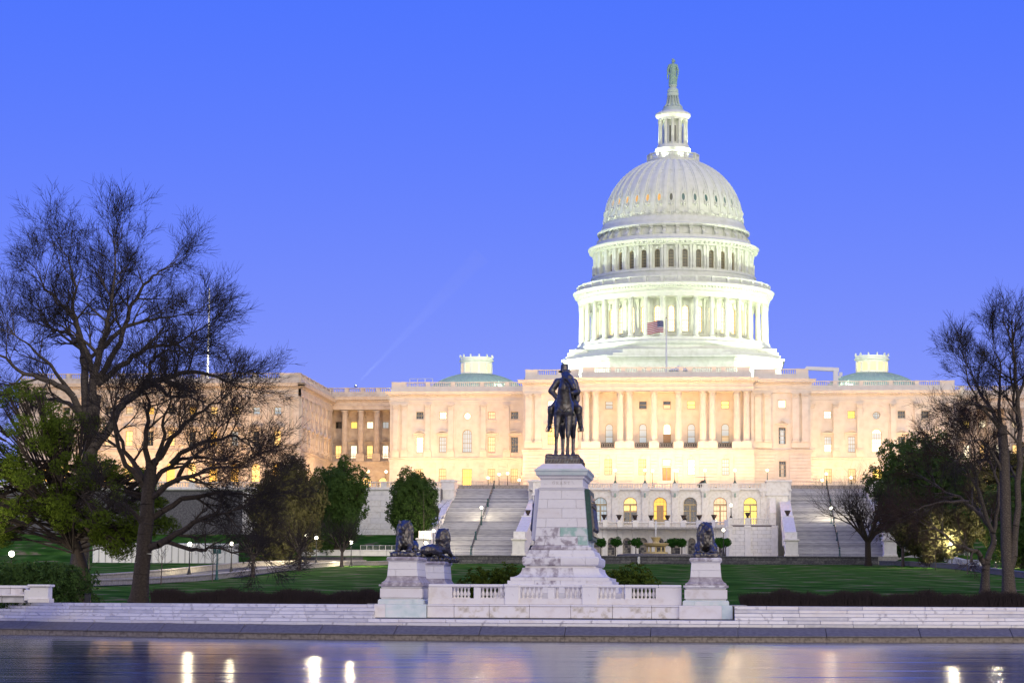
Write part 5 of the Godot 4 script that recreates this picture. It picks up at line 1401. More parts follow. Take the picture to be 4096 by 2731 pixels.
func lion_mesh(turn: float, tall: float) -> Mesh:
	# lying lion with raised head on a draped flag; turn swings the head, tall raises the chest
	var L := []
	var ad := func(a: Vector3, c: Vector3, ra: float, rb: float, kk := 0.06) -> void: L.append([a, c, ra, rb, kk])
	ad.call(V(0, 0.5, 0.55), V(0, 0.46, -0.5), 0.33, 0.32, 0.1); ad.call(V(0, 0.46, -0.5), V(0, 0.42, -1.0), 0.34, 0.33, 0.1)
	for s in [-1, 1]:
		ad.call(V(s * 0.3, 0.42, -0.85), V(s * 0.42, 0.28, -0.35), 0.27, 0.2, 0.08); ad.call(V(s * 0.44, 0.16, -0.4), V(s * 0.46, 0.1, 0.05), 0.13, 0.1, 0.04)
		ad.call(V(s * 0.27, 0.72 + tall * 0.2, 0.62), V(s * 0.31, 0.34, 0.8), 0.2, 0.15, 0.07); ad.call(V(s * 0.31, 0.34, 0.8), V(s * 0.31, 0.12, 1.12), 0.15, 0.11, 0.05)
		for f in 4: ad.call(V(s * 0.31 + (f - 1.5) * 0.065, 0.1, 1.12), V(s * 0.31 + (f - 1.5) * 0.075, 0.06, 1.27), 0.058, 0.05, 0.01)
	# chest and mane
	ad.call(V(0, 0.6, 0.62), V(0, 1.0 + tall * 0.2, 0.62), 0.36, 0.4, 0.1)
	var hc := V(0, 1.28 + tall * 0.25, 0.68)
	var B := Basis(Vector3.UP, turn)
	for k in 18:
		var a := TAU * k / 18.0
		var q := hc + B * V(0.33 * cos(a), 0.36 * sin(a) - 0.06, -0.06)
		ad.call(q, q + B * V(0.1 * cos(a), 0.1 * sin(a) - 0.3, -0.04), 0.13, 0.07, 0.03)
		ad.call(q * V(0.8, 1, 1) + V(0, -0.28, 0.06), q * V(0.75, 1, 1) + V(0, -0.62, 0.05), 0.12, 0.05, 0.03)
	ad.call(hc + V(0, 0, -0.08), hc + V(0, -0.25, -0.15), 0.36, 0.4, 0.08)
	# face
	ad.call(hc + B * V(0, 0.08, 0.12), hc + B * V(0, 0.05, 0.22), 0.24, 0.2, 0.04); ad.call(hc + B * V(0, -0.03, 0.3), hc + B * V(0, -0.07, 0.44), 0.15, 0.125, 0.03)
	ad.call(hc + B * V(0, 0.14, 0.3), hc + B * V(0, 0.02, 0.5), 0.075, 0.075, 0.02); ad.call(hc + B * V(0, -0.2, 0.28), hc + B * V(0, -0.21, 0.4), 0.1, 0.075, 0.02)
	for s in [-1, 1]:
		ad.call(hc + B * V(s * 0.1, 0.17, 0.28), hc + B * V(s * 0.16, 0.15, 0.25), 0.055, 0.05, 0.015); ad.call(hc + B * V(s * 0.09, -0.08, 0.44), hc + B * V(s * 0.1, -0.1, 0.4), 0.075, 0.07, 0.02)
		ad.call(hc + B * V(s * 0.24, 0.28, 0.05), hc + B * V(s * 0.28, 0.34, 0.06), 0.09, 0.06, 0.02)
	ad.call(V(0.1, 0.4, -1.3), V(0.45, 0.15, -1.25), 0.07, 0.06, 0.04); ad.call(V(0.45, 0.15, -1.25), V(0.55, 0.12, -0.8), 0.06, 0.09, 0.03)
	var b := MB.new()
	b.x = Transform3D(Basis.IDENTITY, V(0, 0.28, -0.1))
	sculpt(b, L, 0.04, 0.05, 0.035, 7.0)
	return b.mesh()
func lion_base() -> Mesh:
	if not cache.has("lionbase"):
		var b := MB.new()
		var R := []
		for k in 7: R.append([V(-0.5, 0.12 + 0.03 * (k % 2), -1.3 + 0.43 * k), V(0.5, 0.13, -1.25 + 0.43 * k), 0.17, 0.17, 0.1])
		R.append([V(0.55, 0.2, 0.9), V(0.62, -0.25, 1.15), 0.09, 0.05, 0.05]); R.append([V(0.62, 0.2, 0.2), V(0.72, -0.1, 0.6), 0.08, 0.05, 0.05])
		R.append([V(-0.5, 0.2, 1.15), V(-0.72, 0.28, 1.3), 0.06, 0.02, 0.03]); R.append([V(0.5, 0.28, 0.9), V(0.8, 0.34, 1.1), 0.05, 0.02, 0.03])
		sculpt(b, R, 0.05, 0.1, 0.06, 6.0)
		b.cbox(-0.58, 0, -1.5, 0.58, 0.14, 1.4, 0.03)
		cache.lionbase = b.mesh()
	return cache.lionbase
func lion(label: String, at: Vector3, turn: float, head: float, tall: float) -> void:
	var t := thing("bronze_lion", label, "lion statue", at, turn, "bronze lions round the monument")
	t.scale = Vector3(0.9, 0.86, 0.9)
	put("base", lion_base(), M.bronze, t)
	put("lion", lion_mesh(head, tall), M.bronze, t)
func freedom() -> void:
	var t := thing("crowning_statue", "green bronze robed figure with feathered helmet on the dome's summit", "statue", Vector3(0, 103.3, -340))
	var F := []
	var ad := func(a: Vector3, c: Vector3, ra: float, rb: float, kk := 0.12) -> void: F.append([a, c, ra, rb, kk])
	ad.call(V(0, 0.1, 0), V(0, 1.6, 0), 0.72, 0.72); ad.call(V(0, 1.6, 0), V(0, 3.0, 0), 0.74, 0.66); ad.call(V(0, 3.0, 0), V(0, 3.9, 0), 0.6, 0.58)
	ad.call(V(-0.55, 4.0, 0), V(0.55, 4.0, 0), 0.34, 0.34)
	ad.call(V(-0.72, 3.95, 0.05), V(-1.0, 3.0, 0.1), 0.26, 0.2); ad.call(V(-1.0, 3.0, 0.1), V(-0.95, 2.2, 0.35), 0.19, 0.15); ad.call(V(0.72, 3.95, 0.05), V(1.02, 3.05, 0.1), 0.26, 0.2); ad.call(V(1.02, 3.05, 0.1), V(1.0, 2.1, 0.3), 0.2, 0.16)
	for k in 10:
		var a := TAU * k / 10.0
		ad.call(V(0.62 * cos(a), 3.2, 0.5 * sin(a)), V(0.74 * cos(a + 0.25), 0.1, 0.7 * sin(a + 0.25)), 0.1, 0.14, 0.05)
	ad.call(V(-0.9, 2.3, 0.5), V(0.7, 1.6, 0.75), 0.14, 0.12, 0.06); ad.call(V(-1.05, 2.2, 0.3), V(-1.05, 1.2, 0.3), 0.16, 0.12, 0.06); ad.call(V(0.98, 2.1, 0.2), V(0.8, 0.6, 0.25), 0.12, 0.05, 0.05)
	ad.call(V(0.05, 4.2, 0), V(0.05, 4.5, 0), 0.2, 0.2, 0.08); ad.call(V(0.05, 4.75, 0), V(0.06, 4.85, 0), 0.29, 0.28, 0.05)
	ad.call(V(0.05, 5.0, 0.1), V(0.12, 5.35, -0.1), 0.22, 0.12, 0.06); ad.call(V(0.12, 5.2, -0.1), V(0.42, 4.95, -0.25), 0.16, 0.12, 0.05); ad.call(V(-0.1, 5.1, 0.1), V(-0.2, 5.42, 0.1), 0.12, 0.05, 0.04); ad.call(V(0.4, 4.95, -0.25), V(0.45, 4.65, -0.3), 0.11, 0.06, 0.05)
	var b := MB.new()
	sculpt(b, F, 0.09, 0.1, 0.06, 4.0)
	part("figure", b, M.verdigris, t)

# ---- the memorial: marble in separate stones ----
func swept(t: Node, pr: Array, joints: Array, deep: float, mats: Array, called := "stone", cx := 0.0, cz := 0.0) -> void:
	# one course: profile of (half width, height), cut into stones at fractions of the width
	var js := [-1.0] + joints + [1.0]
	for k in js.size() - 1:
		var b := MB.new()
		for j in pr.size() - 1:
			var p: Vector2 = pr[j]; var q: Vector2 = pr[j + 1]
			if absf(q.y - p.y) < 0.001: continue
			var g := 0.004
			var l0: float = js[k] * p.x + (g if k > 0 else 0.0); var r0: float = js[k + 1] * p.x - (g if k < js.size() - 2 else 0.0)
			var l1: float = js[k] * q.x + (g if k > 0 else 0.0); var r1: float = js[k + 1] * q.x - (g if k < js.size() - 2 else 0.0)
			var y0 := p.y + (0.003 if j == 0 else 0.0); var y1 := q.y - (0.003 if j == pr.size() - 2 else 0.0)
			b.hexa([V(l0, y0, p.x + deep), V(r0, y0, p.x + deep), V(r0, y0, -p.x - deep), V(l0, y0, -p.x - deep), V(l1, y1, q.x + deep), V(r1, y1, q.x + deep), V(r1, y1, -q.x - deep), V(l1, y1, -q.x - deep)], 0.009 if pr.size() == 2 else 0.0)
		part(called, b, mats[k % mats.size()], t, Vector3(cx, 0, cz))
func monument() -> void:
	var t := thing("monument_pedestal", "tall battered marble pedestal with stained courses and carved name under the rider", "pedestal", Vector3(-0.06, 0, 0))
	var A: Material = M.marble; var B: Material = M.marble_b; var D: Material = M.marble_dark; var S: Material = M.marble_soot; var G: Material = M.marble_green
	var e := 1.65
	swept(t, [Vector2(3.2, 1.58), Vector2(3.2, 2.12)], [-0.5, 0.0, 0.5], e, [A, B, A, B])
	swept(t, [Vector2(2.9, 2.12), Vector2(2.9, 2.5)], [-0.4, 0.1, 0.6], e, [A, A, B, A])
	swept(t, [Vector2(2.56, 2.5), Vector2(2.56, 2.73)], [-0.48, 0.02, 0.52], e, [A, D, A, B])
	swept(t, [Vector2(2.43, 2.73), Vector2(2.43, 2.9)], [-0.7, -0.25, 0.27], e, [A, D, B, A])
	var fl := []
	for k in 7:
		var a := PI / 2 * k / 6.0
		fl.append(Vector2(1.88 + 0.52 * (1.0 - sin(a)), 2.9 + 0.46 * (1.0 - cos(a))))
	swept(t, fl, [-0.34, 0.32], e, [D, D, A])
	swept(t, [Vector2(1.76, 3.36), Vector2(1.74, 3.46)], [], e, [B])
	swept(t, [Vector2(1.80, 3.46), Vector2(1.87, 3.54), Vector2(1.89, 3.7), Vector2(1.89, 3.84), Vector2(1.82, 3.92)], [-0.66, 0.0, 0.66], e, [D, D, A, A])
	swept(t, [Vector2(1.70, 3.92), Vector2(1.68, 4.06), Vector2(1.58, 4.24)], [-0.35, 0.36], e, [D, A, A])
	swept(t, [Vector2(1.47, 4.24), Vector2(1.5, 4.3), Vector2(1.48, 4.38), Vector2(1.36, 4.48)], [0.0], e, [S, D])
	# die
	var ys := [4.48, 4.92, 5.37, 5.83, 6.3, 6.76, 7.2]
	var jn := [[-0.62, 0.62], [-0.05], [-0.62, 0.63], [0.02], [-0.6, 0.62], [0.0]]
	var mt := [[D, D, G], [D, G], [A, A, B], [B, A], [A, A, B], [A, A]]
	for k in 6:
		var w0: float = 1.33 - 0.22 * (ys[k] - 4.48) / 2.72; var w1: float = 1.33 - 0.22 * (ys[k + 1] - 4.48) / 2.72
		swept(t, [Vector2(w0, ys[k]), Vector2(w1, ys[k + 1])], jn[k], e, mt[k])
	swept(t, [Vector2(1.11, 7.2), Vector2(1.13, 7.28), Vector2(1.17, 7.31), Vector2(1.17, 7.36)], [], e, [A])
	swept(t, [Vector2(1.06, 7.36), Vector2(1.05, 7.78)], [-0.02], e, [A, A])
	swept(t, [Vector2(1.07, 7.78), Vector2(1.12, 7.8), Vector2(1.14, 7.9), Vector2(1.24, 7.95)], [], e, [A])
	swept(t, [Vector2(1.26, 7.95), Vector2(1.30, 8.12), Vector2(1.35, 8.17), Vector2(1.35, 8.26)], [], e, [M.marble_teal])
	swept(t, [Vector2(1.28, 8.26), Vector2(1.0, 8.5), Vector2(0.98, 8.54)], [], e, [M.marble_b])
	var dn := MB.new()
	for k in 22: dn.box(-1.06 + 0.101 * k - 0.03, 7.8, 1.12 + e - 0.05, -1.06 + 0.101 * k + 0.03, 7.88, 1.15 + e)
	stuff("egg_moulding", dn, A, t)
	var tm := TextMesh.new()
	var fo := SystemFont.new()
	fo.font_names = PackedStringArray(["Droid Serif"])
	tm.font = fo; tm.text = "G R A N T"; tm.font_size = 64; tm.pixel_size = 0.0031; tm.depth = 0.012
	put("inscription", tm, M.marble_c, t, Vector3(-0.03, 7.57, 1.056 + e))
	# reliefs on the long sides: green metal frame, dark bronze marching figures
	for s in [-1, 1]:
		var fr := MB.new()
		fr.hexa([V(0.0, 4.75, 2.35), V(0.3, 4.75, 2.35), V(0.3, 4.75, -2.35), V(0.0, 4.75, -2.35), V(-0.2, 7.3, 2.25), V(0.14, 7.3, 2.25), V(0.14, 7.3, -2.25), V(-0.2, 7.3, -2.25)], 0.03)
		var o := part("relief_frame", fr, M.green_bronze_shaded if s > 0 else M.marble, t, Vector3(s * 1.22, 0, 0), 0.0 if s > 0 else PI)
		var rl := MB.new()
		rl.hexa([V(0.2, 4.95, 1.95), V(0.34, 4.95, 1.95), V(0.34, 4.95, -1.95), V(0.2, 4.95, -1.95), V(0.05, 7.0, 1.95), V(0.2, 7.0, 1.95), V(0.2, 7.0, -1.95), V(0.05, 7.0, -1.95)], 0.02)
		var R := []
		for k in 11:
			var z := -1.7 + 0.34 * k
			R.append([V(0.3, 5.3, z), V(0.22, 6.2, z + 0.08), 0.13, 0.11]); R.append([V(0.22, 6.45, z + 0.1), V(0.22, 6.5, z + 0.1), 0.1, 0.1]); R.append([V(0.28, 6.1, z), V(0.3, 6.75, z + 0.15), 0.05, 0.03])
		sculpt(rl, R, 0.07, 0.05)
		put("relief", rl.mesh(), M.bronze, o)
	# ---- platform front: wall, balustrade ----
	var w := thing("monument_balustrade", "low marble balustrade with some balusters missing before the rider's pedestal", "balustrade", Vector3(-0.06, 0, 8.2))
	var jx := [-6.0, -4.72, -3.05, -1.15, 0.8, 2.76, 4.6, 6.0]
	for k in 7: put("stone", boxmesh(jx[k + 1] - jx[k] - 0.014, 0.54, 1.2, 0.016), [B, M.marble_stain, M.marble_stain, B, M.marble_stain, M.marble_stain, M.marble_stain][k], w, Vector3((jx[k] + jx[k + 1]) / 2, 0.94, -0.4))
	for k in 7: put("coping", boxmesh(jx[k + 1] - jx[k] - 0.01, 0.08, 1.3, 0.02), A, w, Vector3((jx[k] + jx[k + 1]) / 2 + (0.4 if k > 0 and k < 6 else 0.0) * 0.0, 1.485, -0.4))
	put("plinth", boxmesh(12.0, 0.28, 0.62, 0.014), B, w, Vector3(0, 1.57, -0.45))
	var op := [[-4.86, -3.84, [0, 1, 2, 3, 4]], [-3.5, -2.36, [0, 1, 2, 3, 4, 5]], [-1.6, -0.33, [0, 1, 2, 3, 4]], [0.02, 1.3, [0, 2, 3, 4, 5]], [2.1, 3.33, [0, 1, 2, 3, 5]], [3.66, 4.78, [0, 1, 2, 3, 4, 5]]]
	var bm := MB.new()
	bm.lathe([Vector2(0.075, 0), Vector2(0.075, 0.05), Vector2(0.04, 0.07), Vector2(0.055, 0.1), Vector2(0.088, 0.17), Vector2(0.08, 0.25), Vector2(0.045, 0.36), Vector2(0.042, 0.41), Vector2(0.062, 0.43), Vector2(0.05, 0.45), Vector2(0.075, 0.48), Vector2(0.075, 0.52)], 16, 0, TAU, true)
	bm.box(-0.085, -0.01, -0.085, 0.085, 0.03, 0.085); bm.box(-0.085, 0.5, -0.085, 0.085, 0.53, 0.085)
	var bmm := bm.mesh()
	var last := -6.0
	for o in op:
		put("panel", boxmesh(o[0] - last - 0.012, 0.54, 0.5 if o[0] - last > 0.5 else 0.42, 0.014), A if o[0] - last < 0.9 else B, w, Vector3((o[0] + last) / 2, 1.84, -0.45))
		last = o[1]
		for q in o[2]: put("baluster", bmm, M.marble_b, w, Vector3(o[0] + (o[1] - o[0]) * (q + 0.5) / 6.0, 1.85, -0.45))
	put("panel", boxmesh(6.0 - last, 0.54, 0.5, 0.014), B, w, Vector3((6.0 + last) / 2, 1.84, -0.45))
	for p in [[-2.36, -1.66], [1.3, 2.06]]:
		put("pier", boxmesh(p[1] - p[0] - 0.04, 0.96, 0.72, 0.016), A, w, Vector3((p[0] + p[1]) / 2, 1.57, -0.43)); put("pier_cap", boxmesh(p[1] - p[0] + 0.04, 0.13, 0.8, 0.02), A, w, Vector3((p[0] + p[1]) / 2, 2.4, -0.43))
	var rj := [-6.0, -4.0, -2.4, -0.2, 1.4, 3.3, 4.9, 6.0]
	for k in 7: put("top_rail", boxmesh(rj[k + 1] - rj[k] - 0.008, 0.13, 0.56, 0.03), A, w, Vector3((rj[k] + rj[k + 1]) / 2, 2.385, -0.45))
	# ---- plinths of the lions ----
	lion_plinth("marble lion plinth with sooty cap at the end of the balustrade, lion facing the pool", Vector3(-7.32, 0, 6.2), true, S, M.marble_teal)
	lion_plinth("marble lion plinth washed with pale green at the balustrade's other end", Vector3(7.08, 0, 6.2), true, D, M.marble_teal)
	lion_plinth("marble lion plinth behind another plinth, its lion turned away", Vector3(-7.45, 0, -6.4), false, S, A)
	lion("blue-lit bronze lion looking straight out over the pool", Vector3(-7.38, 3.8, 6.2), 0.0, -0.12, 0.35)
	lion("bronze lion with its head swung aside on the greenish plinth", Vector3(7.08, 3.8, 6.2), 0.0, 0.45, 0.1)
	lion("bronze lion seen from behind, facing the dome", Vector3(-7.3, 3.8, -6.4), PI - 0.5, 0.3, 0.5)
func lion_plinth(label: String, at: Vector3, low: bool, cap: Material, wash: Material) -> void:
	var t := thing("lion_plinth", label, "plinth", at, 0.0, "lion plinths")
	var A: Material = M.marble; var B: Material = M.marble_b; var S: Material = M.marble_soot
	var e := 0.95
	if low:
		swept(t, [Vector2(1.24, 0.93), Vector2(1.24, 1.5), Vector2(1.2, 1.56)], [-0.57] if at.x < 0 else [0.6], e + 0.2, [B, wash])
		swept(t, [Vector2(1.08, 1.56), Vector2(1.08, 1.74), Vector2(1.02, 1.8)], [0.55] if at.x < 0 else [-0.5], e + 0.2, [wash, wash])
		swept(t, [Vector2(1.0, 1.86), Vector2(1.0, 2.3)], [], e + 0.2, [B])
		swept(t, [Vector2(0.95, 1.8), Vector2(0.95, 1.86)], [], e + 0.2, [A])
		swept(t, [Vector2(0.93, 2.3), Vector2(0.97, 2.4)], [], e + 0.2, [A])
	else:
		swept(t, [Vector2(1.1, 1.58), Vector2(1.1, 2.4)], [0.1], e + 0.2, [A, B])
	swept(t, [Vector2(1.06, 2.4), Vector2(1.05, 2.5)], [0.4], e + 0.2, [cap, cap])
	swept(t, [Vector2(0.97, 2.5), Vector2(0.96, 2.58), Vector2(0.84, 2.66), Vector2(0.76, 2.78), Vector2(0.73, 2.88)], [-0.4], e, [S, S])
	swept(t, [Vector2(0.73, 2.88), Vector2(0.705, 3.2)], [-0.45], e, [A, A])
	swept(t, [Vector2(0.705, 3.2), Vector2(0.68, 3.56)], [0.2] if not low else [], e, [A, A])
	swept(t, [Vector2(0.69, 3.56), Vector2(0.73, 3.63)], [], e, [A])
	swept(t, [Vector2(0.76, 3.63), Vector2(0.77, 3.73), Vector2(0.72, 3.8)], [], e, [cap])

# ---- pool edge, steps and ground ----
func edge(x: float) -> float:
	var d := x - 0.5
	if d < 0.0: return 12.9 - 0.0145 * minf(d * d, 900.0) - maxf(-d - 30.0, 0.0) * 0.5
	return 12.9 - 0.0107 * minf(d * d, 900.0) - maxf(d - 30.0, 0.0) * 0.4
func ground_y(x: float, z: float) -> float:
	if z > -25.0: return 1.5
	var y := 1.5 + 5.9 * minf((-25.0 - z) / 211.0, 1.0)
	if z < -240.0:
		var side := clampf((absf(x + 1.2) - 36.0) / 3.0, 0.0, 1.0)
		y = lerpf(8.55, 8.55 + 3.9 * clampf((-240.0 - z) / 24.0, 0.0, 1.0), side)
	if z < -230.0 and z > -240.0 and absf(x + 1.2) > 36.0: y = lerpf(y, 8.5, clampf((-230.0 - z) / 6.0, 0.0, 1.0))
	y += 0.25 * sin(x * 0.07 + 1.3) * sin(z * 0.045) * clampf((-30.0 - z) / 40.0, 0.0, 1.0) * clampf((z + 236.0) / 30.0, 0.0, 1.0)
	return y
func axis_pts(list: Array) -> Array:
	var r := []
	for q in list:
		var v: float = q[0]
		while v < q[1] - 0.001:
			r.append(v); v += q[2]
	return r
const RIPPLE := 0.013
func land() -> void:
	var xs := axis_pts([[-1200, -300, 180], [-300, -120, 30], [-120, 120, 3.0], [120, 300, 30], [300, 1201, 180]])
	var zs := axis_pts([[-1600, -400, 240], [-400, -300, 20], [-300, -30, 3.0], [-30, -9.9, 2.0]]) + [-10.0]
	# the lawn is one soft sheet
	var b := MB.new()
	for i in xs.size() - 1:
		for j in zs.size() - 1:
			var p := []
			for q in [[i, j + 1], [i, j], [i + 1, j], [i + 1, j + 1]]: p.append(V(xs[q[0]], ground_y(xs[q[0]], zs[q[1]]), zs[q[1]]))
			b.quad(p[0], p[1], p[2], p[3])
	structure("ground", b, M.grass)
	var pl := MB.new()
	var px := axis_pts([[-120, 121, 2.0]])
	for i in px.size() - 1:
		var a: float = px[i]; var c: float = px[i + 1]
		var fa := maxf(edge(a) - 4.3, -9.0); var fc := maxf(edge(c) - 4.3, -9.0)
		if absf((a + c) / 2) < 9.0:
			fa = 5.0; fc = 5.0
		pl.quad(V(a, 1.53, fa), V(a, 1.53, -12.0), V(c, 1.53, -12.0), V(c, 1.53, fc))
	structure("pavement", pl, M.paving)
	var rd := MB.new()
	rd.quad(V(-300, 1.515, -12.0), V(-300, 1.515, -22.0), V(300, 1.515, -22.0), V(300, 1.515, -12.0))
	structure("road", rd, M.asphalt)
	# the pool: long low ripples whose crests run along the edge
	var wt := MB.new()
	var rip := []
	for k in 9:
		var th := rng.randf_range(-0.10, 0.10); var kk := TAU / (0.34 * pow(1.28, k))
		rip.append([sin(th) * kk, cos(th) * kk, RIPPLE * rng.randf_range(0.7, 1.3) / kk, rng.randf() * TAU])
	var nx := 44; var nz := 1100
	var ps := PackedVector3Array(); var ws := PackedVector3Array()
	for j in nz + 1:
		var z := 4.0 + 72.0 * j / nz
		for i in nx + 1:
			var xx := -46.0 + 98.0 * i / nx
			var y := 0.0; var sx := 0.0; var sz := 0.0
			for q in rip:
				var ph: float = q[0] * xx + q[1] * z + q[3]
				y += q[2] * sin(ph)
				var c: float = q[2] * cos(ph)
				sx += c * q[0]; sz += c * q[1]
			ps.append(V(xx, -0.07 + y, z)); ws.append(V(-sx, 1.0, -sz).normalized())
	for j in nz:
		for i in nx:
			var a := (j + 1) * (nx + 1) + i; var c := j * (nx + 1) + i
			wt.trin(ps[a], ps[c], ps[c + 1], ws[a], ws[c], ws[c + 1]); wt.trin(ps[a], ps[c + 1], ps[a + 1], ws[a], ws[c + 1], ws[a + 1])
	wt.quad(V(-600, -0.08, 76), V(-600, -0.08, -40), V(-46, -0.08, -40), V(-46, -0.08, 76)); wt.quad(V(52, -0.08, 76), V(52, -0.08, -40), V(600, -0.08, -40), V(600, -0.08, 76)); wt.quad(V(-600, -0.08, 600), V(-600, -0.08, 76), V(600, -0.08, 76), V(600, -0.08, 600))
	structure("water", wt, M.water)
	# kerb of sloping slate copings over a rough stone face
	var kb := Node3D.new()
	kb.name = "kerb"; add_child(kb); kb.set_meta("kind", "structure")
	var x := -60.0
	while x < 56.0:
		var n := 3.6 + rng.randf() * 0.8
		var c := MB.new(); var f := MB.new()
		var a := x + 0.012; var d := x + n - 0.012
		c.hexa([V(a, 0.15, edge(a)), V(d, 0.15, edge(d)), V(d, 0.15, edge(d) - 1.45), V(a, 0.15, edge(a) - 1.45), V(a, 0.21, edge(a)), V(d, 0.21, edge(d)), V(d, 0.60, edge(d) - 1.45), V(a, 0.60, edge(a) - 1.45)], 0.015)
		part("coping", c, M.kerb, kb)
		f.hexa([V(x, -0.5, edge(x) - 0.05), V(x + n, -0.5, edge(x + n) - 0.05), V(x + n, -0.5, edge(x + n) - 1.4), V(x, -0.5, edge(x) - 1.4), V(x, 0.148, edge(x) - 0.03), V(x + n, 0.148, edge(x + n) - 0.03), V(x + n, 0.148, edge(x + n) - 1.4), V(x, 0.148, edge(x) - 1.4)], 0.02)
		part("face_stone", f, M.kerb_face, kb)
		x += n
	# six low marble steps along the pool
	var st := Node3D.new()
	st.name = "pool_steps"; add_child(st); st.set_meta("kind", "structure")
	var mats := [M.marble_vein, M.marble_b, M.marble_vein, M.marble_grey, M.marble_vein]
	for k in 6:
		var y0 := 0.56 + 0.165 * k
		x = -58.0 + rng.randf()
		while x < 54.0:
			var n := 1.5 + 0.75 * (rng.randi() % 3)
			var d := x + n
			if k >= 2 and d > -8.5 and x < 8.4:
				if x > -8.55:
					x = 8.4
					continue
				d = -8.5
			elif k < 2 and d > 8.6 and x < 8.6: d = 8.6
			var f0 := edge(x) - 1.42 - 0.4 * k; var f1 := edge(d) - 1.42 - 0.4 * k
			var bk := 1.0
			if k < 2 and x > -9.0 and d < 9.0: bk = 4.2
			var s := MB.new()
			var g := 0.008
			s.hexa([V(x + g, y0, f0), V(d - g, y0, f1), V(d - g, y0, f1 - bk), V(x + g, y0, f0 - bk), V(x + g, y0 + 0.149, f0), V(d - g, y0 + 0.149, f1), V(d - g, y0 + 0.149, f1 - bk), V(x + g, y0 + 0.149, f0 - bk)], 0.012)
			part("step_stone", s, mats[rng.randi() % 5], st)
			x = d
	var pf := MB.new()
	pf.box(-9.0, 0.9, -10.0, 9.0, 1.578, 7.8)
	structure("platform", pf, M.paving)
	# dark retaining wall before the fountain court
	var rw := thing("retaining_wall", "long dark granite wall at the top of the lawn", "wall", Vector3(-4.0, 0, -236.5))
	var core := MB.new()
	core.box(-36, 6.0, -1.2, 36, 8.5, -0.1)
	part("core", core, M.mortar, rw)
	blocks(rw, -36, 36, 6.6, 8.42, 0.0, 4, 1.6, [M.granite, M.granite, M.granite_and_wall_shade], 0.3, 0.03)
	for k in 24: put("coping", boxmesh(2.98, 0.2, 0.9, 0.03), M.granite, rw, Vector3(-34.5 + 3.0 * k, 8.42, -0.15))
	# paved court behind it
	var ct := MB.new()
	ct.box(-37.0, 7.5, -262.0, 35.0, 8.62, -236.6)
	structure("court", ct, M.paving)
func low_wall(label: String, pts: Array, h: float, w: float, mt: Material) -> void:
	var t := thing("garden_wall", label, "wall", Vector3.ZERO)
	for k in pts.size() - 1:
		var p: Vector2 = pts[k]; var q: Vector2 = pts[k + 1]
		var n := maxi(1, int(p.distance_to(q) / 3.2))
		for i in n:
			var a := p.lerp(q, float(i) / n); var c := p.lerp(q, (i + 0.992) / n)
			var d := (c - a).normalized()
			var s := Vector2(-d.y, d.x) * w / 2
			var ya := ground_y(a.x, a.y); var yc := ground_y(c.x, c.y)
			var b := MB.new()
			# order corners so that the faces look outwards
			b.hexa([V(a.x + s.x, ya - 0.4, a.y + s.y), V(c.x + s.x, yc - 0.4, c.y + s.y), V(c.x - s.x, yc - 0.4, c.y - s.y), V(a.x - s.x, ya - 0.4, a.y - s.y), V(a.x + s.x, ya + h, a.y + s.y), V(c.x + s.x, yc + h, c.y + s.y), V(c.x - s.x, yc + h, c.y - s.y), V(a.x - s.x, ya + h, a.y - s.y)], 0.03)
			part("stone", b, mt, t)
			var s2 := s * 1.25
			var cp := MB.new()
			cp.hexa([V(a.x + s2.x, ya + h, a.y + s2.y), V(c.x + s2.x, yc + h, c.y + s2.y), V(c.x - s2.x, yc + h, c.y - s2.y), V(a.x - s2.x, ya + h, a.y - s2.y), V(a.x + s2.x, ya + h + 0.16, a.y + s2.y), V(c.x + s2.x, yc + h + 0.16, c.y + s2.y), V(c.x - s2.x, yc + h + 0.16, c.y - s2.y), V(a.x - s2.x, ya + h + 0.16, a.y - s2.y)], 0.03)
			part("coping", cp, mt, t)
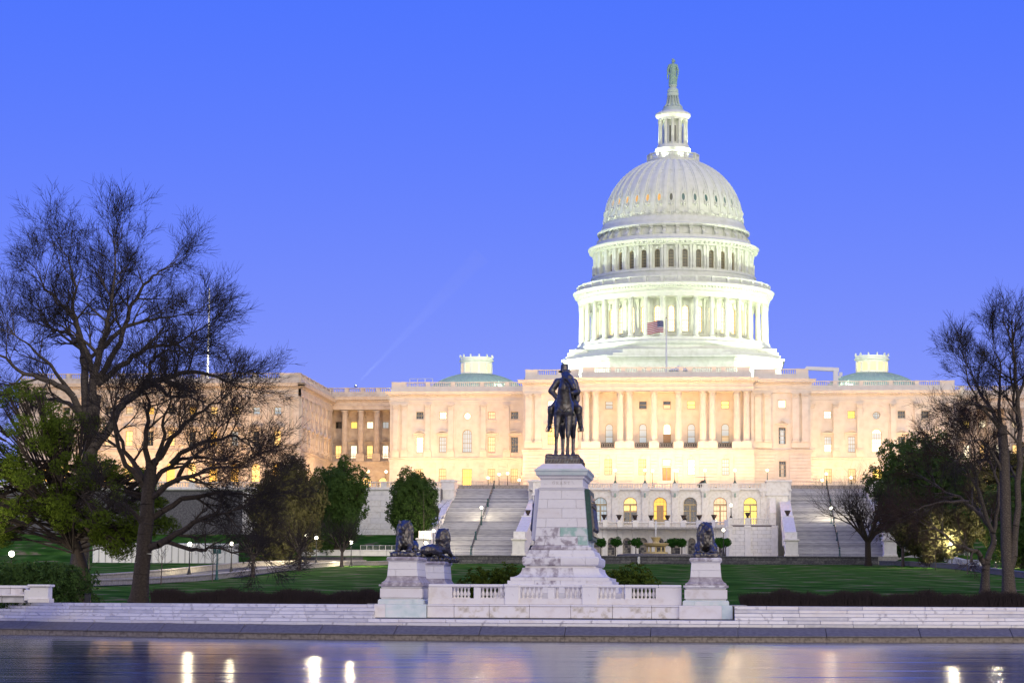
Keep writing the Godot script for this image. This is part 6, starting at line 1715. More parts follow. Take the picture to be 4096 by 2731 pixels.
const BIG_TREE := [
	[0.60, 0.45, [Vector3(0.28, 0.25, 0.00), Vector3(0.71, 3.55, 0.00), Vector3(1.03, 7.26, 0.00), Vector3(1.19, 10.87, 0.00), Vector3(1.34, 13.32, 0.00)]],
	[0.32, 0.05, [Vector3(1.34, 12.57, 0.00), Vector3(1.77, 15.97, 0.29), Vector3(2.30, 18.42, 0.67), Vector3(2.83, 20.01, 1.08), Vector3(3.36, 22.35, 1.53), Vector3(3.63, 25.85, 2.00)]],
	[0.30, 0.05, [Vector3(1.03, 12.79, -0.00), Vector3(0.60, 16.82, -0.58), Vector3(0.07, 18.95, -1.33), Vector3(-0.78, 21.07, -2.17), Vector3(-2.37, 22.66, -3.06), Vector3(-3.97, 24.26, -4.00)]],
	[0.22, 0.05, [Vector3(1.77, 15.76, -0.00), Vector3(3.36, 18.31, -0.43), Vector3(3.89, 20.54, -1.00), Vector3(4.21, 22.35, -1.63), Vector3(5.38, 24.47, -2.30), Vector3(6.23, 25.32, -3.00)]],
	[0.22, 0.05, [Vector3(1.88, 15.34, 0.00), Vector3(4.53, 17.25, 0.57), Vector3(6.23, 18.31, 1.31), Vector3(8.57, 18.52, 2.12), Vector3(10.16, 19.16, 3.00)]],
	[0.36, 0.06, [Vector3(1.13, 9.39, 0.00), Vector3(2.62, 11.09, 0.17), Vector3(4.11, 13.74, 0.40), Vector3(5.59, 14.91, 0.65), Vector3(8.25, 16.03, 0.92), Vector3(10.90, 16.19, 1.21), Vector3(12.92, 15.44, 1.50)]],
	[0.26, 0.06, [Vector3(1.13, 12.36, 0.00), Vector3(-0.46, 14.80, 0.66), Vector3(-1.84, 15.65, 1.52), Vector3(-3.97, 16.40, 2.48), Vector3(-5.56, 17.88, 3.50)]],
	[0.22, 0.05, [Vector3(1.03, 11.51, -0.00), Vector3(0.28, 12.79, -0.66), Vector3(-1.31, 14.11, -1.52), Vector3(-3.97, 14.54, -2.48), Vector3(-5.56, 14.70, -3.50)]],
	[0.20, 0.04, [Vector3(1.56, 16.19, 0.00), Vector3(0.71, 19.37, 0.95), Vector3(0.39, 21.07, 2.18), Vector3(0.81, 23.19, 3.54), Vector3(0.60, 25.32, 5.00)]],
	[0.18, 0.04, [Vector3(2.30, 18.31, -0.00), Vector3(3.79, 20.43, -1.34), Vector3(5.59, 21.18, -3.07), Vector3(7.50, 21.81, -5.00)]],
	[0.16, 0.04, [Vector3(0.60, 16.72, -0.00), Vector3(1.34, 18.10, -1.14), Vector3(1.98, 19.69, -2.61), Vector3(1.66, 22.13, -4.25), Vector3(2.09, 24.79, -6.00)]],
	[0.16, 0.04, [Vector3(4.11, 13.74, 0.00), Vector3(6.23, 15.76, 0.76), Vector3(6.87, 17.25, 1.74), Vector3(8.25, 17.88, 2.83), Vector3(10.37, 17.57, 4.00)]],
	[0.15, 0.04, [Vector3(0.07, 18.95, -0.00), Vector3(-1.31, 20.01, -1.61), Vector3(-2.90, 20.43, -3.69), Vector3(-4.60, 21.50, -6.00)]],
	[0.15, 0.04, [Vector3(-0.46, 14.80, 0.00), Vector3(-1.20, 16.40, 1.34), Vector3(-2.37, 17.88, 3.07), Vector3(-3.54, 18.95, 5.00)]],
	[0.14, 0.04, [Vector3(6.65, 15.44, 0.00), Vector3(8.25, 14.27, 0.54), Vector3(9.84, 14.38, 1.23), Vector3(11.12, 13.64, 2.00)]],
]
const DARK_TREE := [
	[0.50, 0.34, [Vector3(-0.04, -0.03, 0.00), Vector3(0.15, 2.27, 0.00), Vector3(0.30, 4.43, 0.00), Vector3(0.40, 6.58, 0.00), Vector3(0.54, 7.76, 0.00)]],
	[0.26, 0.05, [Vector3(0.40, 3.16, 0.00), Vector3(1.87, 3.50, 0.38), Vector3(3.83, 4.33, 0.87), Vector3(5.69, 4.92, 1.42), Vector3(7.45, 5.16, 2.00)]],
	[0.20, 0.04, [Vector3(0.40, 5.21, -0.00), Vector3(0.98, 7.17, -0.57), Vector3(2.16, 8.15, -1.31), Vector3(3.53, 8.69, -2.12), Vector3(5.59, 8.54, -3.00)]],
	[0.22, 0.04, [Vector3(0.45, 6.19, -0.00), Vector3(-0.58, 7.96, -0.54), Vector3(-1.95, 9.43, -1.23), Vector3(-2.84, 11.48, -2.00)]],
	[0.20, 0.04, [Vector3(0.51, 7.17, 0.00), Vector3(0.40, 9.62, 0.80), Vector3(0.89, 11.58, 1.84), Vector3(0.69, 12.85, 3.00)]],
	[0.20, 0.04, [Vector3(0.59, 7.66, -0.00), Vector3(2.16, 9.82, -0.80), Vector3(3.73, 11.38, -1.84), Vector3(5.49, 12.36, -3.00)]],
	[0.20, 0.04, [Vector3(0.40, 5.70, 0.00), Vector3(2.85, 6.98, 0.80), Vector3(5.29, 7.56, 1.84), Vector3(8.23, 7.76, 3.00)]],
	[0.20, 0.04, [Vector3(0.40, 4.62, -0.00), Vector3(3.14, 5.90, -0.54), Vector3(6.27, 6.29, -1.23), Vector3(8.63, 6.19, -2.00)]],
	[0.18, 0.04, [Vector3(0.40, 6.58, 0.00), Vector3(-1.37, 8.54, 1.07), Vector3(-1.56, 10.31, 2.46), Vector3(-1.17, 11.87, 4.00)]],
	[0.16, 0.04, [Vector3(0.54, 7.56, 0.00), Vector3(1.67, 9.13, 0.54), Vector3(1.96, 10.80, 1.23), Vector3(2.55, 12.27, 2.00)]],
	[0.16, 0.04, [Vector3(2.16, 8.15, -0.00), Vector3(4.12, 9.33, -1.07), Vector3(6.27, 9.91, -2.46), Vector3(7.45, 9.82, -4.00)]],
	[0.15, 0.04, [Vector3(0.30, 4.33, 0.00), Vector3(-0.58, 5.41, 1.31), Vector3(-1.37, 5.60, 3.00)]],
	[0.15, 0.04, [Vector3(2.85, 6.98, 0.00), Vector3(4.31, 8.54, 1.74), Vector3(6.47, 9.13, 4.00)]],
	[0.14, 0.03, [Vector3(1.87, 3.50, 0.00), Vector3(3.34, 2.96, 0.54), Vector3(5.59, 3.06, 1.23), Vector3(6.76, 2.76, 2.00)]],
]
const RIGHT_TREE := [
	[0.46, 0.34, [Vector3(0.00, -0.11, 0.00), Vector3(-0.13, 3.80, 0.00), Vector3(-0.16, 8.78, 0.00), Vector3(-0.29, 12.44, 0.00)]],
	[0.30, 0.10, [Vector3(0.00, 1.14, 0.00), Vector3(0.75, 5.13, 0.19), Vector3(1.17, 11.77, 0.44), Vector3(0.92, 16.75, 0.71), Vector3(0.59, 21.74, 1.00)]],
	[0.20, 0.04, [Vector3(-0.29, 12.27, -0.00), Vector3(-1.16, 15.09, -0.80), Vector3(-2.49, 17.58, -1.84), Vector3(-2.99, 19.58, -3.00)]],
	[0.16, 0.03, [Vector3(-0.33, 12.77, 0.00), Vector3(-2.16, 15.09, 0.80), Vector3(-3.82, 15.76, 1.84), Vector3(-5.15, 15.43, 3.00)]],
	[0.16, 0.03, [Vector3(-0.20, 11.11, -0.00), Vector3(-0.49, 15.76, -0.54), Vector3(-0.33, 19.41, -1.23), Vector3(-0.83, 21.41, -2.00)]],
	[0.16, 0.03, [Vector3(1.00, 15.76, 0.00), Vector3(1.67, 18.25, 0.87), Vector3(2.83, 20.41, 2.00)]],
	[0.14, 0.03, [Vector3(-1.16, 15.09, 0.00), Vector3(-2.82, 15.92, 1.74), Vector3(-3.98, 18.25, 4.00)]],
	[0.14, 0.03, [Vector3(1.08, 10.44, -0.00), Vector3(2.50, 13.10, -1.31), Vector3(3.66, 16.75, -3.00)]],
	[0.14, 0.03, [Vector3(-0.16, 8.78, 0.00), Vector3(-1.66, 11.11, 0.80), Vector3(-2.82, 12.10, 1.84), Vector3(-3.82, 11.77, 3.00)]],
	[0.14, 0.03, [Vector3(1.17, 13.10, 0.00), Vector3(0.50, 16.75, 1.31), Vector3(0.17, 19.41, 3.00)]],
]
const CROOKED_TREE := [
	[0.36, 0.28, [Vector3(0.00, -0.03, 0.00), Vector3(0.09, 1.75, 0.00), Vector3(0.17, 2.43, 0.00)]],
	[0.24, 0.06, [Vector3(0.09, 2.09, 0.00), Vector3(-0.68, 3.11, 0.54), Vector3(-2.04, 3.45, 1.23), Vector3(-3.74, 4.64, 2.00)]],
	[0.26, 0.08, [Vector3(0.14, 2.09, -0.00), Vector3(0.77, 4.13, -0.38), Vector3(0.34, 5.32, -0.87), Vector3(-1.19, 7.02, -1.42), Vector3(-3.06, 8.04, -2.00)]],
	[0.18, 0.04, [Vector3(0.60, 4.64, 0.00), Vector3(-0.34, 7.53, 0.54), Vector3(-1.53, 9.57, 1.23), Vector3(-2.72, 10.24, 2.00)]],
	[0.16, 0.04, [Vector3(0.68, 4.47, -0.00), Vector3(1.36, 7.53, -0.80), Vector3(0.68, 10.58, -1.84), Vector3(-0.34, 12.28, -3.00)]],
	[0.14, 0.04, [Vector3(-1.19, 7.02, 0.00), Vector3(-3.74, 6.85, 0.44), Vector3(-5.44, 6.17, 1.00)]],
	[0.14, 0.04, [Vector3(0.34, 5.32, 0.00), Vector3(-0.68, 8.89, 1.31), Vector3(-1.02, 11.26, 3.00)]],
]

# ---- trees ----
func sprout(w: MB, tw: MB, p: Vector3, d: Vector3, l: float, r: float, depth: int, lift: float, bend: float) -> void:
	# one branch of a few bent lengths, with side branches
	var n := 3
	var q := p
	for i in n:
		d = (d + Vector3(rng.randf_range(-bend, bend), rng.randf_range(-bend, bend) + lift, rng.randf_range(-bend, bend))).normalized()
		var e := q + d * l / n
		var r1 := r * (1.0 - 0.6 * (i + 1) / n)
		var r0 := r * (1.0 - 0.6 * i / n)
		if depth >= 2: w.tube(q, e, r0, r1, 5 if r0 > 0.05 else 4)
		else: tw.tube(q, e, r0, r1, 3)
		if depth > 0:
			for k in (2 if depth < 3 else 1) + (1 if i == n - 1 else 0):
				var side := d.cross(Vector3(rng.randf_range(-1, 1), rng.randf_range(-1, 1), rng.randf_range(-1, 1))).normalized()
				sprout(w, tw, e, (d + side * rng.randf_range(0.4, 0.85)).normalized(), l * rng.randf_range(0.55, 0.82), maxf(r1 * 0.74, 0.010), depth - 1, lift, bend)
		q = e
func limb_tree(called: String, label: String, at: Vector3, limbs: Array, bark: Material, twig: Material, reach: float, depth: int, thin: float, every := 1.3, sx := 1.0, sy := 1.0, py := 8.0) -> Node3D:
	var t := thing(called, label, "tree", at)
	var tr := MB.new(); var tw := MB.new()
	for li in limbs.size():
		var lm: Array = limbs[li]
		var pts := []
		for p in lm[2]:
			if li == 0: pts.append(p)
			else: pts.append(Vector3(p.x * (sx if p.y > py * 0.5 else 1.0), p.y if p.y < py else py + (p.y - py) * sy, p.z * sx))
		var sm := []
		for i in pts.size() - 1:
			for k in 4:
				var a: Vector3 = pts[maxi(i - 1, 0)]; var b: Vector3 = pts[i]; var c: Vector3 = pts[i + 1]; var e: Vector3 = pts[mini(i + 2, pts.size() - 1)]
				sm.append(b.cubic_interpolate(c, a, e, k / 4.0) + Vector3(rng.randf_range(-1, 1), rng.randf_range(-1, 1), rng.randf_range(-1, 1)) * (0.1 if li > 0 else 0.02))
		sm.append(pts[pts.size() - 1])
		var n := sm.size()
		var bb := MB.new() if li > 0 else tr
		var run := 0.0
		for i in n - 1:
			var q0 := float(i) / (n - 1); var q1 := float(i + 1) / (n - 1)
			var r0: float = lerpf(lm[0], lm[1], q0); var r1: float = lerpf(lm[0], lm[1], q1)
			if li == 0 and i < 3:
				r0 *= 1.0 + 0.35 * pow(1.0 - i / 3.0, 2.0); r1 *= 1.0 + 0.35 * pow(1.0 - (i + 1) / 3.0, 2.0)
			bb.tube(sm[i], sm[i + 1], r0, r1, 12 if li == 0 else 7)
			run += sm[i].distance_to(sm[i + 1])
			if (li > 0 and q0 > 0.25) and run > every:
				run = 0.0
				var d: Vector3 = (sm[i + 1] - sm[i]).normalized()
				var side := d.cross(Vector3(rng.randf_range(-1, 1), rng.randf_range(-1, 1), rng.randf_range(-1, 1))).normalized()
				sprout(bb, tw, sm[i + 1], (d * 0.8 + side).normalized(), reach * rng.randf_range(0.6, 1.0) * (1.0 - 0.3 * q0), maxf(r1 * 0.6, thin), depth, 0.05, 0.15)
		if li > 0:
			var d2: Vector3 = (sm[n - 1] - sm[n - 2]).normalized()
			for k in 3: sprout(bb, tw, sm[n - 1], (d2 + Vector3(rng.randf_range(-0.5, 0.5), rng.randf_range(-0.3, 0.5), rng.randf_range(-0.5, 0.5))).normalized(), reach * 0.75, maxf(lm[1] * 0.8, thin), depth, 0.05, 0.15)
			part("limb", bb, bark, t)
	part("trunk", tr, bark, t)
	stuff("twigs", tw, twig, t)
	return t
func vase_tree(called: String, label: String, at: Vector3, h: float, trunk: float, r: float, n: int, spread: float, bark: Material, twig: Material, depth := 3, group := "") -> Node3D:
	var t := thing(called, label, "tree", at, 0.0, group)
	var tr := MB.new(); var tw := MB.new()
	var top := V(rng.randf_range(-0.1, 0.1), trunk, rng.randf_range(-0.1, 0.1))
	tr.tube(V(0, -0.3, 0), V(0, trunk * 0.2, 0), r * 1.5, r * 1.05, 9); tr.tube(V(0, trunk * 0.2, 0), top, r * 1.05, r * 0.9, 9)
	part("trunk", tr, bark, t)
	for k in n:
		var a := TAU * (k + rng.randf_range(-0.3, 0.3)) / n
		var d := Vector3(cos(a) * spread, rng.randf_range(0.75, 1.1), sin(a) * spread).normalized()
		var lb := MB.new()
		sprout(lb, tw, top + V(0, rng.randf_range(-0.4, 0.1) * trunk * 0.3, 0), d, (h - trunk) * rng.randf_range(0.52, 0.66), r * rng.randf_range(0.4, 0.55), depth, 0.05, 0.14)
		part("limb", lb, bark, t)
	stuff("twigs", tw, twig, t)
	return t
func leaves(b: MB, lobes: Array, n: int, size: float, droop := 0.0) -> void:
	# leaf-sized faces in sprays, thickest near the outside of each lobe
	var total := 0.0
	for q in lobes: total += pow(q[1].x * q[1].y * q[1].z, 0.67)
	for q in lobes:
		var c: Vector3 = q[0]; var r: Vector3 = q[1]
		var m := int(n * pow(r.x * r.y * r.z, 0.67) / total / 7.0)
		for i in m:
			var d := Vector3(rng.randfn(), rng.randfn(), rng.randfn()).normalized()
			var rad := 1.0 - 0.42 * pow(rng.randf(), 1.8)
			var bump := 1.0 + 0.26 * field.get_noise_3d(c.x * 9 + d.x * 60, d.y * 60, d.z * 60 + c.y * 9)
			var p := c + d * r * rad * bump
			var axis := (d + Vector3(rng.randf_range(-0.6, 0.6), rng.randf_range(-0.4, 0.5) - droop, rng.randf_range(-0.6, 0.6))).normalized()
			var u := axis.cross(Vector3.UP if absf(axis.y) < 0.9 else Vector3.RIGHT).normalized()
			var w := axis.cross(u)
			for k in 7:
				var t := TAU * k / 7.0 + rng.randf()
				var o := u * cos(t) + w * sin(t)
				var dir := (o + axis * rng.randf_range(0.1, 0.9) - Vector3(0, droop * 0.7, 0)).normalized()
				var s := dir.cross(axis + o * 0.3).normalized()
				var l := size * rng.randf_range(0.7, 1.3)
				var base := p + o * size * 0.15
				var tip := base + dir * l; var mid := base + dir * l * 0.5 + axis * l * 0.08
				b.tri(base, mid + s * l * 0.22, tip); b.tri(base, tip, mid - s * l * 0.22)
func evergreen(called: String, label: String, at: Vector3, lobes: Array, n: int, size: float, leaf: Material, trunk_r: float, droop := 0.0) -> Node3D:
	var t := thing(called, label, "tree", at)
	var tr := MB.new()
	var top: Vector3 = lobes[0][0]
	tr.tube(V(0, -0.4, 0), V(0, 1.5, 0), trunk_r * 1.4, trunk_r, 9); tr.tube(V(0, 1.5, 0), top, trunk_r, trunk_r * 0.3, 8)
	part("trunk", tr, M.bark_dark, t)
	for q in lobes:
		var lb := MB.new()
		var c: Vector3 = q[0]
		var root := V(0, minf(c.y * 0.6, top.y * 0.8), 0)
		if lobes.size() > 40: root = top * rng.randf_range(0.3, 0.9)
		lb.tube(root, c, trunk_r * 0.35 if lobes.size() < 40 else 0.06, 0.05 if lobes.size() < 40 else 0.02, 5)
		for k in 4:
			var d := Vector3(rng.randfn(), rng.randfn(), rng.randfn()).normalized()
			lb.tube(c.lerp(root, 0.3), c + d * (q[1] as Vector3) * 0.75, 0.07, 0.02, 4)
		part("limb", lb, M.bark_dark, t)
	var lf := MB.new()
	leaves(lf, lobes, n, size, droop)
	part("crown", lf, leaf, t)
	return t
func ball_lobes(c: Vector3, r: Vector3, n: int, k: float) -> Array:
	# an uneven crown: one core and n lobes pushed about its outside
	var out := [[c, r * 0.8]]
	for i in n:
		var y := 1.0 - 2.0 * (i + 0.5) / n
		var a := 2.4 * i + rng.randf_range(-0.4, 0.4)
		var s := sqrt(maxf(0.0, 1.0 - y * y))
		var d := Vector3(cos(a) * s, y, sin(a) * s)
		out.append([c + d * r * rng.randf_range(0.5, 0.92), r * k * rng.randf_range(0.6, 1.25)])
	return out

# ---- lamps ----
func lamp_parts(h: float, style: String) -> Array:
	var key := "lamp%.2f%s" % [h, style]
	if not cache.has(key):
		var b := MB.new(); var p := MB.new(); var g := MB.new(); var f := MB.new()
		b.lathe([Vector2(0.3, 0), Vector2(0.3, 0.1), Vector2(0.22, 0.14), Vector2(0.17, h * 0.12), Vector2(0.12, h * 0.2), Vector2(0.09, h * 0.22)], 12)
		p.lathe([Vector2(0.085, h * 0.2), Vector2(0.05, h * 0.6), Vector2(0.045, h - 0.3), Vector2(0.1, h - 0.28), Vector2(0.12, h - 0.22), Vector2(0.0, h - 0.2)], 10)
		g.lathe([Vector2(0.0, -0.23), Vector2(0.1, -0.21), Vector2(0.18, -0.13), Vector2(0.225, 0.0), Vector2(0.2, 0.12), Vector2(0.1, 0.21), Vector2(0.0, 0.235)], 14, 0, TAU, true)
		f.lathe([Vector2(0.06, 0.2), Vector2(0.06, 0.25), Vector2(0.02, 0.3), Vector2(0.0, 0.36)], 8)
		cache[key] = [b.mesh(), p.mesh(), g.mesh(), f.mesh()]
	return cache[key]
func lamp(label: String, x: float, y: float, z: float, top: float, white: bool, e: float, post: Material, group: String) -> void:
	# globe lantern on an iron post; its light sits in the globe
	var h := top - y
	var c := lamp_parts(h, "")
	var t := thing("lamp_post", label, "lamp", Vector3(x, y, z), 0.0, group)
	put("base", c[0], post, t); put("post", c[1], post, t)
	put("globe_lamp", c[2], M.globe_white if white else M.globe, t, Vector3(0, h, 0))
	put("finial", c[3], post, t, Vector3(0, h, 0))
	var l := OmniLight3D.new()
	l.light_color = Color(1.0, 0.93, 0.78) if white else Color(1.0, 0.72, 0.40)
	l.light_energy = e; l.omni_range = 80.0; l.omni_attenuation = 2.0; l.light_size = 0.2; l.shadow_enabled = true
	t.add_child(l)
	l.position = V(0, h, 0)
func floodlight(label: String, at: Vector3, aim: Vector3, e: float, angle: float, col: Color, mt: Material, group: String) -> void:
	# box floodlight on a stirrup, its lens turned to the wall
	var t := thing("floodlight", label, "floodlight", at, 0.0, group)
	var d := (aim - at).normalized()
	var s := MB.new()
	s.cbox(-0.25, 0, -0.2, 0.25, 0.06, 0.2, 0.01); s.tube(V(-0.24, 0.05, 0), V(-0.24, 0.4, 0), 0.025, 0.025); s.tube(V(0.24, 0.05, 0), V(0.24, 0.4, 0), 0.025, 0.025)
	part("stirrup", s, M.iron, t)
	var bas := Basis.looking_at(d, Vector3.UP if absf(d.y) < 0.95 else Vector3.FORWARD)
	var hd := put("housing", boxmesh(0.42, 0.3, 0.24, 0.03), M.iron, t)
	hd.transform = Transform3D(bas, V(0, 0.4, 0) + bas * V(0, -0.15, 0.13))
	var ln := put("lamp_lens", boxmesh(0.36, 0.24, 0.02), mt, t)
	ln.transform = Transform3D(bas, V(0, 0.4, 0) + bas * V(0, -0.12, -0.005))
	var l := SpotLight3D.new()
	l.light_color = col; l.light_energy = e; l.spot_range = 150.0; l.spot_angle = angle; l.spot_attenuation = 2.0; l.light_size = 0.25; l.shadow_enabled = true
	l.spot_angle_attenuation = 0.6
	t.add_child(l)
	l.transform = Transform3D(bas, V(0, 0.4, 0) + bas * V(0, 0.0, -0.06))

# ---- smaller things ----
func fountain() -> void:
	var t := thing("fountain", "tiered golden stone fountain before the niche arcade", "fountain", Vector3(-1.3, 8.62, -246))
	var bs := MB.new()
	bs.lathe([Vector2(6.0, 0), Vector2(6.0, 0.35), Vector2(5.7, 0.42), Vector2(5.5, 0.42), Vector2(5.5, 0.2)], 40)
	part("basin", bs, M.granite_and_wall_shade, t)
	var wt := MB.new()
	wt.lathe([Vector2(5.5, 0.2), Vector2(0.0, 0.201)], 40)
	part("basin_water", wt, M.water, t)
	var pl := MB.new()
	pl.lathe([Vector2(1.9, 0.2), Vector2(1.9, 0.75), Vector2(1.7, 0.8), Vector2(0.0, 0.8)], 24)
	part("plinth", pl, M.fountain, t)
	for k in 10:
		var a := TAU * k / 10
		var c := MB.new()
		c.lathe([Vector2(0.18, 0.78), Vector2(0.13, 0.9), Vector2(0.13, 1.5), Vector2(0.2, 1.6)], 8)
		part("colonnette", c, M.fountain, t, V(sin(a) * 1.4, 0, cos(a) * 1.4))
	var bw := MB.new()
	bw.lathe([Vector2(1.2, 1.58), Vector2(1.75, 1.7), Vector2(1.95, 1.95), Vector2(2.02, 2.1), Vector2(1.92, 2.14), Vector2(1.85, 2.0), Vector2(0.6, 1.95)], 40)
	part("bowl", bw, M.fountain, t)
	var up := MB.new()
	up.lathe([Vector2(0.85, 1.95), Vector2(0.6, 2.2), Vector2(0.5, 2.4), Vector2(0.62, 2.7), Vector2(0.78, 2.95), Vector2(0.8, 3.05), Vector2(0.7, 3.05), Vector2(0.0, 2.95)], 28)
	part("upper_bowl", up, M.fountain, t)
	var jt := MB.new()
	jt.lathe([Vector2(0.07, 2.95), Vector2(0.1, 4.0), Vector2(0.16, 5.0), Vector2(0.2, 5.4), Vector2(0.0, 5.65)], 12, 0, TAU, true)
	part("water_jet", jt, M.jet, t)
func topiary(x: float, z: float, label: String) -> void:
	var t := thing("topiary_tree", label, "tree", Vector3(x, 8.62, z), 0.0, "round clipped trees before the niche arcade")
	var tr := MB.new()
	tr.tube(V(0, 0, 0), V(0.03, 1.6, 0), 0.09, 0.07, 7)
	for k in 6:
		var a := TAU * k / 6
		tr.tube(V(0.03, 1.5, 0), V(cos(a) * 0.6, 2.3, sin(a) * 0.6), 0.045, 0.02, 5)
	part("trunk", tr, M.bark_dark, t)
	var lf := MB.new()
	leaves(lf, ball_lobes(V(0, 2.35, 0), V(0.95, 0.68, 0.95), 9, 0.42), 3600, 0.16, 0.2)
	part("crown", lf, M.leaf_green, t)
func flag() -> void:
	var p := thing("flagpole", "white flagpole on the portico roof before the dome", "flagpole", Vector3(-0.62, 41.0, -299.5))
	var b := MB.new()
	b.lathe([Vector2(0.16, -0.4), Vector2(0.14, 6.0), Vector2(0.08, 11.0), Vector2(0.0, 11.05)], 10)
	part("pole", b, M.white_paint, p)
	var tr := MB.new()
	tr.lathe([Vector2(0.0, 11.0), Vector2(0.11, 11.08), Vector2(0.13, 11.18), Vector2(0.0, 11.3)], 10)
	part("truck", tr, M.fountain, p)
	# striped flag with a starred blue corner, flying to one side
	var f := thing("flag", "striped red and white flag with a blue starred corner", "flag", Vector3(-0.78, 51.7, -299.5))
	var wv := func(u: float, v: float) -> Vector3: return V(-0.35 - 2.9 * u, -0.1 - 2.1 * v - 0.25 * u + 0.12 * sin(u * 5.0), 0.22 * sin(u * 7.0 + v) * (0.3 + u))
	for s in 13:
		var st := MB.new()
		for k in 16:
			if s < 7 and k < 6: continue
			var a0 := k / 16.0; var a1 := (k + 1) / 16.0
			st.quad(wv.call(a1, (s + 1) / 13.0), wv.call(a1, s / 13.0), wv.call(a0, s / 13.0), wv.call(a0, (s + 1) / 13.0))
		part("stripe", st, M.flag_red if s % 2 == 0 else M.flag_white, f)
	var cn := MB.new(); var sr := MB.new()
	for k in 6:
		for j in 7: cn.quad(wv.call((k + 1) / 16.0, (j + 1) / 13.0), wv.call((k + 1) / 16.0, j / 13.0), wv.call(k / 16.0, j / 13.0), wv.call(k / 16.0, (j + 1) / 13.0))
	for i in 9:
		for j in (6 if i % 2 == 0 else 5):
			var c: Vector3 = wv.call((0.032 + 0.0625 * j + (0.031 if i % 2 else 0.0)), 0.04 + 0.0575 * i) + V(0, 0, 0.02)
			for k in 5:
				var a := TAU * k / 5
				sr.tri(c + V(-sin(a - 0.5), cos(a - 0.5), 0) * 0.03, c + V(sin(a) * -1, cos(a), 0) * 0.075, c + V(-sin(a + 0.5), cos(a + 0.5), 0) * 0.03)
	part("canton", cn, M.flag_blue, f)
	stuff("stars", sr, M.flag_white, f)
	var q := thing("flagpole", "white flagpole rising from the great wing's roof behind bare branches", "flagpole", Vector3(-85.8, 39.4, -310))
	var c := MB.new()
	c.lathe([Vector2(0.2, 0), Vector2(0.18, 10.0), Vector2(0.13, 20.0), Vector2(0.0, 20.05)], 10)
	part("pole", c, M.white_paint, q)
	var d := MB.new()
	d.lathe([Vector2(0.5, 0), Vector2(0.45, 0.6), Vector2(0.2, 0.8)], 10)
	part("base", d, M.white_paint, q)
	# white crane arm over the roof beside the central block
	var a := thing("roof_boom", "white boom arm reaching over the roof beside the central block", "lift", Vector3(29.5, 39.4, -304))
	var m := MB.new()
	m.cbox(-0.45, 0, -0.45, 0.45, 3.7, 0.45, 0.05)
	part("mast", m, M.white_paint, a)
	var am := MB.new()
	am.hexa([V(-5.6, 3.75, 0.25), V(0.6, 3.4, 0.3), V(0.6, 3.4, -0.3), V(-5.6, 3.75, -0.25), V(-5.2, 4.4, 0.25), V(0.6, 4.15, 0.3), V(0.6, 4.15, -0.3), V(-5.2, 4.4, -0.25)], 0.08)
	part("arm", am, M.white_paint, a)
	var mt := MB.new()
	mt.cbox(0.6, 2.6, -0.3, 1.2, 3.3, 0.3, 0.05); mt.cbox(0.45, 2.3, -0.2, 0.9, 2.7, 0.2, 0.04)
	part("motor", mt, M.white_paint, a)
func railing(label: String, a: Vector3, c: Vector3, h: float, step: float, mt: Material) -> void:
	var t := thing("railing", label, "railing", a)
	var d := c - a
	var n := maxi(1, int(d.length() / step))
	var r := MB.new()
	r.tube(V(0, h, 0), d + V(0, h, 0), 0.03, 0.03, 5); r.tube(V(0, h * 0.15, 0), d + V(0, h * 0.15, 0), 0.02, 0.02, 4)
	part("rail", r, mt, t)
	var pm := boxmesh(0.06, h, 0.06)
	for k in n + 1: put("post", pm, mt, t, d * (float(k) / n))
	var bars := MB.new()
	for k in n * 8: bars.tube(d * ((k + 0.5) / (n * 8.0)) + V(0, h * 0.15, 0), d * ((k + 0.5) / (n * 8.0)) + V(0, h, 0), 0.012, 0.012, 3)
	stuff("bars", bars, mt, t)
func hedge(label: String, x0: float, x1: float, z: float, h: float, n: int) -> void:
	var t := thing("hedge", label, "hedge", Vector3((x0 + x1) / 2, 1.53, z))
	var b := MB.new()
	var w := x1 - x0
	for i in n:
		var p := V(rng.randf_range(-w / 2, w / 2), 0, rng.randf_range(-0.8, 0.8))
		var q := p + V(rng.randf_range(-0.18, 0.18), h * (rng.randf_range(0.6, 1.1) + 0.18 * sin(p.x * 1.7) + 0.1 * sin(p.x * 4.1)), rng.randf_range(-0.18, 0.18))
		var s := V(rng.randf_range(0.01, 0.022), 0, 0)
		b.tri(p - s, q, p + s)
		var m := p.lerp(q, rng.randf_range(0.4, 0.8))
		b.tri(m - s * 0.7, m + V(rng.randf_range(-0.3, 0.3), rng.randf_range(0.1, 0.3), rng.randf_range(-0.2, 0.2)), m + s * 0.7)
	var o := part("twigs", b, M.hedge_twig, t)
	o.set_meta("kind", "stuff")
	var c := MB.new()
	var nn := int(w / 1.2)
	for i in nn: c.tube(V(-w / 2 + w * (i + 0.5) / nn, 0, 0), V(-w / 2 + w * (i + 0.5) / nn + rng.randf_range(-0.1, 0.1), h * 0.6, 0), 0.03, 0.015, 4)
	part("stems", c, M.bark_dark, t)
func shrub(label: String, at: Vector3, r: Vector3, n: int, size: float, leaf: Material, droop := 0.0) -> void:
	var t := thing("shrub", label, "shrub", at)
	var lf := MB.new()
	leaves(lf, ball_lobes(V(0, r.y * 0.6, 0), r, 10, 0.45), n, size, droop)
	part("foliage", lf, leaf, t)
	var st := MB.new()
	for k in 7: st.tube(V(0, 0, 0), V(rng.randf_range(-0.6, 0.6) * r.x, r.y * 0.9, rng.randf_range(-0.6, 0.6) * r.z), 0.05, 0.02, 4)
	part("stems", st, M.bark_dark, t)
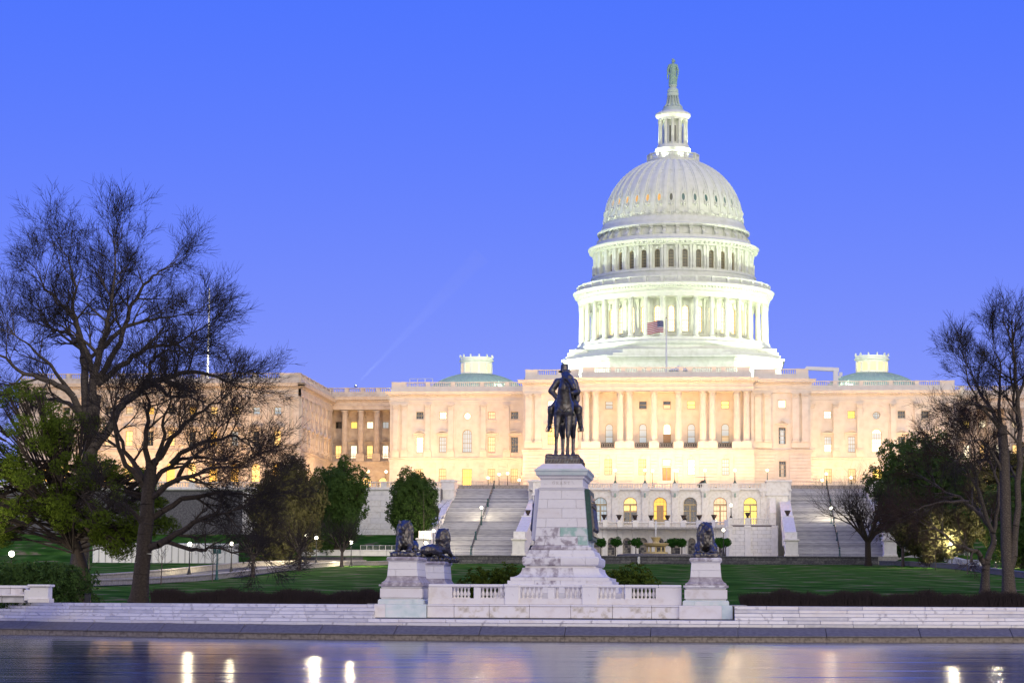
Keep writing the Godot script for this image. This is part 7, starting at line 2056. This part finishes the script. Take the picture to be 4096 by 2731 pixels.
func bench() -> void:
	var t := thing("marble_bench", "white marble bench with scrolled arm at the head of the pool steps", "bench", Vector3(-28.3, 1.53, 2.0))
	put("end_pier", boxmesh(0.95, 0.72, 0.8, 0.02), M.marble, t, V(1.75, 0.08, 0)); put("end_cap", boxmesh(1.15, 0.12, 1.0, 0.03), M.marble, t, V(1.75, 0.8, 0)); put("end_base", boxmesh(1.1, 0.22, 0.95, 0.02), M.marble_b, t, V(1.75, 0, 0))
	var a := MB.new()
	a.tube(V(1.0, 0.62, 0.4), V(1.0, 0.62, -0.3), 0.11, 0.11, 12); a.cbox(0.98, 0.1, -0.3, 1.3, 0.66, 0.4, 0.03)
	part("scroll_arm", a, M.marble, t)
	for k in 5:
		put("back_stone", boxmesh(1.17, 0.42, 0.3, 0.015), [M.marble_b, M.marble_grey][k % 2], t, V(0.7 - 1.19 * k, 0.3, -0.3)); put("back_cap", boxmesh(1.18, 0.14, 0.42, 0.02), M.marble, t, V(0.7 - 1.19 * k, 0.73, -0.3))
		put("seat_stone", boxmesh(1.18, 0.1, 0.7, 0.02), M.marble_b, t, V(0.4 - 1.19 * k, 0.32, 0.05)); put("base_stone", boxmesh(1.16, 0.3, 0.5, 0.015), M.marble_grey, t, V(0.4 - 1.19 * k, 0.0, 0.0))

func _ready() -> void:
	rng.seed = 20240
	field.seed = 5; field.frequency = 1.0; field.fractal_octaves = 2
	# camera across the pool
	var cam := Camera3D.new()
	cam.name = "camera"
	add_child(cam)
	cam.position = Vector3(7.4, 1.7, 120.0)
	cam.rotation_order = EULER_ORDER_YXZ
	cam.rotation_degrees = Vector3(6.28, 4.86, 0.27)
	cam.fov = 16.436; cam.near = 0.5; cam.far = 4000.0
	cam.current = true
	# dusk sky
	var env := Environment.new()
	env.background_mode = Environment.BG_SKY
	var sm := ProceduralSkyMaterial.new()
	sm.sky_top_color = lin(0.030, 0.14, 1.0); sm.sky_horizon_color = lin(0.44, 0.49, 0.96); sm.sky_curve = 0.083
	sm.ground_bottom_color = lin(0.02, 0.02, 0.03); sm.ground_horizon_color = lin(0.10, 0.10, 0.16)
	sm.sky_energy_multiplier = 1.0
	var sky := Sky.new()
	sky.sky_material = sm
	env.sky = sky
	env.tonemap_mode = Environment.TONE_MAPPER_LINEAR
	env.tonemap_exposure = 1.0
	env.volumetric_fog_enabled = true; env.volumetric_fog_density = 0.0
	env.sdfgi_enabled = true; env.ssao_enabled = true; env.ssil_enabled = true
	var we := WorldEnvironment.new()
	we.environment = env
	add_child(we)
	# last daylight from the west, low and very soft, behind the camera
	var sun := DirectionalLight3D.new()
	sun.light_color = Color(0.99, 0.955, 0.95)
	sun.light_energy = 0.6; sun.light_angular_distance = 70.0; sun.shadow_enabled = true
	add_child(sun)
	sun.rotation_degrees = Vector3(-12.0, 27.0, 0.0)
	materials()
	land()
	terrace(); stairs(-1.0, "wide stone stair climbing to the terrace beside the lion monument"); stairs(1.0, "wide stone stair behind the small bare tree on the lawn")
	side_terraces()
	central_block()
	old_wing(-1.0, "cream wing with round-headed window and low green dome beside the recessed link"); old_wing(1.0, "cream wing with low green dome, half hidden by evergreen trees")
	corridor(-1.0, "recessed marble link with four tall columns between two wings"); corridor(1.0, "recessed yellow-lit marble link seen through bare twigs")
	great_wing()
	dome()
	freedom()
	monument()
	horse_and_rider()
	print("built ", Time.get_ticks_msec())
	planting()
	print("planted ", Time.get_ticks_msec())
	lamps()
	fountain()
	var tx := [-10.0, -7.7, -4.55, 1.0, 2.62, 6.1, 8.5, 9.4]
	for i in tx.size(): topiary(tx[i], -250.5 if i != 3 else -252.5, "clipped round-headed tree, %s along the niches from the rider's pedestal" % ["first", "second", "third", "fourth", "fifth", "sixth", "seventh", "eighth"][i])
	flag()
	bench()
	small_things()
	print("done ", Time.get_ticks_msec())
func side_terraces() -> void:
	for s in [-1, 1]:
		var x0: float = -130.0 if s < 0 else 34.6; var x1: float = -37.1 if s < 0 else 130.0
		var t := thing("terrace_wall", "tall pale terrace wall with balustrade behind the " + ("evergreens left of the stair foot" if s < 0 else "big evergreen by the small bare tree"), "wall", Vector3(0, 0, -266.0))
		var b := MB.new()
		b.box(x0, 8.0, -40.0, x1, 20.1, -0.1)
		part("core", b, M.granite_and_wall_shade if s < 0 else M.limestone, t)  # left core takes dark granite colour in place of shade on the wall
		var xe: float = -70.0 if s < 0 else 34.6; var xf: float = -37.1 if s < 0 else 60.0
		blocks(t, xe, xf, 11.5, 20.0, 0.0, 9, 3.2, [M.terrace, M.terrace_b, M.terrace], 0.24, 0.03)
		var cn := MB.new()
		cn.band(x0, x1, 0.0, [Vector2(-0.3, 19.7), Vector2(0.2, 19.75), Vector2(0.4, 19.9), Vector2(0.4, 20.15), Vector2(-0.3, 20.15)])
		part("cornice", cn, M.terrace, t)
		var pr := []
		for k in 14: pr.append(x1 - 3.0 - 6.4 * k if s < 0 else x0 + 3.0 + 6.4 * k)
		balustrade(t, x0, x1, 20.15, 21.2, 0.0, pr, 1.0, 0.42, M.terrace, 0.5)
	var fl := MB.new()
	fl.box(-37.0, 20.0, -300.0, -21.3, 21.0, -279.5); fl.box(19.5, 20.0, -300.0, 34.5, 21.0, -279.5)
	structure("terrace_landing", fl, M.paving)
func planting() -> void:
	limb_tree("bare_tree", "huge bare tree with thick spreading limbs beside leafing green branches", V(-33.9, 1.6, -30), BIG_TREE, M.bark, M.twig, 2.9, 3, 0.036, 0.58, 0.80, 0.78, 9.0)
	limb_tree("bare_tree", "dark bare tree with one long low limb growing behind the hedge", V(-24.9, 1.5, -12), DARK_TREE, M.bark_dark, M.twig, 2.3, 3, 0.034, 0.5, 0.74, 0.9, 6.0)
	limb_tree("bare_tree", "tall two-stemmed bare tree with patchy bark at the lawn's edge", V(29.0, 2.3, -56), RIGHT_TREE, M.bark_pale, M.twig, 2.5, 3, 0.032, 0.62, 0.78, 0.74, 9.0)
	limb_tree("bare_tree", "crooked brown tree with drooping limbs beside the two-stemmed tree", V(27.7, 2.45, -60), CROOKED_TREE, M.bark_pale, M.twig_red, 2.4, 3, 0.032, 0.4, 0.95, 0.95, 5.0)
	vase_tree("bare_tree", "vase-shaped bare tree standing against the grey stair at the lawn top", V(29.7, ground_y(29.7, -224), -224), 11.8, 3.4, 0.46, 10, 0.75, M.bark_dark, M.twig, 3)
	# small street trees by the path
	for q in [[-40.2, -123.3, 6.0, "small vase-shaped bare tree by the sunken path's green lamp post"], [-39.9, -149.5, 6.4, "small bare tree by the path wall below the bright lamps"], [-38.6, -172.2, 6.2, "small bare tree where the path wall meets the pale steps"]]:
		vase_tree("bare_tree", q[3], V(q[0], ground_y(q[0], q[1]), q[1]), q[2], 1.9, 0.2, 9, 0.6, M.bark_pale, M.twig, 2, "small bare trees along the paths")
	vase_tree("bare_tree", "little bare tree beside the low wall right of the stair foot", V(34.0, ground_y(34, -216), -216), 7.6, 2.6, 0.22, 8, 0.7, M.bark_pale, M.twig_red, 2)
	var sap := 0
	for q in [[-42.3, -66.0, 3.6, "thin white sapling in front of the path's dark wall end"], [-41.0, -85.6, 3.8, "thin pale sapling beside the dark tree's trunk"], [-40.6, -105.2, 4.0, "thin sapling between the two path lamps"], [34.4, -172.0, 3.4, "thin white-stemmed sapling by the dark path wall"], [35.6, -147.0, 4.2, "bent pale sapling beside the crooked tree"], [-29.8, -200.0, 8.6, "slender bare sapling rising above the lion plinth"], [-33.5, -214.0, 10.5, "slender bare sapling before the round evergreen"]]:
		var t := thing("sapling", q[3], "tree", V(q[0], ground_y(q[0], q[1]), q[1]), 0.0, "staked saplings on the lawn")
		var st := MB.new(); var tw := MB.new()
		st.tube(V(0, -0.2, 0), V(0.05, q[2] * 0.5, 0), 0.055, 0.045, 6); st.tube(V(0.05, q[2] * 0.5, 0), V(0, q[2], 0.05), 0.045, 0.012, 5)
		for k in 9: sprout(st, tw, V(0.02, q[2] * (0.4 + 0.06 * k), 0), Vector3(cos(k * 2.4), 0.9, sin(k * 2.4)).normalized(), q[2] * 0.2, 0.02, 1, 0.05, 0.15)
		part("trunk", st, M.bark_pale, t); stuff("twigs", tw, M.twig, t)
	# evergreens
	evergreen("evergreen_tree", "broad dark brown-green evergreen behind the low dark limb", V(-53.2, ground_y(-53, -212), -212), ball_lobes(V(0, 7.6, 0), V(5.4, 7.2, 5.0), 26, 0.34), 56000, 0.34, M.leaf_brown, 0.4)
	evergreen("evergreen_tree", "glossy dark green evergreen lit by lamps beside the terrace wall", V(-49.8, 9.0, -238), ball_lobes(V(0, 7.4, 0), V(4.5, 6.9, 4.2), 24, 0.34), 46000, 0.36, M.leaf_dark, 0.4)
	evergreen("evergreen_tree", "rounded dense evergreen standing beside the grand stair's cheek wall", V(-38.9, 9.2, -244), ball_lobes(V(0, 6.4, 0), V(3.9, 6.0, 3.6), 24, 0.36), 46000, 0.34, M.leaf_dark, 0.35)
	evergreen("evergreen_tree", "great spreading evergreen magnolia right of the stair", V(39.0, 8.6, -240), ball_lobes(V(0.6, 9.0, 0), V(8.6, 9.4, 7.0), 34, 0.3), 80000, 0.42, M.leaf_dark, 0.5)
	evergreen("evergreen_tree", "lower brownish evergreen in front of the great magnolia", V(37.0, ground_y(37, -205), -205), ball_lobes(V(0.5, 4.6, 0), V(5.0, 4.4, 4.4), 22, 0.32), 40000, 0.3, M.leaf_brown, 0.3)
	evergreen("evergreen_tree", "green evergreen filling the space under the two-stemmed tree", V(46.0, ground_y(46, -180), -180), ball_lobes(V(0, 6.0, 0), V(5.0, 5.6, 5.0), 20, 0.34), 30000, 0.34, M.leaf_dark, 0.3)
	evergreen("evergreen_tree", "tall dim brownish evergreen behind the two-stemmed bare tree", V(48.5, ground_y(48, -206), -206), ball_lobes(V(0, 9.0, 0), V(7.6, 8.6, 6.0), 28, 0.3), 60000, 0.36, M.leaf_brown, 0.4)
	# spring-green tree, its leafy sprays hanging before the huge bare one
	var L := []
	for q in [[-2.6, 8.8, 0, 3.2, 2.6], [-4.6, 11.2, -1, 2.6, 2.2], [-3.0, 6.4, 1, 3.0, 1.8], [-1.2, 5.2, 0.8, 2.4, 1.6], [0.8, 4.6, 1.2, 1.9, 1.3], [2.7, 6.6, 0.6, 2.2, 1.6], [3.6, 5.0, 0.5, 1.7, 1.2], [0.6, 7.6, -0.6, 2.2, 1.4], [-5.4, 7.4, 0.4, 2.4, 2.0], [-5.6, 4.8, 0.4, 2.0, 1.5], [-1.4, 10.6, 0, 2.0, 1.5], [2.0, 3.6, 0.8, 1.4, 0.9], [-7.5, 9.5, 0, 2.2, 2.4], [-7.4, 6.0, 0, 2.2, 2.0]]:
		for k in 18:
			var d := Vector3(rng.randfn(), rng.randfn(), rng.randfn()).normalized() * rng.randf_range(0.4, 1.0)
			L.append([V(q[0] + d.x * q[3], q[1] + d.y * q[4], q[2] + d.z * q[3]), V(1.0, 0.7, 1.0) * rng.randf_range(0.3, 0.8)])
	evergreen("leafing_tree", "spring-green tree with feathery new leaves lit by a lamp", V(-29.6, 1.5, -18), L, 220000, 0.085, M.leaf_spring, 0.3, 0.35)
	shrub("dark evergreen shrub behind the marble bench", V(-28.6, 1.53, -4.0), V(3.9, 1.5, 1.6), 16000, 0.18, M.leaf_dark)
	shrub("low yellow-green bush at the foot of the rider's pedestal by the lions", V(-4.3, 1.55, -8.6), V(1.9, 1.3, 1.2), 9000, 0.16, M.leaf_bush, -0.5)
	shrub("olive bush beside the pedestal on the green-stained plinth's side", V(2.6, 1.55, -8.8), V(2.0, 1.3, 1.2), 9000, 0.16, M.leaf_bush, -0.5)
	hedge("bare brown hedge between the pool steps and lawn beside the dark tree", -23.0, -9.2, -7.5, 0.72, 9000)
	hedge("long bare brown hedge between pool steps and lawn below the crooked tree", 8.9, 34.0, -7.5, 0.78, 16000)
func lamps() -> void:
	var gA := "globe lamps on the terrace balustrade"
	var nth := ["first", "second", "third", "fourth", "fifth", "sixth", "seventh", "eighth", "ninth"]
	var lq := [16.38, 11.1, 6.22, 1.28, -3.58, -8.47, -13.4, -17.9]
	for i in 8:
		var q: float = lq[i]
		lamp("globe lamp on the terrace balustrade, %s pier from the stair with the bare tree" % nth[i], q, 21.06, -267.9, 23.2, false, 14.0, M.iron_green, gA)
	lamp("globe lamp beside the portico door's steps", -2.76, 20.2, -284, 24.0, false, 14.0, M.iron_green, "globe lamps by the portico door"); lamp("globe lamp beside the portico door's steps", 1.42, 20.2, -284, 24.0, false, 14.0, M.iron_green, "globe lamps by the portico door")
	for q in [[-28.98, 23.34], [-27.51, 23.49], [-30.85, 22.73], [-25.53, 22.36], [-48.37, 23.73], [-51.48, 23.78], [26.65, 23.42], [25.96, 22.35], [30.82, 22.8]]:
		lamp(("globe lamp at the head of the stair beside the lions" if q[0] < 0 else "globe lamp at the head of the stair behind the vase-shaped tree") if q[0] > -40 else "globe lamp on the terrace before the recessed link", q[0], 21.0 if q[0] > -40 else 20.2, -283 if q[0] > -40 else -282, q[1], false, 14.0, M.iron, "globe lamps at the head of the stairs" if q[0] > -40 else "globe lamps before the link")
	var gB := "white globe street lamps"
	lamp("street lamp at the pavement edge beside the spring-green tree", -38.6, 1.53, -13.0, 6.2, true, 70.0, M.iron, gB)
	lamp("teal lamp post halfway up the stair beside the handrail", -29.36, 13.7, -256.2, 16.6, true, 26.0, M.iron_green, gB); lamp("teal lamp post on the stair behind the bare vase-shaped tree", 26.07, 13.7, -256.2, 16.6, true, 26.0, M.iron_green, gB)
	lamp("bright lamp on the parapet at the end of the niche arcade", 10.36, 15.05, -258.1, 17.1, true, 26.0, M.iron, gB)
	lamp("bright lamp before the niche arcade behind the swung-headed lion", 9.07, 8.62, -240, 12.6, true, 26.0, M.iron, gB)
	lamp("bright lamp by the stair's foot seen above the turned lion", -34.75, 8.6, -236.9, 12.3, true, 26.0, M.iron, gB); lamp("bright lamp on the lawn just beside the turned lion", -32.68, ground_y(-32.7, -210), -210, 9.8, true, 26.0, M.iron, gB)
	for q in [[-44.8, -190.0, 9.95, "brightest lamp over the dark planter wall"], [-47.9, -200.0, 10.5, "lamp half hidden behind the brown evergreen"], [-38.6, -180.0, 9.1, "lamp at the pale steps beside the small bare tree"], [-48.4, -130.0, 7.65, "lamp on a black post at the path stairs near the dark trunk"], [-45.9, -140.0, 7.95, "lamp on a black post beside the green signal post"], [-46.8, -60.0, 5.2, "lamp under the spring-green leaves above the bench shrub"], [39.2, -200.0, 9.7, "bright lamp under the great magnolia"], [43.8, -190.0, 10.0, "lamp beside the two-stemmed tree"]]:
		lamp(q[3], q[0], ground_y(q[0], q[1]), q[1], q[2], true, 48.0 if q[1] > -145.0 else 150.0, M.iron, gB)
	# floodlights: along the terrace at the foot of the fronts, and on the roofs round the dome
	var warm := Color(1.0, 0.79, 0.53); var gC := "floodlights along the foot of the fronts"
	for i in 6: floodlight("floodlight behind the terrace balustrade turned up at the portico", V(-14.5 + 5.6 * i, 20.2, -271.5), V(-14.5 + 5.6 * i, 36.0, -288), 140.0, 40.0, warm, M.flood, gC)
	for i in 7: floodlight("ground floodlight close under the portico's ground floor", V(-15.5 + 5.0 * i, 20.2, -282.5), V(-15.5 + 5.0 * i, 35.0, -288), 46.0, 64.0, warm, M.flood, gC)
	for s in [-1, 1]:
		floodlight("floodlight on the terrace turned up at the central block's side", V(s * 20.0 - 0.5, 20.4, -274.0), V(s * 20.5 - 0.5, 36, -290), 180.0, 40.0, warm, M.flood, gC)
		for k in 4: floodlight("floodlight at the stair head turned up at the domed wing", V(s * (27.5 + 6.5 * k), 21.0 if k < 1 else 20.3, -287.5), V(s * (27.5 + 6.5 * k), 35.0, -302), 105.0, 40.0, warm, M.flood, gC)
		for k in 5: floodlight("ground floodlight close under the domed wing's ground floor", V(s * (26.5 + 5.6 * k), 21.0 if k < 2 else 20.3, -297.5), V(s * (26.5 + 5.6 * k), 35.0, -302), 42.0, 64.0, warm, M.flood, gC)
		floodlight("floodlight on the terrace turned up at the recessed link", V(s * 56.0, 20.3, -308.0), V(s * 57.0, 31, -320), 130.0, 62.0, warm, M.flood, gC)
	for k in 4: floodlight("floodlight turned up at the great wing behind the trees", V(-70.0 - 9.0 * k, 20.3, -272.0), V(-70.0 - 9.0 * k, 31, -285), 160.0, 62.0, warm, M.flood, gC)
	floodlight("floodlight turned at the great wing's return side", V(-56.5, 20.3, -296.0), V(-64, 31, -300), 140.0, 62.0, warm, M.flood, gC)
	for q in [-1, 1]: floodlight("floodlight at the foot of the great wing's flagpole", V(-85.8 + 1.6 * q, 39.5, -307.0), V(-85.8, 52, -310), 260.0, 40.0, Color(1.0, 0.96, 0.88), M.flood_white, "floodlights on the great wing's roof")
	var cool := Color(0.97, 1.0, 0.86); var gD := "floodlights on the roofs round the dome"
	for s in [-1, 1]:
		for q in [[34.0, 39.7, -318.0, 56.0, 15.0, 1500.0, 46.0], [36.0, 39.7, -338.0, 56.0, 16.0, 2200.0, 46.0], [35.0, 39.7, -330.0, 69.0, 12.0, 10000.0, 30.0], [37.0, 39.7, -326.0, 81.0, 7.0, 24000.0, 32.0], [38.0, 39.7, -322.0, 98.0, 0.0, 34000.0, 18.0]]:
			floodlight("white floodlight on the wing roof turned up at the dome", V(s * q[0], q[1], q[2]), V(s * q[4], q[3], -332), q[5], q[6], cool, M.flood_white, gD)
		floodlight("white floodlight on the portico roof turned up at the colonnade", V(s * 21.0, 40.7, -300.0), V(s * 9.0, 60, -326), 260.0, 60.0, cool, M.flood_white, gD)
		for q in [-1, 1]: floodlight("white floodlight on the wing roof turned at its low green dome", V(s * 37.7 + q * 9.0, 39.6, -307.0), V(s * 37.7 + q * 1.5, 45.5, -330), 200.0, 55.0, cool, M.flood_white, gD)
		for q in [0.6, 1.5]: floodlight("white floodlight on the dome's upper ledge turned up at the lantern", V(s * 4.2 * sin(q), 87.95, -340 + 4.2 * cos(q)), V(0, 96.5 if q < 1.0 else 104.0, -340), 30.0 if q < 1.0 else 110.0, 60.0, cool, M.flood_white, gD)
func small_things() -> void:
	# searchlight on the link's roof, its beam seen in the damp air
	var bd := V(0.70, 0.70, 0.10).normalized()
	floodlight("searchlight on the link's roof sending a pale beam into the sky", V(-59.5, 41.7, -319.6), V(-59.5, 42.1, -319.6) + bd * 20.0, 900.0, 7.0, Color(0.9, 0.95, 1.0), M.flood_white, "")
	var sl := get_child(get_child_count() - 1)
	var fv := FogVolume.new()
	fv.name = "light_beam"; fv.shape = RenderingServer.FOG_VOLUME_SHAPE_CONE; fv.size = V(3.6, 34.0, 3.6)
	var fm := FogMaterial.new()
	fm.density = 0.012; fm.albedo = Color(0.95, 0.97, 1.0)
	fv.material = fm
	sl.add_child(fv)
	fv.transform = Transform3D(Basis(Quaternion(Vector3.UP, -bd)), V(0, 0.4, 0) + bd * 17.2)
	var gb := thing("guard_canopy", "small open canopy frame with dark bundled gear behind the terrace balustrade", "canopy", V(5.6, 20.2, -271.0))
	for q in [[-1.1, 0.6], [1.1, 0.6], [-1.1, -0.6], [1.1, -0.6]]: put("leg", boxmesh(0.08, 2.1, 0.08), M.white_paint, gb, V(q[0], 0, q[1]))
	put("roof", boxmesh(2.5, 0.12, 1.5, 0.03), M.white_paint, gb, V(0, 2.1, 0))
	var gg := MB.new()
	sculpt(gg, [[V(-0.3, 0.6, 0), V(0.2, 1.2, 0), 0.4, 0.3], [V(0.2, 1.0, 0.1), V(0.6, 1.5, 0), 0.25, 0.15]], 0.1, 0.1, 0.1, 5.0)
	part("gear", gg, M.iron, gb)
	# low garden walls of the sunken paths
	low_wall("low dark stone wall along the near side of the sunken path", [Vector2(-44.2, -58), Vector2(-43.0, -90), Vector2(-42.0, -132), Vector2(-40.6, -190), Vector2(-39.8, -226)], 0.42, 0.5, M.limestone)
	low_wall("low lamplit stone wall along the far side of the sunken path", [Vector2(-51.6, -88), Vector2(-50.6, -125), Vector2(-50.4, -170), Vector2(-49.0, -212), Vector2(-43.0, -222)], 0.5, 0.5, M.limestone)
	low_wall("low dark stone wall curving away beside the thin sapling", [Vector2(32.0, -232), Vector2(36.0, -226), Vector2(37.6, -190), Vector2(38.4, -150), Vector2(40.2, -128), Vector2(44, -100)], 0.5, 0.5, M.granite_and_wall_shade)
	low_wall("low pale wall at the foot of the grassy bank behind the lions", [Vector2(-55.0, -237), Vector2(-46.0, -237.5), Vector2(-38.0, -238)], 0.75, 0.6, M.terrace_b)
	low_wall("dark planter wall under the brightest lamp", [Vector2(-53.0, -224), Vector2(-46.0, -222), Vector2(-43.5, -223)], 0.9, 0.6, M.granite)
	low_wall("low pale wall at the stair foot right of the vase-shaped tree", [Vector2(34.5, -238.5), Vector2(40.0, -236), Vector2(46.0, -226)], 0.75, 0.6, M.terrace_b)
	var pv := MB.new()
	for q in [[-50.2, -42.4, -120.0, -60.0], [-50.0, -41.0, -180.0, -120.0], [-49.0, -40.0, -224.0, -180.0]]:
		for k in 12:
			var z0: float = lerpf(q[3], q[2], k / 12.0); var z1: float = lerpf(q[3], q[2], (k + 1) / 12.0)
			pv.quad(V(q[0], ground_y(q[0], z0) + 0.06, z0), V(q[0], ground_y(q[0], z1) + 0.06, z1), V(q[1], ground_y(q[1], z1) + 0.06, z1), V(q[1], ground_y(q[1], z0) + 0.06, z0))
	structure("path", pv, M.asphalt)
	# white site fence far behind the trees
	var f := thing("site_fence", "bright white panelled fence far behind the dark tree trunk", "fence", Vector3(-84.0, 0, -226))
	for k in 22:
		var x := 1.0 * k
		put("panel", boxmesh(0.9, 3.0, 0.12, 0.05), M.white_paint, f, V(x, ground_y(-84.0 + x, -226) - 0.1, 0.0))
		put("post", boxmesh(0.1, 3.05, 0.2, 0.02), M.steel, f, V(x + 0.5, ground_y(-84.0 + x, -226) - 0.1, 0.02))
	railing("thin steel railing across the foot of the stair beside the lions", V(-34.5, 8.62, -237.2), V(-22.8, 8.62, -237.2), 1.1, 2.6, M.steel); railing("thin steel railing across the foot of the stair behind the vase-shaped tree", V(19.4, 8.62, -237.2), V(31.0, 8.62, -237.2), 1.1, 2.6, M.steel)
	railing("crowd barrier along the head of the stair beside the lions", V(-35.2, 21.0, -281.0), V(-22.8, 21.0, -281.0), 1.0, 2.2, M.steel); railing("crowd barrier along the head of the stair by the bare vase-shaped tree", V(20.2, 21.0, -281.0), V(32.8, 21.0, -281.0), 1.0, 2.2, M.steel)
	railing("pale metal railing on the low wall below the grassy bank", V(-46.0, 9.3, -237.5), V(-37.4, 9.3, -238.0), 0.8, 0.9, M.steel)
	railing("pale metal railing climbing beside the ramp under the magnolia", V(36.0, 9.2, -237.5), V(44.5, 8.6, -228.0), 0.9, 0.9, M.steel)
	var b := thing("crowd_barrier", "teal steel crowd barrier standing on the lawn by the brown evergreen", "barrier", V(-56.0, ground_y(-56, -222), -222))
	var bm := MB.new()
	bm.path([V(0, 0.15, 0), V(0, 1.1, 0), V(2.0, 1.1, 0), V(2.0, 0.15, 0), V(0, 0.15, 0)], 0.04, 5)
	for k in 14: bm.tube(V(0.14 * (k + 0.5), 0.15, 0), V(0.14 * (k + 0.5), 1.1, 0), 0.018, 0.018, 4)
	part("frame", bm, M.steel, b)
	for k in 2: put("foot", boxmesh(0.06, 0.05, 0.6), M.steel, b, V(0.3 + 1.4 * k, 0.0, 0))
	var s := thing("signal_post", "teal post with a dark traffic signal standing on the lawn", "signal", V(-41.6, ground_y(-41.6, -112), -112))
	var sp := MB.new()
	sp.lathe([Vector2(0.2, 0), Vector2(0.2, 0.15), Vector2(0.13, 0.3), Vector2(0.12, 0.9), Vector2(0.08, 1.0), Vector2(0.06, 3.0), Vector2(0.0, 3.02)], 10)
	part("post", sp, M.iron_green, s)
	for k in [-1, 1]: put("signal_head", boxmesh(0.28, 0.85, 0.28, 0.03), M.iron_green, s, V(0.25 * k, 2.6, 0))
	var bl := put("bollard", boxmesh(0.28, 0.46, 0.28, 0.02), M.iron, self, V(-25.2, 1.53, -2.0))
	tag(bl, "small black box post on the pavement beside the shrub", "bollard")
	put("cap", boxmesh(0.3, 0.03, 0.3, 0.01), M.iron, bl, V(0, 0.46, 0))
	# grey post before the retaining wall, tent on the roof, beacon, roof ladder rail
	var gp := thing("grey_post", "grey utility post in front of the dark retaining wall", "post", V(-3.6, 7.2, -235.4))
	put("body", boxmesh(0.4, 1.35, 0.4, 0.08), M.steel, gp)
	put("lid", boxmesh(0.44, 0.08, 0.44, 0.02), M.iron, gp, V(0, 1.33, 0))
	var tn := thing("roof_tent", "small pale canopy tent on the portico roof beside the flagpole", "tent", V(1.6, 40.6, -301))
	var rf := MB.new()
	rf.hexa([V(-1.9, 2.2, 1.6), V(1.9, 2.2, 1.6), V(1.9, 2.2, -1.6), V(-1.9, 2.2, -1.6), V(-0.05, 3.1, 0.05), V(0.05, 3.1, 0.05), V(0.05, 3.1, -0.05), V(-0.05, 3.1, -0.05)], 0.0)
	part("canopy", rf, M.white_paint, tn)
	for q in [[-1.8, 1.5], [1.8, 1.5], [-1.8, -1.5], [1.8, -1.5]]: put("leg", boxmesh(0.07, 2.2, 0.07), M.steel, tn, V(q[0], 0, q[1]))
	var rr := thing("roof_rail", "white tubular guard rail on the roof of the wing by the link", "railing", V(-47.5, 39.5, -306))
	for k in 3:
		var rm := MB.new()
		rm.path([V(0, 0.8 * k + 0.9, 0), V(4.2, 0.8 * k + 0.9, 0)], 0.05, 5)
		part("rail", rm, M.white_paint, rr)
	for k in 4: put("post", boxmesh(0.1, 2.5, 0.1), M.white_paint, rr, V(1.4 * k, 0, 0))
